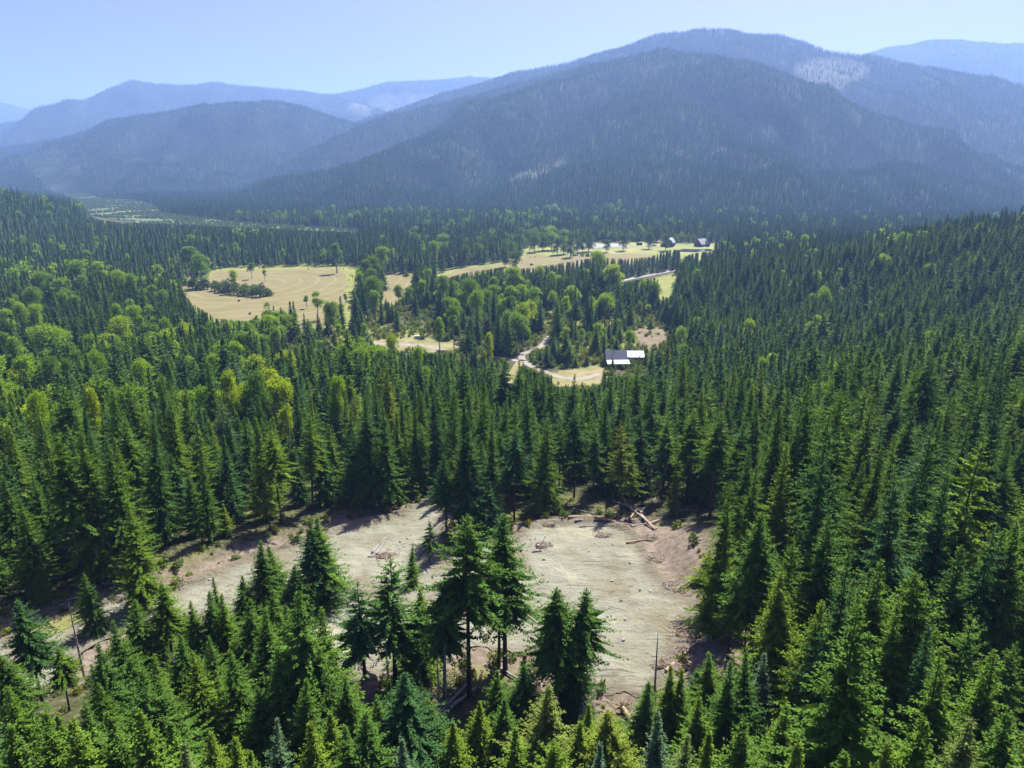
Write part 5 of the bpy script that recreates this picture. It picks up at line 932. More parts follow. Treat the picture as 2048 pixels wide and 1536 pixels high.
def hay_material(name, cx, cy, sx, sy, period, rot=0.0):
    t = NT(name); p = t.pos()
    mp = t.n('ShaderNodeMapping', {'Vector': p, 'Location': (-cx * sx, -cy * sy, 0), 'Scale': (sx, sy, 0)}).outputs[0]
    ln = t.n('ShaderNodeVectorMath', {0: mp}, operation='LENGTH').outputs['Value']
    wob = t.math('MULTIPLY', t.noise(p, .012, 3), 14.0)
    ph = t.math('DIVIDE', t.math('ADD', ln, wob), period)
    fr = t.math('ABSOLUTE', t.math('SUBTRACT', t.math('FRACT', ph), .5))
    line = t.n('ShaderNodeMapRange', {'Value': fr, 'From Min': .38, 'From Max': .5, 'To Min': 0, 'To Max': .5}).outputs[0]
    fr2 = t.math('ABSOLUTE', t.math('SUBTRACT', t.math('FRACT', t.math('MULTIPLY', ph, 3.0)), .5))
    n = t.noise(p, .03, 5, .65); n2 = t.noise(p, .6, 3)
    c = t.ramp(n, [(.3, (0.120, 0.110, 0.040)), (.5, (0.155, 0.136, 0.057)), (.7, (0.174, 0.152, 0.070))])
    c = t.mix(t.math('MULTIPLY', fr2, .45), c, (0.128, 0.113, 0.044))
    c = t.mix(t.math('MULTIPLY', line, t.n('ShaderNodeMapRange', {'Value': n, 'From Min': .3, 'From Max': .5, 'To Min': .2, 'To Max': 1}).outputs[0]), c, (0.251, 0.227, 0.120))
    c = t.mix(t.math('MULTIPLY', n2, .3), c, (0.126, 0.117, 0.044))
    return t.done(t.principled(c, .95, .1))
M['hay'] = hay_material('mown_hay', -265, 735, 1.0, .75, 17.0)
M['hay2'] = hay_material('mown_hay_lines', -700, 760, 1.0, .2, 13.0)
M['hay3'] = hay_material('mown_hay_far', 0, 400, .2, 1.0, 16.0)
def mountain_material():
    t = NT('mountain_side'); p = t.pos()
    cut = t.n('ShaderNodeAttribute', attribute_type='GEOMETRY', attribute_name='cut').outputs['Fac']
    n = t.noise(p, .02, 6, .7); n2 = t.noise(p, .11, 4, .7)
    f = t.ramp(n2, [(.3, (.010, .018, .010)), (.5, (.024, .036, .018)), (.7, (.050, .060, .032))])
    f = t.mix(t.n('ShaderNodeMapRange', {'Value': n, 'From Min': .52, 'From Max': .74, 'To Min': 0, 'To Max': .35}).outputs[0], f, (.13, .135, .080))
    c = t.ramp(n2, [(.3, (.04, .055, .030)), (.5, (.085, .088, .060)), (.7, (.14, .135, .10))])
    k = t.math('ADD', cut, t.math('MULTIPLY', t.math('SUBTRACT', n2, .5), 1.2), True)
    k = t.math('MULTIPLY', k, t.math('GREATER_THAN', cut, .02))
    return t.done(t.principled(t.mix(k, f, c), .95, .05, bump=n2, bump_d=6.0))
M['mountain'] = mountain_material()
def flat_mat(name, col, rough=.6, spec=.3, metal=0.0, var=.25, scale=2.0):
    t = NT(name); n = t.noise(t.obj(), scale, 4)
    a = tuple(c * (1 - var) for c in col); b = tuple(min(1, c * (1 + var)) for c in col)
    return t.done(t.principled(t.ramp(n, [(.3, a), (.7, b)]), rough, spec, metal))
M['log_wall'] = flat_mat('log_wall', (.060, .042, .030), .8)
M['dark_wall'] = flat_mat('dark_wall', (.055, .055, .060), .8)
M['red_wall'] = flat_mat('weathered_wall', (.090, .075, .065), .8)
M['pale_wall'] = flat_mat('pale_wall', (.62, .62, .60), .6, var=.08)
M['slate_roof'] = flat_mat('slate_metal_roof', (.085, .098, .130), .5, .4, .0, .12, .8)
M['bright_roof'] = flat_mat('galvanised_roof', (.31, .325, .36), .6, .3, .1, .15, .9)
M['grey_roof'] = flat_mat('grey_shingle_roof', (.23, .22, .22), .75, .3, .0, .12, .8)
M['glass'] = flat_mat('window_glass', (.03, .04, .05), .1, .6, 0, .1)
M['trim'] = flat_mat('trim', (.30, .24, .18), .7)
M['white_paint'] = flat_mat('white_paint', (.78, .78, .77), .4, .4, var=.04)
M['tyre'] = flat_mat('tyre_rubber', (.015, .015, .015), .9)
M['hide'] = flat_mat('black_hide', (.018, .015, .013), .7)
M['bale'] = flat_mat('bale_wrap', (.045, .045, .040), .7, .3)
M['bale_end'] = flat_mat('bale_straw', (.20, .16, .09), .95)
M['tractor_paint'] = flat_mat('tractor_paint', (.05, .08, .05), .45, .5)
M['stone'] = flat_mat('stone', (.26, .25, .235), .9, .2, 0, .35, 1.2)

# ---------------------------------------------------------------- ground, mountains ----
PAD = GRAVEL_CLEARING
def gz(x, y):
    return float(ground(np.array([float(x)]), np.array([float(y)]), PAD)[0])
def catmull(pts, closed=True, n=6):
    P = np.array(pts, float); out = []
    m = len(P)
    for i in range(m if closed else m - 1):
        p0, p1, p2, p3 = (P[(i - 1) % m], P[i], P[(i + 1) % m], P[(i + 2) % m]) if closed else (P[max(i - 1, 0)], P[i], P[i + 1], P[min(i + 2, m - 1)])
        for k in range(n):
            t = k / n
            out.append(.5 * ((2 * p1) + (-p0 + p2) * t + (2 * p0 - 5 * p1 + 4 * p2 - p3) * t * t + (-p0 + 3 * p1 - 3 * p2 + p3) * t ** 3))
    if not closed: out.append(P[-1])
    return np.array(out)
def ribbon(pts, w):
    c = catmull(pts, False, 6)
    d = np.gradient(c, axis=0); d /= np.linalg.norm(d, axis=1)[:, None] + 1e-9
    nrm = np.stack([-d[:, 1], d[:, 0]], 1) * (w / 2)
    return np.concatenate([c + nrm, (c - nrm)[::-1]])
def ragged(P, amp=3.0, wave=13.0):
    """an outline with the small bays and tongues of a real field edge"""
    d = np.stack([fbm(P[:, 0] / wave, P[:, 1] / wave, 3), fbm(P[:, 0] / wave + 71, P[:, 1] / wave, 3)], 1)
    return P + d * amp * 2
CLEAR = {k: ragged(catmull(v, True, 12), 2.0 if k in ('YARD', 'STUMPLAND', 'GRASSYCUT') else 4.0, 9 if k in ('YARD', 'STUMPLAND', 'GRASSYCUT') else 16) for k, v in POLYGONS.items()}
ROAD_POLY = {k: ribbon(*v) for k, v in ROADS.items()}
GRASSY = ['HAYGRASS', 'GRASSYCUT', 'STUMPLAND', 'GREENFIELD', 'YARD', 'FARMGRASS']

def build_ground():
    fine = np.radians(np.arange(-47, 47.01, .25)); coarse = np.radians(np.concatenate([np.arange(-180, -47, 7.0), np.arange(53, 180, 7.0)]))
    ang = np.sort(np.concatenate([fine, coarse]))
    rr = [0.0]; r = 6.0
    while r < 16000:
        rr.append(r); r *= 1.0135 if 25 < r < 1500 else 1.05
    rr = np.array(rr); na, nr = len(ang), len(rr)
    A, Rr = np.meshgrid(ang, rr)
    X = np.sin(A) * Rr; Y = np.cos(A) * Rr
    Z = ground(X.ravel(), Y.ravel(), PAD).reshape(X.shape)
    sd = pad_mask(X.ravel(), Y.ravel(), PAD).reshape(X.shape)
    Z = Z - 1.2 * sstep(-.9, -2.2, sd)
    dirt = np.where(X > 18, sstep(15, 6, sd), sstep(6.5, 1.5, sd))
    grass = np.zeros_like(Z)
    x, y = X.ravel(), Y.ravel()
    g = grass.ravel()
    for k in GRASSY + ['HAYFIELD2']:
        P = CLEAR[k]; c = P.mean(0)
        big = (P - c) * 1.18 + c
        g[inside(x, y, big)] = .85
    m = (y > 330) & (y < 640) & (np.abs(x) < 260)
    g[m] = np.maximum(g[m], sstep(.52, .66, vnoise(x[m] / 38 + 5, y[m] / 46)) * .9)
    m = (y < 330) & (y > 40)
    g[m] = np.maximum(g[m], sstep(.62, .8, vnoise(x[m] / 13 + 5, y[m] / 13)) * .5)
    i = np.arange(na * nr).reshape(nr, na)
    q = np.stack([i[:-1, :], np.roll(i, -1, 1)[:-1, :], np.roll(i, -1, 1)[1:, :], i[1:, :]], -1).reshape(-1, 4)[:, ::-1]
    V = np.stack([X, Y, Z], -1).reshape(-1, 3)
    me = mesh_np('ground', V, [q], [M['floor']], smooth=True)
    float_attr(me, 'dirt', dirt.ravel()); float_attr(me, 'grass', g)
    tag(link('ground', me), kind='structure')
build_ground()

def sheet(name, outline, mat, lift, cell, kind='structure', zfun=None):
    """a draped sheet: outline plus a grid of inner points, triangulated"""
    P = np.asarray(outline, float)
    x0, y0 = P.min(0); x1, y1 = P.max(0)
    gx, gy = np.meshgrid(np.arange(x0, x1, cell), np.arange(y0, y1, cell))
    gx = gx.ravel() + RNG.uniform(-.2, .2, gx.size) * cell; gy = gy.ravel() + RNG.uniform(-.2, .2, gy.size) * cell
    d, ins = seg_dist(gx, gy, P); k = ins & (d > cell * .4)
    pts = np.concatenate([P, np.stack([gx[k], gy[k]], 1)]); n = len(P)
    v, _, f, *_ = delaunay_2d_cdt([Vector(p) for p in pts], [(i, (i + 1) % n) for i in range(n)], [list(range(n))], 1, 1e-4)
    xy = np.array([(p.x, p.y) for p in v])
    z = ground(xy[:, 0], xy[:, 1], PAD) + lift if zfun is None else zfun(xy[:, 0], xy[:, 1]) + lift
    f = [t if len(t) == 3 else t[:3] for t in f]
    me = mesh_np(name, np.column_stack([xy, z]), [np.array(f)], [mat], smooth=True)
    # faces up
    o = link(name, me)
    if sum(p.normal.z for p in me.polygons[:50]) < 0: me.flip_normals()
    return tag(o, kind=kind)
pad_line = catmull(PAD, True, 8)
pad_line = pad_line + np.stack([fbm(pad_line[:, 0] / 2.2, pad_line[:, 1] / 2.2, 3), fbm(pad_line[:, 0] / 2.2 + 50, pad_line[:, 1] / 2.2, 3)], 1) * 2.6
_pad = sheet('gravel_ground', pad_line, M['gravel'], .07, .6)
_co = np.zeros(len(_pad.data.vertices) * 3); _pad.data.vertices.foreach_get('co', _co); _co = _co.reshape(-1, 3)
float_attr(_pad.data, 'soil', sstep(-5.5, 0, pad_mask(_co[:, 0], _co[:, 1], PAD)) * np.where(_co[:, 0] > 10, 1.0, .75))
sheet('grass_strip', catmull(GRASS_STRIP, True, 6), M['dry_yard'], .16, 1.0)
sheet('field_margin', CLEAR['HAYGRASS'], M['green_grass'], .04, 12)
sheet('hay_field', CLEAR['HAYFIELD'], M['hay'], .09, 12)
sheet('hay_field', CLEAR['HAYFIELD2'], M['hay2'], .09, 12)
sheet('pasture', CLEAR['FARMGRASS'], M['farm_grass'], .05, 16)
sheet('hay_field', CLEAR['FARMHAY'], M['hay3'], .10, 16)
sheet('riding_arena_sand', POLYGONS['ARENA'], M['sand'], .16, 16)
sheet('pale_field', CLEAR['PALEPATCH'], M['green_grass'], .16, 12)
sheet('pond_water', CLEAR['POND'], M['pond'], .13, 10)
sheet('pasture', CLEAR['GREENFIELD'], M['green_grass'], .05, 8)
sheet('yard', CLEAR['YARD'], M['dry_yard'], .06, 5)
sheet('logged_patch', CLEAR['STUMPLAND'], M['slash'], .06, 5)
sheet('dry_grass_patch', CLEAR['GRASSYCUT'], M['dry_yard'], .05, 6)
sheet('meadow', CLEAR['MEADOW'], M['meadow'], .3, 40)
for k, P in ROAD_POLY.items():
    sheet(k, P, M['asphalt'] if k == 'county_road' else M['dry_yard'] if k == 'grassy_track' else M['track'], .12, 3.0)

class HF:
    """regular height grid of one mountain"""
    def __init__(self, key, cell, pad=1400):
        self.r = CRESTS[key]
        P = np.array([p for pts, *_ in self.r for p in pts], float)
        self.x0, self.y0 = P[:, 0].min() - pad, max(P[:, 1].min() - pad * 1.3, 1500)
        self.c = cell
        nx = int((P[:, 0].max() + pad - self.x0) / cell) + 1; ny = int((P[:, 1].max() + pad * .6 - self.y0) / cell) + 1
        X, Y = np.meshgrid(self.x0 + np.arange(nx) * cell, self.y0 + np.arange(ny) * cell)
        Z = ridge_height(X, Y, self.r)
        Z = np.where(Z < 120, 120 + (Z - 120) * np.where(Z < 120, .72, 1), Z)     # foot slopes ease out
        self.X, self.Y, self.Z = X, Y, Z
        self.nx, self.ny = nx, ny
    def at(self, x, y):
        fx = np.clip((x - self.x0) / self.c, 0, self.nx - 1.001); fy = np.clip((y - self.y0) / self.c, 0, self.ny - 1.001)
        i = fx.astype(int); j = fy.astype(int); u = fx - i; v = fy - j
        z = (self.Z[j, i] * (1 - u) + self.Z[j, i + 1] * u) * (1 - v) + (self.Z[j + 1, i] * (1 - u) + self.Z[j + 1, i + 1] * u) * v
        out = (x < self.x0) | (x > self.x0 + (self.nx - 1) * self.c) | (y < self.y0) | (y > self.y0 + (self.ny - 1) * self.c)
        return np.where(out, -500, z)
    def build(self, name, cutkey=None):
        i = np.arange(self.nx * self.ny).reshape(self.ny, self.nx)
        q = np.stack([i[:-1, :-1], i[:-1, 1:], i[1:, 1:], i[1:, :-1]], -1).reshape(-1, 4)
        keep = (self.Z.ravel()[q] > -60).any(1)
        q = q[keep]
        used = np.unique(q); remap = np.full(self.nx * self.ny, -1); remap[used] = np.arange(len(used))
        V = np.stack([self.X, self.Y, self.Z], -1).reshape(-1, 3)[used]
        me = mesh_np(name, V, [remap[q]], [M['mountain']], smooth=True)
        cut = np.zeros(len(V))
        if cutkey:
            d, ins = seg_dist(V[:, 0], V[:, 1], CUTBLOCKS[cutkey]); cut = np.where(ins, sstep(0, 45, d) * .8 + .15, 0)
        float_attr(me, 'cut', cut)
        return tag(link(name, me), kind='structure')
MT = {}
for key, cell, name, cutkey in (('main', 22, 'mountain', 'main'), ('back', 30, 'mountain_ridge', 'back'), ('lefthill', 25, 'hill', None),
                                ('leftback', 34, 'mountain_ridge', 'leftback'), ('farleft', 90, 'far_mountain', None), ('farright', 60, 'far_mountain', None)):
    MT[key] = HF(key, cell); MT[key].build(name, cutkey)
def surface(x, y):
    z = ground(x, y, PAD)
    for h in MT.values(): z = np.maximum(z, h.at(x, y))
    return z

# how much of each place the valley's own relief leaves in sight from the drone's height
VA = np.arange(-46, 46.01, .2); VR = 30 * 1.012 ** np.arange(0, 510)
_a, _r = np.meshgrid(np.radians(VA), VR, indexing='ij')
_el = (surface((np.sin(_a) * _r).ravel(), (np.cos(_a) * _r).ravel()).reshape(_a.shape) - CAM_Z) / _r
HOR = np.maximum.accumulate(_el, axis=1)
def in_sight(x, y, z, slack=.004):
    a = np.degrees(np.arctan2(x, y)); r = np.hypot(x, y)
    i = np.clip(np.round((a + 46) / .2).astype(int), 0, len(VA) - 1); j = np.clip((np.log(r / 30) / math.log(1.012)).astype(int) - 2, 0, len(VR) - 1)
    return (z - CAM_Z) / r > HOR[i, j] - slack

# ---------------------------------------------------------------- trees ----
def spray(P, D, L, Wd, roll, rng):
    """kite-shaped twigs: base points, directions, lengths, widths -> verts, quads"""
    D = D / (np.linalg.norm(D, axis=1)[:, None] + 1e-9)
    up = np.tile([0, 0, 1.0], (len(P), 1))
    S = np.cross(D, up); S /= np.linalg.norm(S, axis=1)[:, None] + 1e-9
    U = np.cross(S, D)
    S = S * np.cos(roll)[:, None] + U * np.sin(roll)[:, None]
    mid = P + D * (L * .5)[:, None]
    tip = P + D * L[:, None]; tip[:, 2] -= L * .10
    V = np.stack([P, mid + S * Wd[:, None], tip, mid - S * Wd[:, None]], 1).reshape(-1, 3)
    Q = np.arange(len(P) * 4).reshape(-1, 4)
    return V, Q
def conifer(seed, H=24.0, R=3.3, base=.12, whorl=.55, per=10, step=.20, twig=.42, wid=.24, top_ang=35, bot_ang=-12, droop=.18, tip=.12, shape=.9, gap=.08, hang=.25, ragged=.22):
    rng = np.random.RandomState(seed)
    Ps, Ds, Ls, Ws, Rs = [], [], [], [], []
    z = base * H
    ph = rng.rand() * 6.28
    lobes = rng.uniform(.75, 1.15, 9)                      # uneven outline round the tree
    while z < H * .985:
        t = (z - base * H) / (H * (1 - base))
        prof = (1 - t) ** (shape + .15) * min(1, .45 + t * 4.5)
        n = max(3, int(round(per * (1 - .35 * t) + rng.uniform(-1, 1))))
        for k in range(n):
            if rng.rand() < gap: continue
            az = ph + k * 6.283 / n + rng.normal(0, .25)
            L = max(.22, R * prof * lobes[int(az / 6.283 * 9) % 9] * (1 + rng.normal(0, ragged)))
            ang = math.radians(bot_ang + (top_ang - bot_ang) * t ** 1.4 + rng.normal(0, 6))
            zz = z + rng.uniform(-.5, .5) * whorl
            m = max(2, int(L / step))
            s = (np.arange(m) + .6 + rng.uniform(-.3, .3, m)) / m * L
            s = np.maximum(s, L * .08)
            out = np.array([math.cos(az), math.sin(az), 0]); side = np.array([-math.sin(az), math.cos(az), 0])
            f = s / L
            r = s * math.cos(ang); dz = s * math.sin(ang) - droop * L * f ** 2 + tip * L * f ** 4
            P = out[None] * r[:, None]; P[:, 2] = zz + dz
            slope = math.sin(ang) - 2 * droop * f + 4 * tip * f ** 3
            T = out[None] * math.cos(ang) + np.zeros((m, 1)); T = T.copy(); T[:, 2] = slope
            for sg in (-1, 1):
                ln = (twig * (.55 + .55 * (1 - f)) * (1 + .10 * L)) * (1 - .40 * t) * rng.uniform(.7, 1.35, m)
                ca = rng.uniform(.5, .8, m)[:, None]
                D = T * ca + side[None] * sg * np.sqrt(1 - ca ** 2); D[:, 2] -= rng.uniform(-.1, .35, m)
                Ps.append(P + rng.normal(0, .05, P.shape)); Ds.append(D); Ls.append(ln); Ws.append(ln * wid * rng.uniform(.7, 1.2, m)); Rs.append(rng.normal(0, .55, m))
            h = rng.rand(m) < hang
            if h.any():
                D = T[h] * .4 + side[None] * rng.normal(0, .4, h.sum())[:, None]; D[:, 2] -= 1.0
                ln = twig * rng.uniform(.6, 1.2, h.sum())
                Ps.append(P[h]); Ds.append(D); Ls.append(ln); Ws.append(ln * wid); Rs.append(rng.uniform(-1.5, 1.5, h.sum()))
            # wide kite through the bough's middle, added to block light inside the crown
            cz = P[max(0, m // 2 - 1):max(1, m // 2)]
            Ps.append(np.array([[0, 0, zz]])); Ds.append(cz - np.array([[0, 0, zz]])); Ls.append(np.array([L * rng.uniform(.6, .8)])); Ws.append(np.array([L * rng.uniform(.10, .17)])); Rs.append(rng.normal(0, .7, 1))
            # tip of the bough
            Ps.append(P[-1:]); Ds.append(T[-1:]); Ls.append(np.array([twig * (1 - .5 * t) * rng.uniform(.7, 1.3)])); Ws.append(Ls[-1] * wid); Rs.append(rng.normal(0, .5, 1))
        z += whorl * (1 - .45 * t) * rng.uniform(.8, 1.2); ph += 2.4
    # leader
    k = 7
    a = rng.rand(k) * 6.28
    Ps.append(np.column_stack([np.zeros(k), np.zeros(k), np.linspace(H * .965, H * .99, k)])); Ds.append(np.column_stack([np.cos(a) * .5, np.sin(a) * .5, np.ones(k)])); Ls.append(np.full(k, min(twig, .5) * .9)); Ws.append(np.full(k, min(twig, .5) * .2)); Rs.append(rng.uniform(-1, 1, k))
    return spray(np.concatenate(Ps), np.concatenate(Ds), np.concatenate(Ls), np.concatenate(Ws), np.concatenate(Rs), rng)
def trunk(seed, H=24.0, r0=.28, n=7, segs=7, stubs=0, stub_lo=.1, stub_hi=.5):
    rng = np.random.RandomState(seed); mb = MB()
    pts, rad = [], []
    bx, by = rng.normal(0, .12, 2)
    for i in range(segs + 1):
        t = i / segs
        pts.append((bx * math.sin(t * 3), by * math.sin(t * 3), -1.2 + t * (H * .985 + 1.2))); rad.append(max(.02, r0 * (1 - t) ** .8 * (1.25 if i == 0 else 1)))
    mb.tube(pts, rad, n)
    for k in range(stubs):
        z = H * rng.uniform(stub_lo, stub_hi); a = rng.rand() * 6.28; L = rng.uniform(.5, 1.7)
        mb.tube([(0, 0, z), (math.cos(a) * L * .6, math.sin(a) * L * .6, z - .12 * L), (math.cos(a) * L, math.sin(a) * L, z - .35 * L)], [.035, .022, .008], 3)
    return np.array(mb.v), mb.f
def pyfaces(V, f, name, mat, smooth=False):
    me = bpy.data.meshes.new(name); me.from_pydata([tuple(p) for p in V], [], f); me.materials.append(mat); me.update(); return me
def joined(name, parts):
    """one mesh of several (V, faces, material)"""
    V = []; blocks = []; idx = []; mats = []; n = 0
    tri = []; 
    for v, f, m in parts:
        mats.append(m); k = len(mats) - 1
        by = {}
        if isinstance(f, np.ndarray): by[f.shape[1]] = f
        else:
            for t in f: by.setdefault(len(t), []).append(t)
        for kk, ff in by.items():
            blocks.append(np.asarray(ff) + n); idx.append(np.full(len(ff), k))
        V.append(np.asarray(v)); n += len(v)
    return mesh_np(name, np.concatenate(V), blocks, mats, np.concatenate(idx))
# eleven crowns: dense firs, firs with a clear lower stem, cedars, spires, one sparse
KIND = [dict(R=5.80, base=.07), dict(R=6.46, base=.05, shape=.8, per=9, droop=.22), dict(R=5.30, base=.10, per=8, top_ang=42, gap=.12),
        dict(R=5.46, base=.38, shape=.75), dict(R=4.97, base=.50, shape=.65, gap=.15, ragged=.3), dict(R=4.14, base=.42, shape=.7, gap=.16, per=7, ragged=.3),
        dict(R=5.63, base=.04, shape=.85, droop=.38, tip=.22, hang=.6, bot_ang=-5, twig=.44, wid=.19), dict(R=4.80, base=.05, shape=.7, droop=.42, tip=.24, hang=.7, bot_ang=-5, twig=.44, wid=.19),
        dict(R=4.14, base=.05, shape=.85, per=9, top_ang=40, twig=.36, whorl=.5), dict(R=3.48, base=.07, shape=.75, per=9, top_ang=30, whorl=.5),
        dict(R=5.14, base=.28, shape=.6, gap=.22, per=7, whorl=.8, ragged=.35, twig=.40)]
CROWN, STEM, HIGH = [], [], []
for i, k in enumerate(KIND):
    V, Q = conifer(100 + i, **k)
    CROWN.append(mesh_np('crown', V, [Q], [M['needles']]))
    tv, tf = trunk(200 + i, stubs=26 if k['base'] > .2 else 8, stub_lo=.08, stub_hi=max(.3, k['base'] + .08))
    STEM.append(pyfaces(tv, tf, 'trunk', M['bark']))
    V2, Q2 = conifer(130 + i, **{**k, 'step': .33, 'twig': .52, 'wid': .27})
    HIGH.append(joined('fir', [(V2, Q2, M['needles']), (tv, tf, M['bark'])]))
print('high crown quads', [len(m.polygons) for m in CROWN])
MID = []
for i, k in enumerate([0, 1, 2, 3, 4, 8, 9, 7]):
    kk = dict(KIND[k]); kk.update(step=.45, twig=.80, wid=.36, whorl=.72, hang=.2); kk['per'] = 8
    V, Q = conifer(300 + i, **kk); tv, tf = trunk(400 + i, n=4, segs=3)
    MID.append(joined('fir_mid', [(V, Q, M['needles']), (tv, tf, M['bark'])]))
print('mid', [len(m.polygons) for m in MID])
def low_conifer(seed, H=24.0, R=3.0, layers=9, n=6, mat='needles'):
    rng = np.random.RandomState(seed); V = []; F = []
    for l in range(layers):
        t = l / layers
        z0 = H * (.08 + .92 * t); r = R * (1 - t) ** .85 + .25; up = H * .92 / layers * 1.7
        ph = rng.rand() * 6
        for k in range(n):
            if rng.rand() < .08: continue
            a = ph + k * 6.283 / n + rng.normal(0, .15); rr = r * rng.uniform(.65, 1.25); b = .62 * 3.14 / n * rng.uniform(.8, 1.2)
            zt = min(H, z0 + up)
            zl = z0 + rng.uniform(-.35, .35)
            i = len(V)
            V += [(0, 0, zt), (math.cos(a - b) * rr * .7, math.sin(a - b) * rr * .7, zl + .35), (math.cos(a) * rr, math.sin(a) * rr, zl - .25), (math.cos(a + b) * rr * .7, math.sin(a + b) * rr * .7, zl + .35)]
            F.append((i, i + 1, i + 2, i + 3))
    i = len(V); V += [(.25, 0, H * .9), (-.12, .2, H * .9), (-.12, -.2, H * .9), (0, 0, H)]; F += [(i, i + 1, i + 3), (i + 1, i + 2, i + 3), (i + 2, i, i + 3)]
    return joined('fir_low', [(np.array(V), F, M[mat])])
LOW = [low_conifer(500 + i, R=r, layers=11, n=7, mat='mid_needles') for i, r in enumerate((4.3, 5.0, 3.6, 4.2))]
TINY = [low_conifer(520 + i, R=r, layers=5, n=5, mat='far_needles') for i, r in enumerate((3.6, 4.2, 3.1))]

def broadleaf(seed, H=20.0, Wd=10.0, n=2600, leaf=.42, base=.28, lobes=11):
    """leaf faces on many overlapping lobes, denser outside; returns leaves and the lobe centres for the limbs"""
    rng = np.random.RandomState(seed)
    C, Rr = [], []
    for k in range(lobes):
        a = k * 2.4 + rng.rand(); q = math.sqrt((k + .5) / lobes); z = base + (1 - base) * ((.25 if base > .1 else .06) + .62 * rng.rand() ** .8)
        lim = math.sin(math.pi * min(1, max(.05, (z - base) / (1 - base)) ** .8 * .82 + .12))
        C.append((math.cos(a) * q * Wd * .36 * lim, math.sin(a) * q * Wd * .36 * lim, z * H - Wd * .06)); Rr.append(Wd * rng.uniform(.17, .26))
    C.append((0, 0, H - Wd * .24)); Rr.append(Wd * .24)
    C.append((0, 0, H * (base + .45 * (1 - base)))); Rr.append(Wd * .3)
    C = np.array(C); Rr = np.array(Rr)
    w = Rr ** 2; pick = rng.choice(len(C), n, p=w / w.sum())
    d = rng.normal(0, 1, (n, 3)); d /= np.linalg.norm(d, axis=1)[:, None]
    d[:, 2] = np.where(d[:, 2] < -.35, -d[:, 2], d[:, 2])
    rad = Rr[pick] * rng.uniform(.62, 1.08, n)
    clump = .75 + .5 * (vnoise(d[:, 0] * 3 + pick * 3.7 + 9, d[:, 2] * 3 + d[:, 1] * 3 + 9))
    P = C[pick] + d * (rad * clump)[:, None]
    D = d * .5 + rng.normal(0, .7, (n, 3))
    L = leaf * rng.uniform(.7, 1.5, n)
    V, Q = spray(P, D, L, L * .42, rng.uniform(-1.5, 1.5, n), rng)
    return V, Q, C
def limbs(seed, C, H, r0=.3, base=.25):
    mb = MB(); rng = np.random.RandomState(seed)
    top = H * .8
    mb.tube([(0, 0, -1), (0, 0, H * base), (.15, .1, H * .55), (0, 0, top)], [r0 * 1.2, r0 * .9, r0 * .55, .05], 6)
    for c in C[:-2]:
        z = H * rng.uniform(base * .9, .6); c = np.array(c)
        mb.tube([(0, 0, z), tuple(np.array([0, 0, z]) * .5 + c * .5 + np.array([0, 0, -.4])), tuple(c)], [r0 * .4, r0 * .22, .03], 4)
    return np.array(mb.v), mb.f
LEAFY = []                    # (crown mesh, trunk mesh, height, width)
for i, (H, Wd, n, leaf) in enumerate([(20, 10, 5200, .36), (20, 8, 4600, .34), (22, 12, 6200, .38), (18, 7, 3600, .34), (20, 10, 5200, .4), (20, 11, 5200, .4)]):
    V, Q, C = broadleaf(600 + i, H, Wd, n, leaf, .28 if i < 4 else .06, 11 if i < 4 else 16); tv, tf = limbs(620 + i, C, H)
    LEAFY.append((mesh_np('crown', V, [Q], [M['leaves']]), pyfaces(tv, tf, 'trunk', M['pale_bark']), H, Wd))
LEAFY_LOW = []
for i, (H, Wd, n, leaf) in enumerate([(20, 11, 2600, .52), (20, 9, 2200, .5), (18, 8, 1900, .5)]):
    V, Q, C = broadleaf(680 + i, H, Wd, n, leaf); tv, tf = limbs(690 + i, C, H)
    LEAFY_LOW.append(joined('poplar_mid', [(V, Q, M['leaves']), (tv, tf, M['pale_bark'])]))
for i, (H, Wd) in enumerate([(20, 10), (20, 8), (19, 11)]):
    V, Q, C = broadleaf(640 + i, H, Wd, 420, 1.25, .2, 9); tv, tf = limbs(660 + i, C[:2], H)
    LEAFY_LOW.append(joined('poplar_low', [(V, Q, M['leaves']), (tv, tf, M['pale_bark'])]))
def bush(seed, Wd=3.0, H=2.2, n=420, leaf=.26, mat='shrub_leaves'):
    V, Q, C = broadleaf(seed, H, Wd, n, leaf, .02, 7)
    return mesh_np('foliage', V, [Q], [M[mat]])
BUSH_HI = [bush(700, 3.0, 2.4, 700, .24), bush(701, 3.6, 2.0, 700, .26), bush(702, 2.4, 2.8, 600, .24)]
BUSH_LO = [bush(710, 3.0, 2.2, 160, .45), bush(711, 3.4, 1.8, 160, .45), bush(712, 2.2, 2.6, 150, .42)]

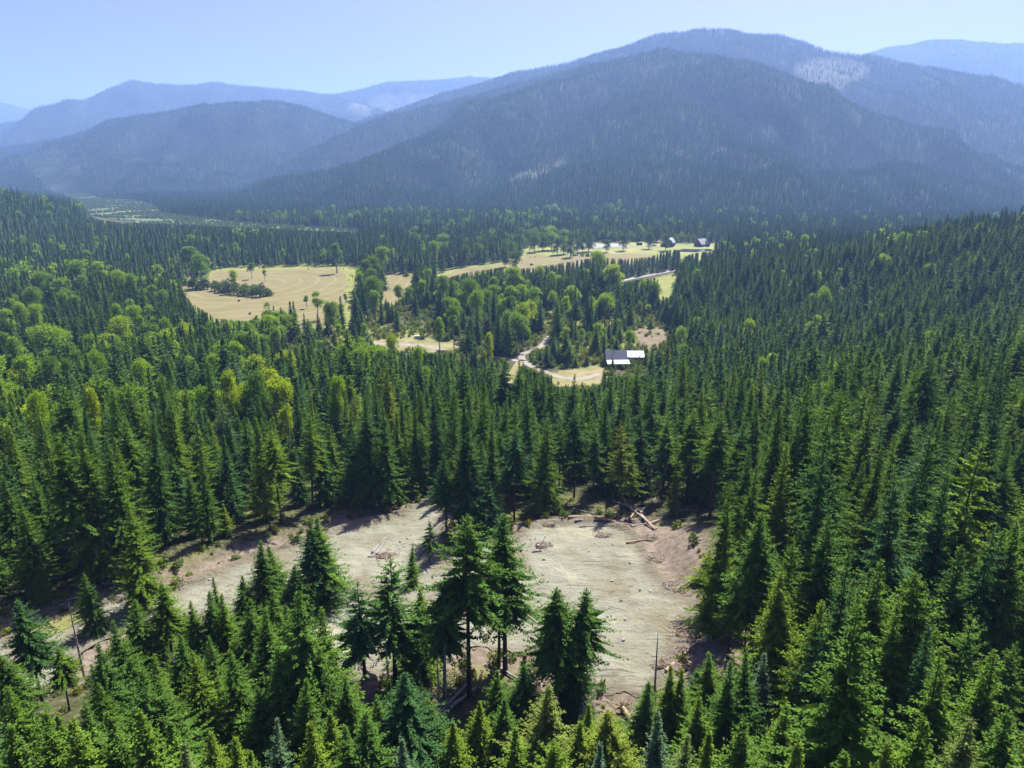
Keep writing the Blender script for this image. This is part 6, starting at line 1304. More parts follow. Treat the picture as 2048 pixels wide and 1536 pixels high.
# ---------------------------------------------------------------- scattering of what nobody could count ----
def scatter(name, sources, xyz, rot, scl, idx, tint, label, category):
    me = bpy.data.meshes.new(name)
    n = len(xyz)
    me.vertices.add(n); me.vertices.foreach_set('co', np.asarray(xyz, np.float32).ravel())
    float_attr(me, 'rot', rot); float_attr(me, 'tint', tint)
    a = me.attributes.new('scl', 'FLOAT_VECTOR', 'POINT'); a.data.foreach_set('vector', np.asarray(scl, np.float32).ravel())
    a = me.attributes.new('pick', 'INT', 'POINT'); a.data.foreach_set('value', np.asarray(idx, np.int32))
    ng = bpy.data.node_groups.new(name + '_nodes', 'GeometryNodeTree')
    ng.interface.new_socket('Geometry', in_out='INPUT', socket_type='NodeSocketGeometry')
    ng.interface.new_socket('Geometry', in_out='OUTPUT', socket_type='NodeSocketGeometry')
    N, Lk = ng.nodes, ng.links
    gi = N.new('NodeGroupInput'); go = N.new('NodeGroupOutput'); jn = N.new('GeometryNodeJoinGeometry')
    def attr(nm, ty):
        nd = N.new('GeometryNodeInputNamedAttribute'); nd.data_type = ty; nd.inputs['Name'].default_value = nm
        return nd.outputs['Attribute']
    r = attr('rot', 'FLOAT'); s = attr('scl', 'FLOAT_VECTOR'); p = attr('pick', 'INT')
    cx = N.new('ShaderNodeCombineXYZ'); Lk.new(r, cx.inputs['Z'])
    e2r = N.new('FunctionNodeEulerToRotation'); Lk.new(cx.outputs[0], e2r.inputs[0])
    for k, src in enumerate(sources):
        so = bpy.data.objects.new(name + '_pattern', src)          # holds the mesh only, stands nowhere
        oi = N.new('GeometryNodeObjectInfo'); oi.inputs['Object'].default_value = so; oi.inputs['As Instance'].default_value = False
        cmp = N.new('FunctionNodeCompare'); cmp.data_type = 'INT'; cmp.operation = 'EQUAL'
        Lk.new(p, cmp.inputs[2]); cmp.inputs[3].default_value = k
        io = N.new('GeometryNodeInstanceOnPoints')
        Lk.new(gi.outputs[0], io.inputs['Points']); Lk.new(cmp.outputs[0], io.inputs['Selection']); Lk.new(oi.outputs['Geometry'], io.inputs['Instance'])
        Lk.new(e2r.outputs[0], io.inputs['Rotation']); Lk.new(s, io.inputs['Scale'])
        Lk.new(io.outputs[0], jn.inputs[0])
    Lk.new(jn.outputs[0], go.inputs[0])
    o = link(name, me)
    md = o.modifiers.new('spread', 'NODES'); md.node_group = ng
    print(name, n)
    return tag(o, label, category, kind='stuff')
PITCH = math.radians(17.1)
def view(x, y, z):
    dz = z - CAM_Z
    dep = y * math.cos(PITCH) - dz * math.sin(PITCH); up = y * math.sin(PITCH) + dz * math.cos(PITCH)
    return x / dep, up / dep, dep
def grid_points(x0, x1, y0, y1, cell, jit=.45):
    gx, gy = np.meshgrid(np.arange(x0, x1, cell), np.arange(y0, y1, cell)); gx = gx.ravel(); gy = gy.ravel()
    return gx + RNG.uniform(-jit, jit, gx.size) * cell, gy + RNG.uniform(-jit, jit, gy.size) * cell
def keep_frame(x, y, z, h, m=.80):
    u, v, d = view(x, y, z + h)
    return (d > 10) & (np.abs(u) < m) & (v > -.62)
def away_from_clearings(x, y, grow=0.0):
    k = np.ones(len(x), bool)
    for nm, P in CLEAR.items():
        k &= ~inside(x, y, P)
    for nm, (pts, w) in ROADS.items():
        k &= ~inside(x, y, ribbon(pts, w + 3))
    k &= pad_mask(x, y, PAD) > 2
    return k
# heights capped along camera sight lines, so fields, tracks and cabin stay visible
def sight_cap(x, y, h):
    """tree height that keeps the line of sight from the camera to the clearings open"""
    z = ground(x, y, PAD)
    ok = np.ones(len(x), bool); h = h.copy()
    for nm in OPEN_SIGHT:
        P = OPEN_SIGHT[nm]
        b = np.degrees(np.arctan2(P[:, 0], P[:, 1])); r = np.hypot(P[:, 0], P[:, 1])
        bins = np.arange(b.min(), b.max(), .05)
        near = np.array([min([r[i] + (r[(i + 1) % len(P)] - r[i]) * (t - b[i]) / (b[(i + 1) % len(P)] - b[i] + 1e-9) for i in range(len(P)) if min(b[i], b[(i + 1) % len(P)]) <= t <= max(b[i], b[(i + 1) % len(P)])] or [1e9]) for t in bins])
        a = np.degrees(np.arctan2(x, y)); rr = np.hypot(x, y)
        m = (a > bins[0]) & (a < bins[-1])
        if not m.any(): continue
        nr = np.interp(a, bins, near)
        m &= (rr < nr) & (nr < 1e8)
        line = CAM_Z * (1 - rr / nr) - z
        h = np.where(m, np.minimum(h, line - .5), h)
    return h
def shrink(P, f=.86):
    c = P.mean(0); return (P - c) * f + c
OPEN_SIGHT = {'yard': shrink(CLEAR['YARD'], .8), 'stumps': shrink(CLEAR['STUMPLAND'], .9), 'green': shrink(CLEAR['GREENFIELD'], .4), 'cut': shrink(CLEAR['GRASSYCUT'], .8)}
for _k in ('driveway', 'branch_track', 'grassy_track'):
    OPEN_SIGHT[_k] = ribbon(*ROADS[_k])
OPEN_SIGHT['road'] = ribbon(ROADS['county_road'][0][6:11], 8)
c0 = np.array(SITES['cabin']); OPEN_SIGHT['cabin'] = np.array([c0 + d for d in ((-8, -9), (18, -6), (18, 8), (-8, 8))])
for _k, _p in SIGHT.items():
    OPEN_SIGHT[_k] = np.array(_p, float)
# ---------------------------------------------------------------- the forest as masses ----
POP = np.array([p[:2] for p in POPLARS]); POPW = np.array([p[3] for p in POPLARS])
SHR = np.array([b[:2] for b in BUSHES] + [b[:2] for b in WILLOWS])
SITE = np.array([SITES[k] for k in SITES])
def clear_of(x, y, pts, rad):
    k = np.ones(len(x), bool)
    for (px, py), r in zip(pts, rad): k &= (x - px) ** 2 + (y - py) ** 2 > r * r
    return k
def forest():
    rows = []          # x, y, z, rot, sx, sz, pick, tint
    leafy = []
    nh, nm = len(HIGH), len(MID)
    F = np.array(FILL_FIRS)
    z = ground(F[:, 0], F[:, 1], PAD)
    sz = F[:, 2] / 24.0; sx = sz ** .68 * F[:, 5]
    rows.append(np.column_stack([F[:, 0], F[:, 1], z, RNG.rand(len(F)) * 6.28, sx, sz, F[:, 3], F[:, 4]]))
    for (r0, r1, cell, lo, hi) in ((231, 470, 6.3, nh, nh + nm), (470, 720, 7.0, nh, nh + nm), (720, 1150, 7.6, nh + nm, nh + nm + len(LOW)), (1150, 1750, 8.2, nh + nm, nh + nm + len(LOW))):
        x, y = grid_points(-r1 * .82 - 40, r1 * .82 + 40, r0 * .6, r1, cell)
        r = np.hypot(x, y); k = (r > r0) & (r <= r1); x, y = x[k], y[k]
        z = surface(x, y)
        k = keep_frame(x, y, z, 25) & in_sight(x, y, z + 26, .01); x, y, z = x[k], y[k], z[k]
        k = away_from_clearings(x, y); x, y, z = x[k], y[k], z[k]
        k = clear_of(x, y, POP, POPW * .40 + 1.2) & clear_of(x, y, POP - POP / np.linalg.norm(POP, axis=1)[:, None] * (POPW * .5 + 2)[:, None], POPW * .33 + 1.0) & clear_of(x, y, SHR, np.full(len(SHR), 5.0)) & clear_of(x, y, SITE, np.full(len(SITE), 11.0)); x, y, z = x[k], y[k], z[k]
        n = len(x)
        stand = vnoise(x / 55 + 3, y / 55); fine = vnoise(x / 14, y / 14 + 8)
        h = 19.5 + 9 * vnoise(x / 90 + 7, y / 90) + RNG.normal(0, 3.8, n)
        h *= np.where(RNG.rand(n) < .2, RNG.uniform(.4, .8, n), 1)
        opening = (y > 370) & (y < 600) & (x > -150) & (x < 120)
        h = np.where(opening & (stand > .42), h * RNG.uniform(.3, .75, n), h)
        k = ~(opening & (fine > .52)) & ~(opening & (RNG.rand(n) < .25)) & ~((stand < .2) & (fine < .5) & (RNG.rand(n) < .7))
        k &= ~((x > 150) & (y > 330) & (y < 620) & (fine > .72))
        h = sight_cap(x, y, h)
        k &= h > 3.0
        # broadleaf share
        pb = .02 + .26 * ((x < -70) & (y < 500) & (stand > .5)) + .16 * ((y > 430) & (y < 760) & (x < 150) & (stand > .55)) + .13 * ((y > 1300) & (x < 250) & (stand > .5)) + .22 * opening
        lf = (RNG.rand(n) < pb) & (h > 5) & k
        leafy.append(np.column_stack([x, y, z, h])[lf])
        k &= ~lf
        x, y, z, h = x[k], y[k], z[k], h[k]; n = len(x)
        sz = h / 24.0; sx = np.maximum(sz, .35) ** .75 * RNG.uniform(.85, 1.2, n)
        tint = np.clip(RNG.normal(.30, .15, n) + .22 * (vnoise(x / 120, y / 120) - .5), 0, .68)
        tint = np.where(RNG.rand(n) < .03, RNG.uniform(.78, .98, n), tint)
        tint = np.where(y > 480, tint * .75, tint)
        rows.append(np.column_stack([x, y, z, RNG.rand(n) * 6.28, sx, sz, RNG.randint(lo, hi, n), tint]))
    A = np.concatenate(rows)
    scatter('conifer_forest', HIGH + MID + LOW, A[:, :3] - [0, 0, .15], A[:, 3], A[:, [4, 4, 5]], A[:, 6], A[:, 7], 'unbroken conifer forest covering the slope and the valley floor', 'forest')
    Lf = np.concatenate(leafy); n = len(Lf)
    near = np.hypot(Lf[:, 0], Lf[:, 1]) < 0
    s = Lf[:, 3] / 20.0 * .95
    yy = Lf[:, 1]
    tint = np.where(yy > 1000, RNG.uniform(.25, .7, n), RNG.uniform(.35, .95, n))
    sx = s * np.clip(RNG.normal(1.0, .18, n), .6, 1.35)
    scatter('broadleaf_wood', LEAFY_LOW, Lf[:, :3], RNG.rand(n) * 6.28, np.column_stack([sx, sx, s]), np.where(yy < 620, RNG.randint(0, 3, n), RNG.randint(3, 6, n)), tint, 'scattered poplars and birches mixed into the distant conifers', 'woodland')
    # far slopes
    rows = []
    for (y0, y1, cell) in ((1560, 2900, 8.4), (2900, 5200, 9.8), (5200, 9000, 17.0)):
        x, y = grid_points(-y1 * .80, y1 * .80, y0, y1, cell)
        k = np.abs(x) < y * .80; x, y = x[k], y[k]
        k = np.hypot(x, y) > 1750; x, y = x[k], y[k]
        z = surface(x, y)
        k = in_sight(x, y, z + 26, .0012) & ~inside(x, y, CLEAR['MEADOW']); x, y, z = x[k], y[k], z[k]
        thin = np.ones(len(x), bool)
        for c, keep in (('back', .22), ('leftback', .22), ('main', .4)):
            m = inside(x, y, np.array(CUTBLOCKS[c])); thin &= ~m | (RNG.rand(len(x)) < keep)
        n1 = vnoise(x / 70, y / 70 + 31); n2 = vnoise(x / 260 + 9, y / 260)
        thin &= ~((z > 40) & (RNG.rand(len(x)) < .08 + .4 * sstep(.65, .88, n1) + .2 * sstep(.5, .8, vnoise(x / 24 + 3, y / 24))))
        x, y, z, n2 = x[thin], y[thin], z[thin], n2[thin]; n = len(x)
        h = RNG.normal(18, 3.5, n).clip(9, 28); sz = h / 24; sx = sz * RNG.uniform(1.0, 1.45, n)
        if y0 >= 5200: sx *= 1.2
        tint = np.clip(RNG.normal(.3, .2, n) + .4 * (n2 - .5), 0, .8); tint = np.where(RNG.rand(n) < .035, RNG.uniform(.85, 1, n), tint)
        rows.append(np.column_stack([x, y, z - .5, RNG.rand(n) * 6.28, sx, sz, RNG.randint(0, len(TINY), n), tint]))
    A = np.concatenate(rows)
    scatter('mountain_forest', TINY, A[:, :3], A[:, 3], A[:, [4, 4, 5]], A[:, 6], A[:, 7], 'hazy conifer forest covering the distant mountainsides', 'forest')
forest()

def undergrowth():
    rows = []
    def put(x, y, s, t, lift=0):
        n = len(x); z = surface(x, y)
        k = keep_frame(x, y, z, 2) & in_sight(x, y, z + 2, .01)
        x, y, z, s, t = x[k], y[k], z[k], s[k], t[k]; n = len(x)
        rows.append(np.column_stack([x, y, z - .15, RNG.rand(n) * 6.28, s, s * RNG.uniform(.6, 1.2, n), RNG.randint(0, 6, n) if False else RNG.randint(0, 3, n), t]))
    # brush round the gravel clearing and through the near wood
    x, y = grid_points(-150, 150, 40, 235, 2.6); sd = pad_mask(x, y, PAD); k = (sd > -1.0) & ((sd < 9) & (RNG.rand(len(x)) < .5) | (RNG.rand(len(x)) < .16)) ; k &= ~((x > 26) & (sd < 7))
    x, y = x[k], y[k]; put(x, y, RNG.uniform(.25, .95, len(x)), RNG.uniform(.15, .9, len(x)))
    # openings by the tracks
    x, y = grid_points(-170, 140, 340, 640, 3.6); k = away_from_clearings(x, y) & (RNG.rand(len(x)) < .6); x, y = x[k], y[k]; rows_n = len(rows)
    put(x, y, RNG.uniform(.6, 1.9, len(x)), RNG.uniform(.4, .85, len(x)))
    # right-hand slope
    x, y = grid_points(90, 520, 240, 640, 6.0); k = vnoise(x / 14, y / 14 + 8) > .66; x, y = x[k], y[k]; put(x, y, RNG.uniform(.5, 1.4, len(x)), RNG.uniform(.35, .8, len(x)))
    # willow scrub of the wet meadow
    x, y = grid_points(-2600, 0, 1300, 3900, 9.0); k = inside(x, y, CLEAR['MEADOW']) & (vnoise(x / 60, y / 60) < .66); x, y = x[k], y[k]; put(x, y, RNG.uniform(1.2, 2.6, len(x)), RNG.uniform(0, .45, len(x)))
    # field margins
    x, y = grid_points(-420, 100, 540, 1000, 5.0); k = inside(x, y, CLEAR['HAYGRASS']) & ~inside(x, y, CLEAR['HAYFIELD']) & (RNG.rand(len(x)) < .10); x, y = x[k], y[k]; put(x, y, RNG.uniform(.4, 1.0, len(x)), RNG.uniform(.3, .8, len(x)))
    A = np.concatenate(rows)
    scatter('undergrowth', BUSH_LO, A[:, :3], A[:, 3], A[:, [4, 4, 5]], A[:, 6], A[:, 7], 'low green and yellowish brush under and between the trees', 'brush')
undergrowth()
def stone_mesh(seed, big=False):
    bm = bmesh.new(); bmesh.ops.create_icosphere(bm, subdivisions=2 if big else 1, radius=1); r = np.random.RandomState(seed)
    ax = r.uniform(.6, 1.2, 3)
    cuts = [Vector(r.normal(0, 1, 3)).normalized() for _ in range(5)]
    for v in bm.verts:
        for c in cuts:
            d = v.co.dot(c)
            if d > .62: v.co -= c * (d - .62)
        v.co = Vector((v.co.x * ax[0], v.co.y * ax[1], v.co.z * ax[2] * .7)) * r.uniform(.92, 1.06)
    me = bpy.data.meshes.new('stone'); bm.to_mesh(me); bm.free(); me.materials.append(M['stone']); return me
def pebbles_and_sticks():
    st = [stone_mesh(800 + i) for i in range(4)]
    x, y = grid_points(-130, 60, 70, 165, 1.3, .5); sd = pad_mask(x, y, PAD); k = (sd < -.4) & (RNG.rand(len(x)) < .22 + .5 * (vnoise(x / 6, y / 6) > .68)); x, y = x[k], y[k]; n = len(x)
    s = RNG.uniform(.05, .14, n) * np.where(RNG.rand(n) < .07, 2.0, 1)
    z = ground(x, y, PAD) + .08
    scatter('loose_stones', st, np.column_stack([x, y, z]), RNG.rand(n) * 6.28, np.column_stack([s, s, s]), RNG.randint(0, 4, n), RNG.rand(n), 'small loose stones strewn over the gravel', 'stones')
    sm = []
    for i in range(4):
        mb = MB(); r = random.Random(i)
        mb.tube([(-1, 0, .0), (-.3, r.uniform(-.15, .15), .08), (.4, r.uniform(-.2, .2), .05), (1, r.uniform(-.3, .3), .1)], [.035, .03, .022, .01], 4)
        if i % 2: mb.tube([(-.1, 0, .06), (.3, .35, .12)], [.02, .008], 3)
        sm.append(mb.mesh('stick', M['root_wood' if i % 2 else 'raw_wood']))
    x, y = grid_points(-130, 60, 66, 165, 1.5, .5); sd = pad_mask(x, y, PAD); k = (sd < 2.5) & (RNG.rand(len(x)) < .05 + .3 * (vnoise(x / 9 + 4, y / 9) > .66) + .25 * (np.abs(sd) < 2)); x, y = x[k], y[k]; n = len(x)
    s = RNG.uniform(.3, 1.3, n)
    scatter('woody_debris', sm, np.column_stack([x, y, ground(x, y, PAD) + .08]), RNG.rand(n) * 6.28, np.column_stack([s, s, s]), RNG.randint(0, 4, n), RNG.rand(n), 'broken sticks and bark scattered over the cleared ground', 'debris')
pebbles_and_sticks()

# ---------------------------------------------------------------- single trees ----
def fir(x, y, h, typ, tone, wid, label):
    s = h / 24.0; sx = s ** .68 * wid
    o = thing('fir_tree', label, 'conifer', (x, y, gz(x, y) - .1), rnd.uniform(0, 6.28), 'conifers around the gravel clearing')
    o.rotation_euler = (rnd.gauss(0, .03), rnd.gauss(0, .03), o.rotation_euler.z)
    link('trunk', STEM[typ], o, scale=(sx, sx, s))
    c = link('crown', CROWN[typ], o, scale=(sx, sx, s)); c['tint'] = float(tone)
    return o
for r in FIRS: fir(*r)
for i, (x, y, h, w, tone, label) in enumerate(POPLARS):
    cm, tm, H, Wd = LEAFY[i % 4 if tone > .22 and y < 880 else 4 + i % 2]
    o = thing('poplar_tree', label, 'broadleaf tree', (x, y, gz(x, y) - .1), rnd.uniform(0, 6.28), 'broadleaf trees in the valley')
    sc = (w / Wd, w / Wd * rnd.uniform(.9, 1.1), h / H)
    link('trunk', tm, o, scale=sc); c = link('crown', cm, o, scale=sc); c['tint'] = float(tone)

# dead standing trees
def snag(x, y, h, kind, label):
    o = thing('dead_tree', label, 'dead tree', (x, y, gz(x, y) - .2), 0, 'standing dead trees')
    r = random.Random(int(x * 100)); mb = MB()
    r0 = .09 + .008 * h
    lean = (r.uniform(-.02, .02) * h, r.uniform(-.02, .02) * h)
    mb.tube([(0, 0, 0), (lean[0] * .3, lean[1] * .3, h * .4), (lean[0] * .7, lean[1] * .7, h * .8), (lean[0], lean[1], h)], [r0, r0 * .75, r0 * .4, .02], 7)
    mb.build('trunk', M['dead_wood'], o)
    mb = MB()
    for k in range({0: 14, 1: 26, 2: 90}[kind]):
        z = h * r.uniform(.18 if kind == 2 else .35, .96); a = r.uniform(0, 6.28)
        L = {0: .45, 1: .8, 2: 1.5}[kind] * r.uniform(.5, 1.2) * (1.15 - z / h)
        c = (lean[0] * z / h, lean[1] * z / h, z)
        q = lambda f, dz: (c[0] + math.cos(a) * L * f, c[1] + math.sin(a) * L * f, z + dz * L)
        mb.tube([c, q(.55, -.08), q(1, -.38)], [.03, .02, .007], 3)
        if kind == 2 and L > .5: mb.tube([q(.5, -.07), (q(.8, -.3)[0] + r.uniform(-.3, .3), q(.8, -.3)[1] + r.uniform(-.3, .3), z - .45 * L)], [.015, .005], 3)
    mb.build('branches', M['dead_wood'], o)
SNAG_LABELS = ['thin bare dead pole at the near right of the round pad', 'leaning dead stem in front of the road end', 'grey dead fir with hanging twigs in the near woods on the left', 'bushy grey dead fir beside the long bare trunk',
               'slim dead stem beside the leftmost dark fir', 'short grey dead fir at the bottom below the twin firs', 'thin grey dead pole left of the bushy dead fir', 'dead fir in the dark stand behind the road end', 'grey dead fir deep in the stand behind the road',
               'drooping grey dead fir behind the gap between the gravel areas', 'brownish dead fir in the stand near the right edge', 'short dead stem among the firs at the right edge', 'dead fir in the stand right of the pad', 'short dead fir beside the pad bank on the right',
               'slender dead pole between the dark fir and the blue-green bush', 'thinnest dead pole just right of the blue-green bushy fir']
for (x, y, h, kind, tx), lb in zip(SNAGS, SNAG_LABELS): snag(x, y, h, kind, lb)

# fallen logs
LOG_LABELS = ['longest pale log lying across the top edge of the pad', 'thinner log parallel below the longest pale log', 'dark log poking from the brush above the pad', 'log slanting down into the pile at the top of the pad', 'upper slanting log behind the lone thin fir', 'long bent log running down to the pad corner',
              'stout broken log end pointing at the shaded bank', 'short pale log at the foot of the log pile', 'thin log sticking up out of the pile towards the forest', 'long grey log on the shaded ground right of the pile', 'shorter grey log beside the long grey one', 'thin log lying at the forest edge above the bank',
              'dark stick log on the lip of the cut bank', 'long thin pole leaning across the shaded bank', 'thin branch on the gravel below the log pile', 'short log standing across the pile centre',
              'left of two crossed poles on the gravel slope', 'right of two crossed poles on the gravel slope', 'thin stick at the foot of the crossed poles', 'pale bent branch on the far left of the round pad', 'short branch beside the pale bent branch', 'pale log on the lower right bank of the pad',
              'long grey log on the brown slope by the bare trunk', 'thicker grey log beside the bare trunk foot', 'thin branch on the gravel between the tall firs', 'upper grey log in the slash heap by the road', 'lower grey log in the slash heap by the road', 'short stick on top of the roadside slash heap', 'upright pale stick by the tall road fir', 'flat pale stick by the tall road fir',
              'pale log on the lower slope left of the dark firs', 'log on the brown slope under the tall full fir', 'grey branch pile log behind the bare-trunked fir', 'pale thin pole on the gravel beside the tall full fir']
for i, ((p, q, r), lb) in enumerate(zip(LOGS, LOG_LABELS)):
    R_ = random.Random(900 + i)
    ax, ay = p; bx, by = q; L = math.hypot(bx - ax, by - ay); az = math.atan2(by - ay, bx - ax)
    za, zb = gz(ax, ay) + r * 1.2 + (.35 if i in (3, 5, 6, 8, 15) else .05), gz(bx, by) + r * 1.1 + .05
    o = thing('fallen_log', lb, 'log', (ax, ay, za), 0, 'fallen logs around the gravel clearing')
    mb = MB(); dv = Vector((bx - ax, by - ay, zb - za)); n = 4
    pts = [dv * (k / n) + Vector((R_.uniform(-.12, .12), R_.uniform(-.12, .12), R_.uniform(0, .12))) for k in range(n + 1)]
    mb.tube(pts, [r * 1.5 - r * .7 * k / n for k in range(n + 1)], 8); mb.build('stem', M['dead_wood' if i % 3 else 'raw_wood'], o)
    mb = MB()
    for k in range(5 if L < 8 else 12):
        t = R_.uniform(.15, .95); c = dv * t + Vector((0, 0, r * .5)); a = R_.uniform(0, 6.28); l = R_.uniform(.3, 1.3)
        mb.tube([c, c + Vector((math.cos(a) * l, math.sin(a) * l, R_.uniform(.1, .8) * l))], [.035, .01], 3)
    mb.build('branch_stubs', M['dead_wood'], o)
# uprooted stumps at the bottom of the pad
for i, (px, py, ang, lb) in enumerate([(15.2, 79.9, -1.35, 'left uprooted log with a splayed root plate at the pad bottom'), (17.6, 79.3, -1.15, 'right uprooted log with a splayed root plate at the pad bottom')]):
    o = thing('uprooted_log', lb, 'log', (px, py, gz(px, py) + .5), ang, 'uprooted logs with root plates')
    MB().tube([(0, 0, .2), (2.5, .1, .1), (5.5, 0, -.5)], [.32, .28, .24], 9).build('stem', M['raw_wood'], o)
    R_ = random.Random(i + 40); mb = MB()
    for k in range(34):
        a = R_.uniform(0, 6.28); l = R_.uniform(.6, 1.7); e = Vector((R_.uniform(-.7, .1), math.cos(a) * l, .2 + math.sin(a) * l))
        m = e * .5 + Vector((R_.uniform(-.2, .2), R_.uniform(-.2, .2), R_.uniform(-.2, .2)))
        mb.tube([(0, 0, .2), m, e], [.11, .06, .012], 4)
    mb.build('root_plate', M['root_wood'], o)
o = thing('stump', 'weathered broken stump behind the small dark fir', 'stump', (1.9, 91.5, gz(1.9, 91.5) - .1), 0)
MB().tube([(0, 0, 0), (.03, 0, .8), (.05, .02, 1.5)], [.42, .32, .26], 9).build('stem', M['root_wood'], o)
mb = MB()
for k in range(7): a = k * .9; mb.tube([(math.cos(a) * .25, math.sin(a) * .25, .25), (math.cos(a) * .8, math.sin(a) * .8, -.05)], [.12, .04], 5)
mb.build('roots', M['root_wood'], o)
# heaps of slash and soil left by the clearing
PILE_LABELS = ['low heap of branches and soil on the far left of the round pad', 'rubble and root heap by the crossed poles on the gravel slope', 'tangled grey branch heap behind the bare-trunked fir', 'grey slash heap on the roadside at the left', 'big tangle of branches under the log pile at the pad top', 'small brush heap below the longest pale log', 'root and soil heap under the lip of the cut bank', 'brush heap at the foot of the shaded bank', 'slash heap on the lower right rim of the pad', 'soil and root heap at the pad corner below the log pile', 'brush heap at the bottom right of the pad', 'low brush heap on the far rim of the pad']
for i, ((x, y), lb) in enumerate(zip(PILES, PILE_LABELS)):
    R_ = random.Random(70 + i); sp = (2.4, 2.9, 3.4, 3.4, 4.6, 2.2, 2.6, 3.2, 3.0, 2.8, 3.0, 2.4)[i]
    o = thing('slash_pile', lb, 'brush pile', (x, y, gz(x, y)), 0, 'slash piles on the clearing')
    bm = bmesh.new(); bmesh.ops.create_icosphere(bm, subdivisions=3, radius=1)
    for v in bm.verts:
        k = 1 + .35 * float(fbm(np.array([v.co.x * 1.7 + i * 5]), np.array([v.co.y * 1.7 + v.co.z]), 3)[0]); v.co = Vector((v.co.x * sp * .75 * k, v.co.y * sp * .55 * k, v.co.z * .45 * k))
    me = bpy.data.meshes.new('soil'); bm.to_mesh(me); bm.free(); me.materials.append(M['heap_soil']); link('soil', me, o)
    for nm, mt_, cnt in (('branches', 'dead_wood', 38), ('roots', 'root_wood', 30)):
        mb = MB()
        for k in range(cnt):
            c = Vector((R_.gauss(0, sp * .42), R_.gauss(0, sp * .32), R_.uniform(.1, .5))); a = R_.uniform(0, 6.28); l = R_.uniform(.5, 1.0) * sp * .55
            d = Vector((math.cos(a) * l, math.sin(a) * l, R_.uniform(-.15, .35) * l))
            mb.tube([c - d * .5, c + Vector((0, 0, R_.uniform(-.1, .15))), c + d * .5], [R_.uniform(.04, .10), .05, .015], 4)
        mb.build(nm, M[mt_], o)
# larger stones, told apart by place
ROCK_LABELS = ['on the upper left of the pad near the branches', 'left on the pad below the branches', 'in the middle of the round pad', 'at the foot of the cut bank', 'just right of the one at the bank foot', 'on the lower centre of the pad', 'near the far left rim of the pad', 'below the fallen log pile', 'in the centre right of the pad', 'on the right of the pad by the bank shade',
               'on the gravel slope left of the dark firs', 'lower on the gravel slope by the firs', 'lowest on the left gravel slope', 'in the rubble beside the crossed poles', 'second in the rubble beside the crossed poles', 'topmost in the rubble beside the crossed poles', 'leftmost in the rubble beside the crossed poles', 'farthest up in the rubble near the thin pine', 'under the lip of the cut bank', 'below the bank shade on the right',
               'on the lower right middle of the pad', 'left of the pad centre', 'between the tall full fir and the pad', 'on the gravel road by the tall light fir', 'farther along the gravel road', 'at the near edge of the gravel road']
ST = [stone_mesh(850 + i, True) for i in range(5)]
for i, ((x, y), lb) in enumerate(zip(ROCKS, ROCK_LABELS)):
    s = rnd.uniform(.22, .42)
    o = link('rock', ST[i % 5], None, (x, y, gz(x, y) + .07 + s * .25), (0, 0, rnd.uniform(0, 6)), (s, s * rnd.uniform(.8, 1.2), s))
    tag(o, 'pale grey rock ' + lb, 'rock', 'rocks on the gravel')

# shrubs in and around the fields
ORD = 'first second third fourth fifth sixth seventh eighth ninth tenth eleventh twelfth thirteenth fourteenth fifteenth sixteenth seventeenth eighteenth nineteenth twentieth twenty-first twenty-second twenty-third'.split()
def shrubs(rows, scale, tones, lab, grp, h=1.0):
    order = sorted(range(len(rows)), key=lambda i: rows[i][0] / rows[i][1])
    for k, i in enumerate(order):
        x, y, w = rows[i]; s = w * math.hypot(x, y) / 1422.0 / 3.0 * scale
        o = thing('shrub', lab(k, x, y), 'shrub', (x, y, gz(x, y) - .1), rnd.uniform(0, 6.28), grp)
        c = link('foliage', BUSH_HI[i % 3], o, scale=(s, s, s * h)); c['tint'] = rnd.uniform(*tones)
        mb = MB()
        for j in range(5): a = j * 1.3; mb.tube([(0, 0, 0), (math.cos(a) * .5 * s, math.sin(a) * .5 * s, 1.2 * s * h)], [.06 * s, .02 * s], 4)
        mb.build('stems', M['bark'], o)
shrubs(BUSHES, 1.15, (.05, .35), lambda k, x, y: f'grey-green shrub in the thicket inside the hay field, {ORD[k]} from left', 'shrubs in the hay field thicket')
far = [w for w in WILLOWS if w[1] > 1000]; mid = [w for w in WILLOWS if w[1] <= 1000]
shrubs(far, 1.1, (.3, .5), lambda k, x, y: f'pale willow bush behind the farm yard, {ORD[k]} from left', 'willow bushes at the farm', 1.2)
shrubs(mid, 1.0, (.2, .5), lambda k, x, y: f'small green bush on the field margins, {ORD[k]} from left', 'bushes on field margins')

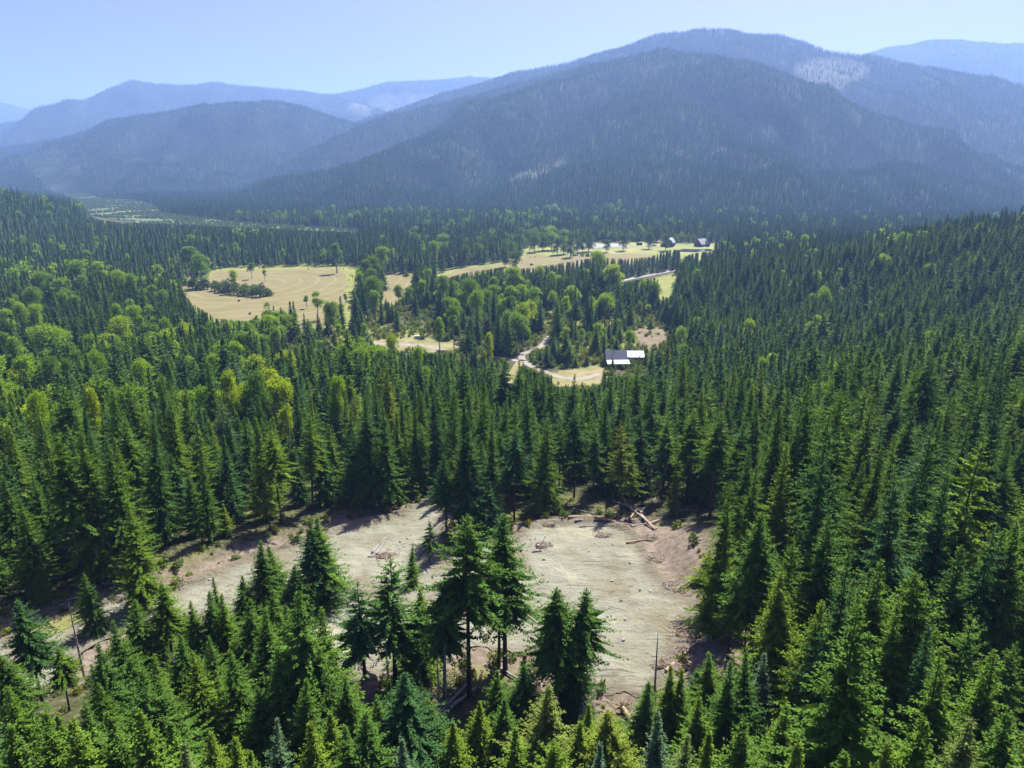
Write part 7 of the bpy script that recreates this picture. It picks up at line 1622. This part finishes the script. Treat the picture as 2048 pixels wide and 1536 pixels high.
# ---------------------------------------------------------------- buildings ----
def gable(parent, x0, x1, y0, y1, z0, eave, ridge, wall, roofm, over=.5, axis='x', name='roof', thick=.16, seams=0):
    """walls with gable ends and two roof slabs; ridge along axis"""
    if axis == 'x':
        m = (y0 + y1) / 2
        MB().prism([(y0, z0), (y1, z0), (y1, eave), (m, ridge), (y0, eave)], 'x', x0, x1).build('wall', wall, parent)
        for s, ye in ((-1, y0), (1, y1)):
            sl = (ridge - eave) / abs(m - ye); ye2 = ye + s * over; ze = eave - sl * over
            r = MB().prism([(ye2, ze + .05), (m, ridge + .05), (m, ridge + .05 + thick), (ye2, ze + .05 + thick)], 'x', x0 - over, x1 + over).build(name, roofm, parent)
            for k in range(seams):
                t = x0 - over + (x1 - x0 + 2 * over) * (k + .5) / seams
                MB().prism([(ye2, ze + .05 + thick), (m, ridge + .05 + thick), (m, ridge + .11 + thick), (ye2, ze + .11 + thick)], 'x', t - .03, t + .03).build('seam', roofm, r)
    else:
        m = (x0 + x1) / 2
        MB().prism([(x0, z0), (x1, z0), (x1, eave), (m, ridge), (x0, eave)], 'y', y0, y1).build('wall', wall, parent)
        for s, xe in ((-1, x0), (1, x1)):
            sl = (ridge - eave) / abs(m - xe); xe2 = xe + s * over; ze = eave - sl * over
            MB().prism([(xe2, ze + .05), (m, ridge + .05), (m, ridge + .05 + thick), (xe2, ze + .05 + thick)], 'y', y0 - over, y1 + over).build(name, roofm, parent)
def window(parent, x, y, z, w, h, face='-y'):
    d = .08
    if face == '-y':
        f = MB().box((x - w / 2 - .08, y - d, z - .08), (x + w / 2 + .08, y + .05, z + h + .08)).build('window', M['trim'], parent)
        MB().box((x - w / 2, y - d - .03, z), (x + w / 2, y - d + .01, z + h)).build('pane', M['glass'], f)
    else:
        f = MB().box((x - .05, y - w / 2 - .08, z - .08), (x + d, y + w / 2 + .08, z + h + .08)).build('window', M['trim'], parent)
        MB().box((x + d - .01, y - w / 2, z), (x + d + .03, y + w / 2, z + h)).build('pane', M['glass'], f)
def door(parent, x, y, z, w=1.0, h=2.05):
    f = MB().box((x - w / 2, y - .07, z), (x + w / 2, y + .05, z + h)).build('door', M['trim'], parent)
    MB().box((x + w / 2 - .18, y - .14, z + 1.0), (x + w / 2 - .1, y - .07, z + 1.12)).build('handle', M['dark_wall'], f)
cx, cy = SITES['cabin']
cb = thing('cabin', 'dark log cabin with slate-blue metal roof and bright porch roof in the woods', 'cabin', (cx, cy + 13, 0), math.radians(3))
gable(cb, -6.2, 6.2, -3.6, 5.4, 0, 4.6, 9.2, M['log_wall'], M['slate_roof'], .6, seams=16)
MB().prism([(-8.6, 3.05), (-4.1, 4.35), (-4.1, 4.5), (-8.6, 3.2)], 'x', -6.6, 7.2).build('porch_roof', M['bright_roof'], cb)
for px in (-6.2, -2.1, 2.2, 6.6): MB().box((px - .1, -8.3, 0), (px + .1, -8.1, 3.1)).build('porch_post', M['trim'], cb)
MB().box((-6.4, -8.5, .25), (7.0, -3.65, .42)).build('porch_deck', M['trim'], cb)
window(cb, -3.6, -3.6, 1.2, 1.4, 1.3); window(cb, 3.4, -3.6, 1.2, 1.6, 1.3); door(cb, 0, -3.6, .45); window(cb, 6.2, .8, 1.4, 1.4, 1.2, '+x'); window(cb, 6.2, .9, 4.9, 1.0, 1.2, '+x')
MB().tube([(-1.6, -.2, 7.2), (-1.6, -.2, 9.9)], [.16, .16], 8).build('stove_pipe', M['dark_wall'], cb)
an = thing('workshop', 'low building with a dazzling white metal roof behind the log cabin', 'building', (cx + 13.0, cy + 23, 0), math.radians(-2))
gable(an, -5.2, 5.2, -6.5, 6.5, 0, 4.2, 6.4, M['log_wall'], M['bright_roof'], .5, seams=14)
window(an, -2.4, -6.5, 1.2, 1.2, 1.1); window(an, 2.4, -6.5, 1.2, 1.2, 1.1); door(an, 0, -6.5, .1)
# far farm
fx, fy = SITES['barn']
bn = thing('barn', 'dark gambrel barn with a pale metal roof and lean-to at the far farm', 'barn', (fx + 4, fy + 8, 0), math.radians(-24))
prof = [(-6.5, 0), (6.5, 0), (6.5, 6.2), (3.9, 10.2), (0, 12.2), (-3.9, 10.2), (-6.5, 6.2)]
MB().prism(prof, 'y', -9, 9).build('wall', M['dark_wall'], bn)
for a, b in (((-7.0, 5.8), (-3.9, 10.35)), ((-4.05, 10.3), (0, 12.45)), ((0, 12.45), (4.05, 10.3)), ((3.9, 10.35), (7.0, 5.8))):
    MB().prism([a, b, (b[0], b[1] + .2), (a[0], a[1] + .2)], 'y', -9.6, 9.6).build('roof', M['bright_roof'], bn)
MB().prism([(-12.5, 0), (-6.55, 0), (-6.55, 4.6), (-12.5, 3.0)], 'y', -8.5, 8.5).build('lean_to', M['red_wall'], bn)
MB().prism([(-13.1, 2.95), (-6.6, 4.75), (-6.6, 4.95), (-13.1, 3.15)], 'y', -9, 9).build('lean_to_roof', M['bright_roof'], bn)
MB().box((-2.0, -9.12, 0), (2.0, -8.95, 4.2)).build('door', M['red_wall'], bn); MB().box((-.7, -9.12, 7.4), (.7, -8.95, 8.9)).build('loft_door', M['trim'], bn)
hx, hy = SITES['house']
hs = thing('farmhouse', 'dark wooden farmhouse with steep grey shingle roof behind the pond', 'house', (hx, hy + 10, 0), math.radians(38))
gable(hs, -8, 8, -7, 7, 0, 4.4, 11.5, M['dark_wall'], M['grey_roof'], .9)
gable(hs, 1, 7, -11, -4, 0, 3.6, 8.2, M['dark_wall'], M['grey_roof'], .6, axis='y')
MB().box((-2.5, 1.0, 9), (-1.3, 2.2, 13)).build('chimney', M['red_wall'], hs)
window(hs, -5, -7, 1.1, 1.6, 1.6); window(hs, -2, -7, 1.1, 1.6, 1.6); window(hs, 8, 0, 1.1, 1.6, 1.6, '+x'); door(hs, 4, -11, .1)
sx_, sy_ = SITES['shed']
sh = thing('shed', 'small brown open shed standing alone on the far pasture', 'shed', (sx_, sy_ + 2, 0), math.radians(6))
MB().prism([(-2.4, 0), (2.4, 0), (2.4, 3.2), (-2.4, 3.9)], 'x', -4, 4).build('wall', M['red_wall'], sh)
MB().prism([(-2.9, 3.98), (2.9, 3.12), (2.9, 3.28), (-2.9, 4.14)], 'x', -4.4, 4.4).build('roof', M['bright_roof'], sh)
MB().box((-3.2, -2.5, .1), (3.2, -2.35, 2.9)).build('shade_panel', M['tyre'], sh)  # black slab on the closed wall, painted shade of an open front
tx_, ty_ = SITES['trailer']
def wheels(parent, pts, r=.36, w=.24):
    for (x, y) in pts:
        k = MB().tube([(x, y - w / 2, r), (x, y + w / 2, r)], [r, r], 14).build('wheel', M['tyre'], parent)
        MB().tube([(x, y - w / 2 - .02, r), (x, y + w / 2 + .02, r)], [r * .55, r * .55], 10).build('rim', M['bright_roof'], k)
def camper(name, label, loc, rz, L=7.0):
    o = thing(name, label, 'trailer', loc, rz)
    MB().prism([(-L / 2, .5), (L / 2 - .6, .5), (L / 2, 1.2), (L / 2 - .1, 2.6), (L / 2 - .7, 2.95), (-L / 2 + .3, 2.95), (-L / 2, 2.6)], 'y', -1.2, 1.2).build('body', M['white_paint'], o)
    wheels(o, [(-.5, -1.15), (.5, -1.15), (-.5, 1.15), (.5, 1.15)])
    for x in (-2.2, 0.4, 2.1): window(o, x, -1.2, 1.5, 1.0, .7)
    door(o, -1.0, -1.2, .6, .7, 1.9)
    MB().tube([(L / 2 - .4, 0, .55), (L / 2 + 1.2, 0, .5)], [.07, .05], 6).build('drawbar', M['dark_wall'], o)
camper('camper_trailer', 'white camper trailer parked beside the gambrel barn', (tx_, ty_, .1), math.radians(8), 8.0)
camper('camper_trailer', 'white camper half hidden by trees left of the hay field', (*SITES['camper'], .05), math.radians(30), 7.0)
vx, vy = SITES['van']
vn = thing('van', 'white van parked on the dirt track in the middle wood', 'van', (vx, vy, .15), math.radians(12))
MB().prism([(-2.5, .4), (2.4, .4), (2.5, 1.0), (1.7, 1.25), (1.1, 2.0), (-2.4, 2.05), (-2.5, 1.8)], 'y', -.95, .95).build('body', M['white_paint'], vn)
wheels(vn, [(-1.6, -.85), (1.6, -.85), (-1.6, .85), (1.6, .85)])
for x in (-1.6, -.2): window(vn, x, -.95, 1.25, .9, .5)
MB().prism([(1.20, 1.88), (1.62, 1.38), (1.66, 1.38), (1.24, 1.88)], 'y', -.8, .8).build('windscreen', M['glass'], vn)
# hay bales
for (x, y), lb in zip(BALES, ['dark round bale on the hay field, left of the far pair', 'dark round bale on the hay field, right of the far pair', 'dark round bale nearest the trees on the hay field']):
    o = thing('hay_bale', lb, 'hay bale', (x, y, .1), rnd.uniform(0, 3), 'hay bales on the field')
    MB().tube([(-.85, 0, .85), (-.8, 0, .85), (.8, 0, .85), (.85, 0, .85)], [.78, .88, .88, .78], 18).build('wrap', M['bale'], o, smooth=False)
    for s in (-1, 1): MB().tube([(s * .86, 0, .85), (s * .90, 0, .85)], [.72, .66], 16).build('end', M['bale_end'], o)
# grazing cattle: one continuous skin each
def cow(loc, rz, label):
    o = thing('cow', label, 'cow', loc, rz, 'cattle on the far hay field')
    J = [((-.75, 0, 1.12), .30), ((-.2, 0, 1.05), .36), ((.45, 0, 1.05), .36), ((.80, 0, 1.12), .27), ((1.12, 0, .98), .17), ((1.42, 0, .62), .13), ((1.62, 0, .34), .085),
         ((-.80, .22, .80), .15), ((-.92, .22, .48), .075), ((-.82, .22, .08), .055), ((-.80, -.22, .80), .15), ((-.92, -.22, .48), .075), ((-.82, -.22, .08), .055),
         ((.62, .22, .72), .12), ((.64, .22, .40), .065), ((.64, .22, .06), .055), ((.62, -.22, .72), .12), ((.64, -.22, .40), .065), ((.64, -.22, .06), .055),
         ((-1.05, 0, 1.15), .04), ((-1.12, 0, .65), .03), ((1.38, .17, .80), .03), ((1.38, -.17, .80), .03)]
    E_ = [(0, 1), (1, 2), (2, 3), (3, 4), (4, 5), (5, 6), (0, 7), (7, 8), (8, 9), (0, 10), (10, 11), (11, 12), (2, 13), (13, 14), (14, 15), (2, 16), (16, 17), (17, 18), (0, 19), (19, 20), (5, 21), (5, 22)]
    me = bpy.data.meshes.new('body'); me.from_pydata([j[0] for j in J], E_, []); me.materials.append(M['hide'])
    b = link('body', me, o)
    b.modifiers.new('skin', 'SKIN'); b.modifiers.new('smooth', 'SUBSURF').levels = 1
    for v, (_, r) in zip(me.skin_vertices[0].data if me.skin_vertices else [], J): v.radius = (r, r)
    return o
try:
    cow((*SITES['cow_a'], .1), .4, 'black cow grazing, left of the pair on the far field'); cow((*SITES['cow_b'], .1), 2.6, 'black cow grazing, right of the pair on the far field')
except Exception as e: print('cow', e)
# tractor
t_ = thing('tractor', 'small dark tractor standing on the far hay field', 'tractor', (*SITES['tractor'], .1), math.radians(20))
MB().box((.1, -.45, .8), (2.1, .45, 1.6)).build('bonnet', M['tractor_paint'], t_); MB().box((-1.2, -.7, .9), (.1, .7, 1.3)).build('chassis', M['tractor_paint'], t_)
c = MB().prism([(-1.2, 1.3), (.1, 1.3), (-.05, 2.6), (-1.1, 2.6)], 'y', -.65, .65).build('cab', M['glass'], t_); MB().box((-1.3, -.75, 2.6), (.1, .75, 2.75)).build('cab_roof', M['tractor_paint'], t_)
for x, r, y in ((-.7, .85, .95), (-.7, .85, -.95), (1.6, .5, .75), (1.6, .5, -.75)):
    k = MB().tube([(x, y - .2, r), (x, y + .2, r)], [r, r], 16).build('wheel', M['tyre'], t_); MB().tube([(x, y - .22, r), (x, y + .22, r)], [r * .5, r * .5], 10).build('rim', M['trim'], k)
MB().tube([(1.4, .2, 1.6), (1.4, .2, 2.5)], [.05, .05], 6).build('exhaust', M['dark_wall'], t_)
# arena fence
P = np.array(POLYGONS['ARENA']); fence = thing('arena_fence', 'thin pale rail fence around the riding arena', 'fence', (*P.mean(0), 0.16))
for a, b in zip(P, np.roll(P, -1, 0)):
    n = max(2, int(np.hypot(*(b - a)) / 9)); q0 = a - P.mean(0); q1 = b - P.mean(0)
    for k in range(n):
        q = q0 + (q1 - q0) * k / n; MB().box((q[0] - .08, q[1] - .08, 0), (q[0] + .08, q[1] + .08, 1.4)).build('post', M['pale_wall'], fence)
    for z in (.7, 1.25): MB().tube([(*q0, z), (*q1, z)], [.05, .05], 4).build('rail', M['pale_wall'], fence)

# ---------------------------------------------------------------- air ----
HZ = NT('haze_air')
hv = HZ.n('ShaderNodeVolumePrincipled', {'Color': (.34, .55, 1.0, 1), 'Density': HAZE, 'Anisotropy': .25})
HZ.t.links.new(hv.outputs[0], HZ.out.inputs['Volume'])
hz = MB().box((-13000, -3000, -70), (13000, 15000, 1500)).build('haze', HZ.m)
tag(hz, 'pale blue haze filling the valley air', 'haze', kind='stuff')
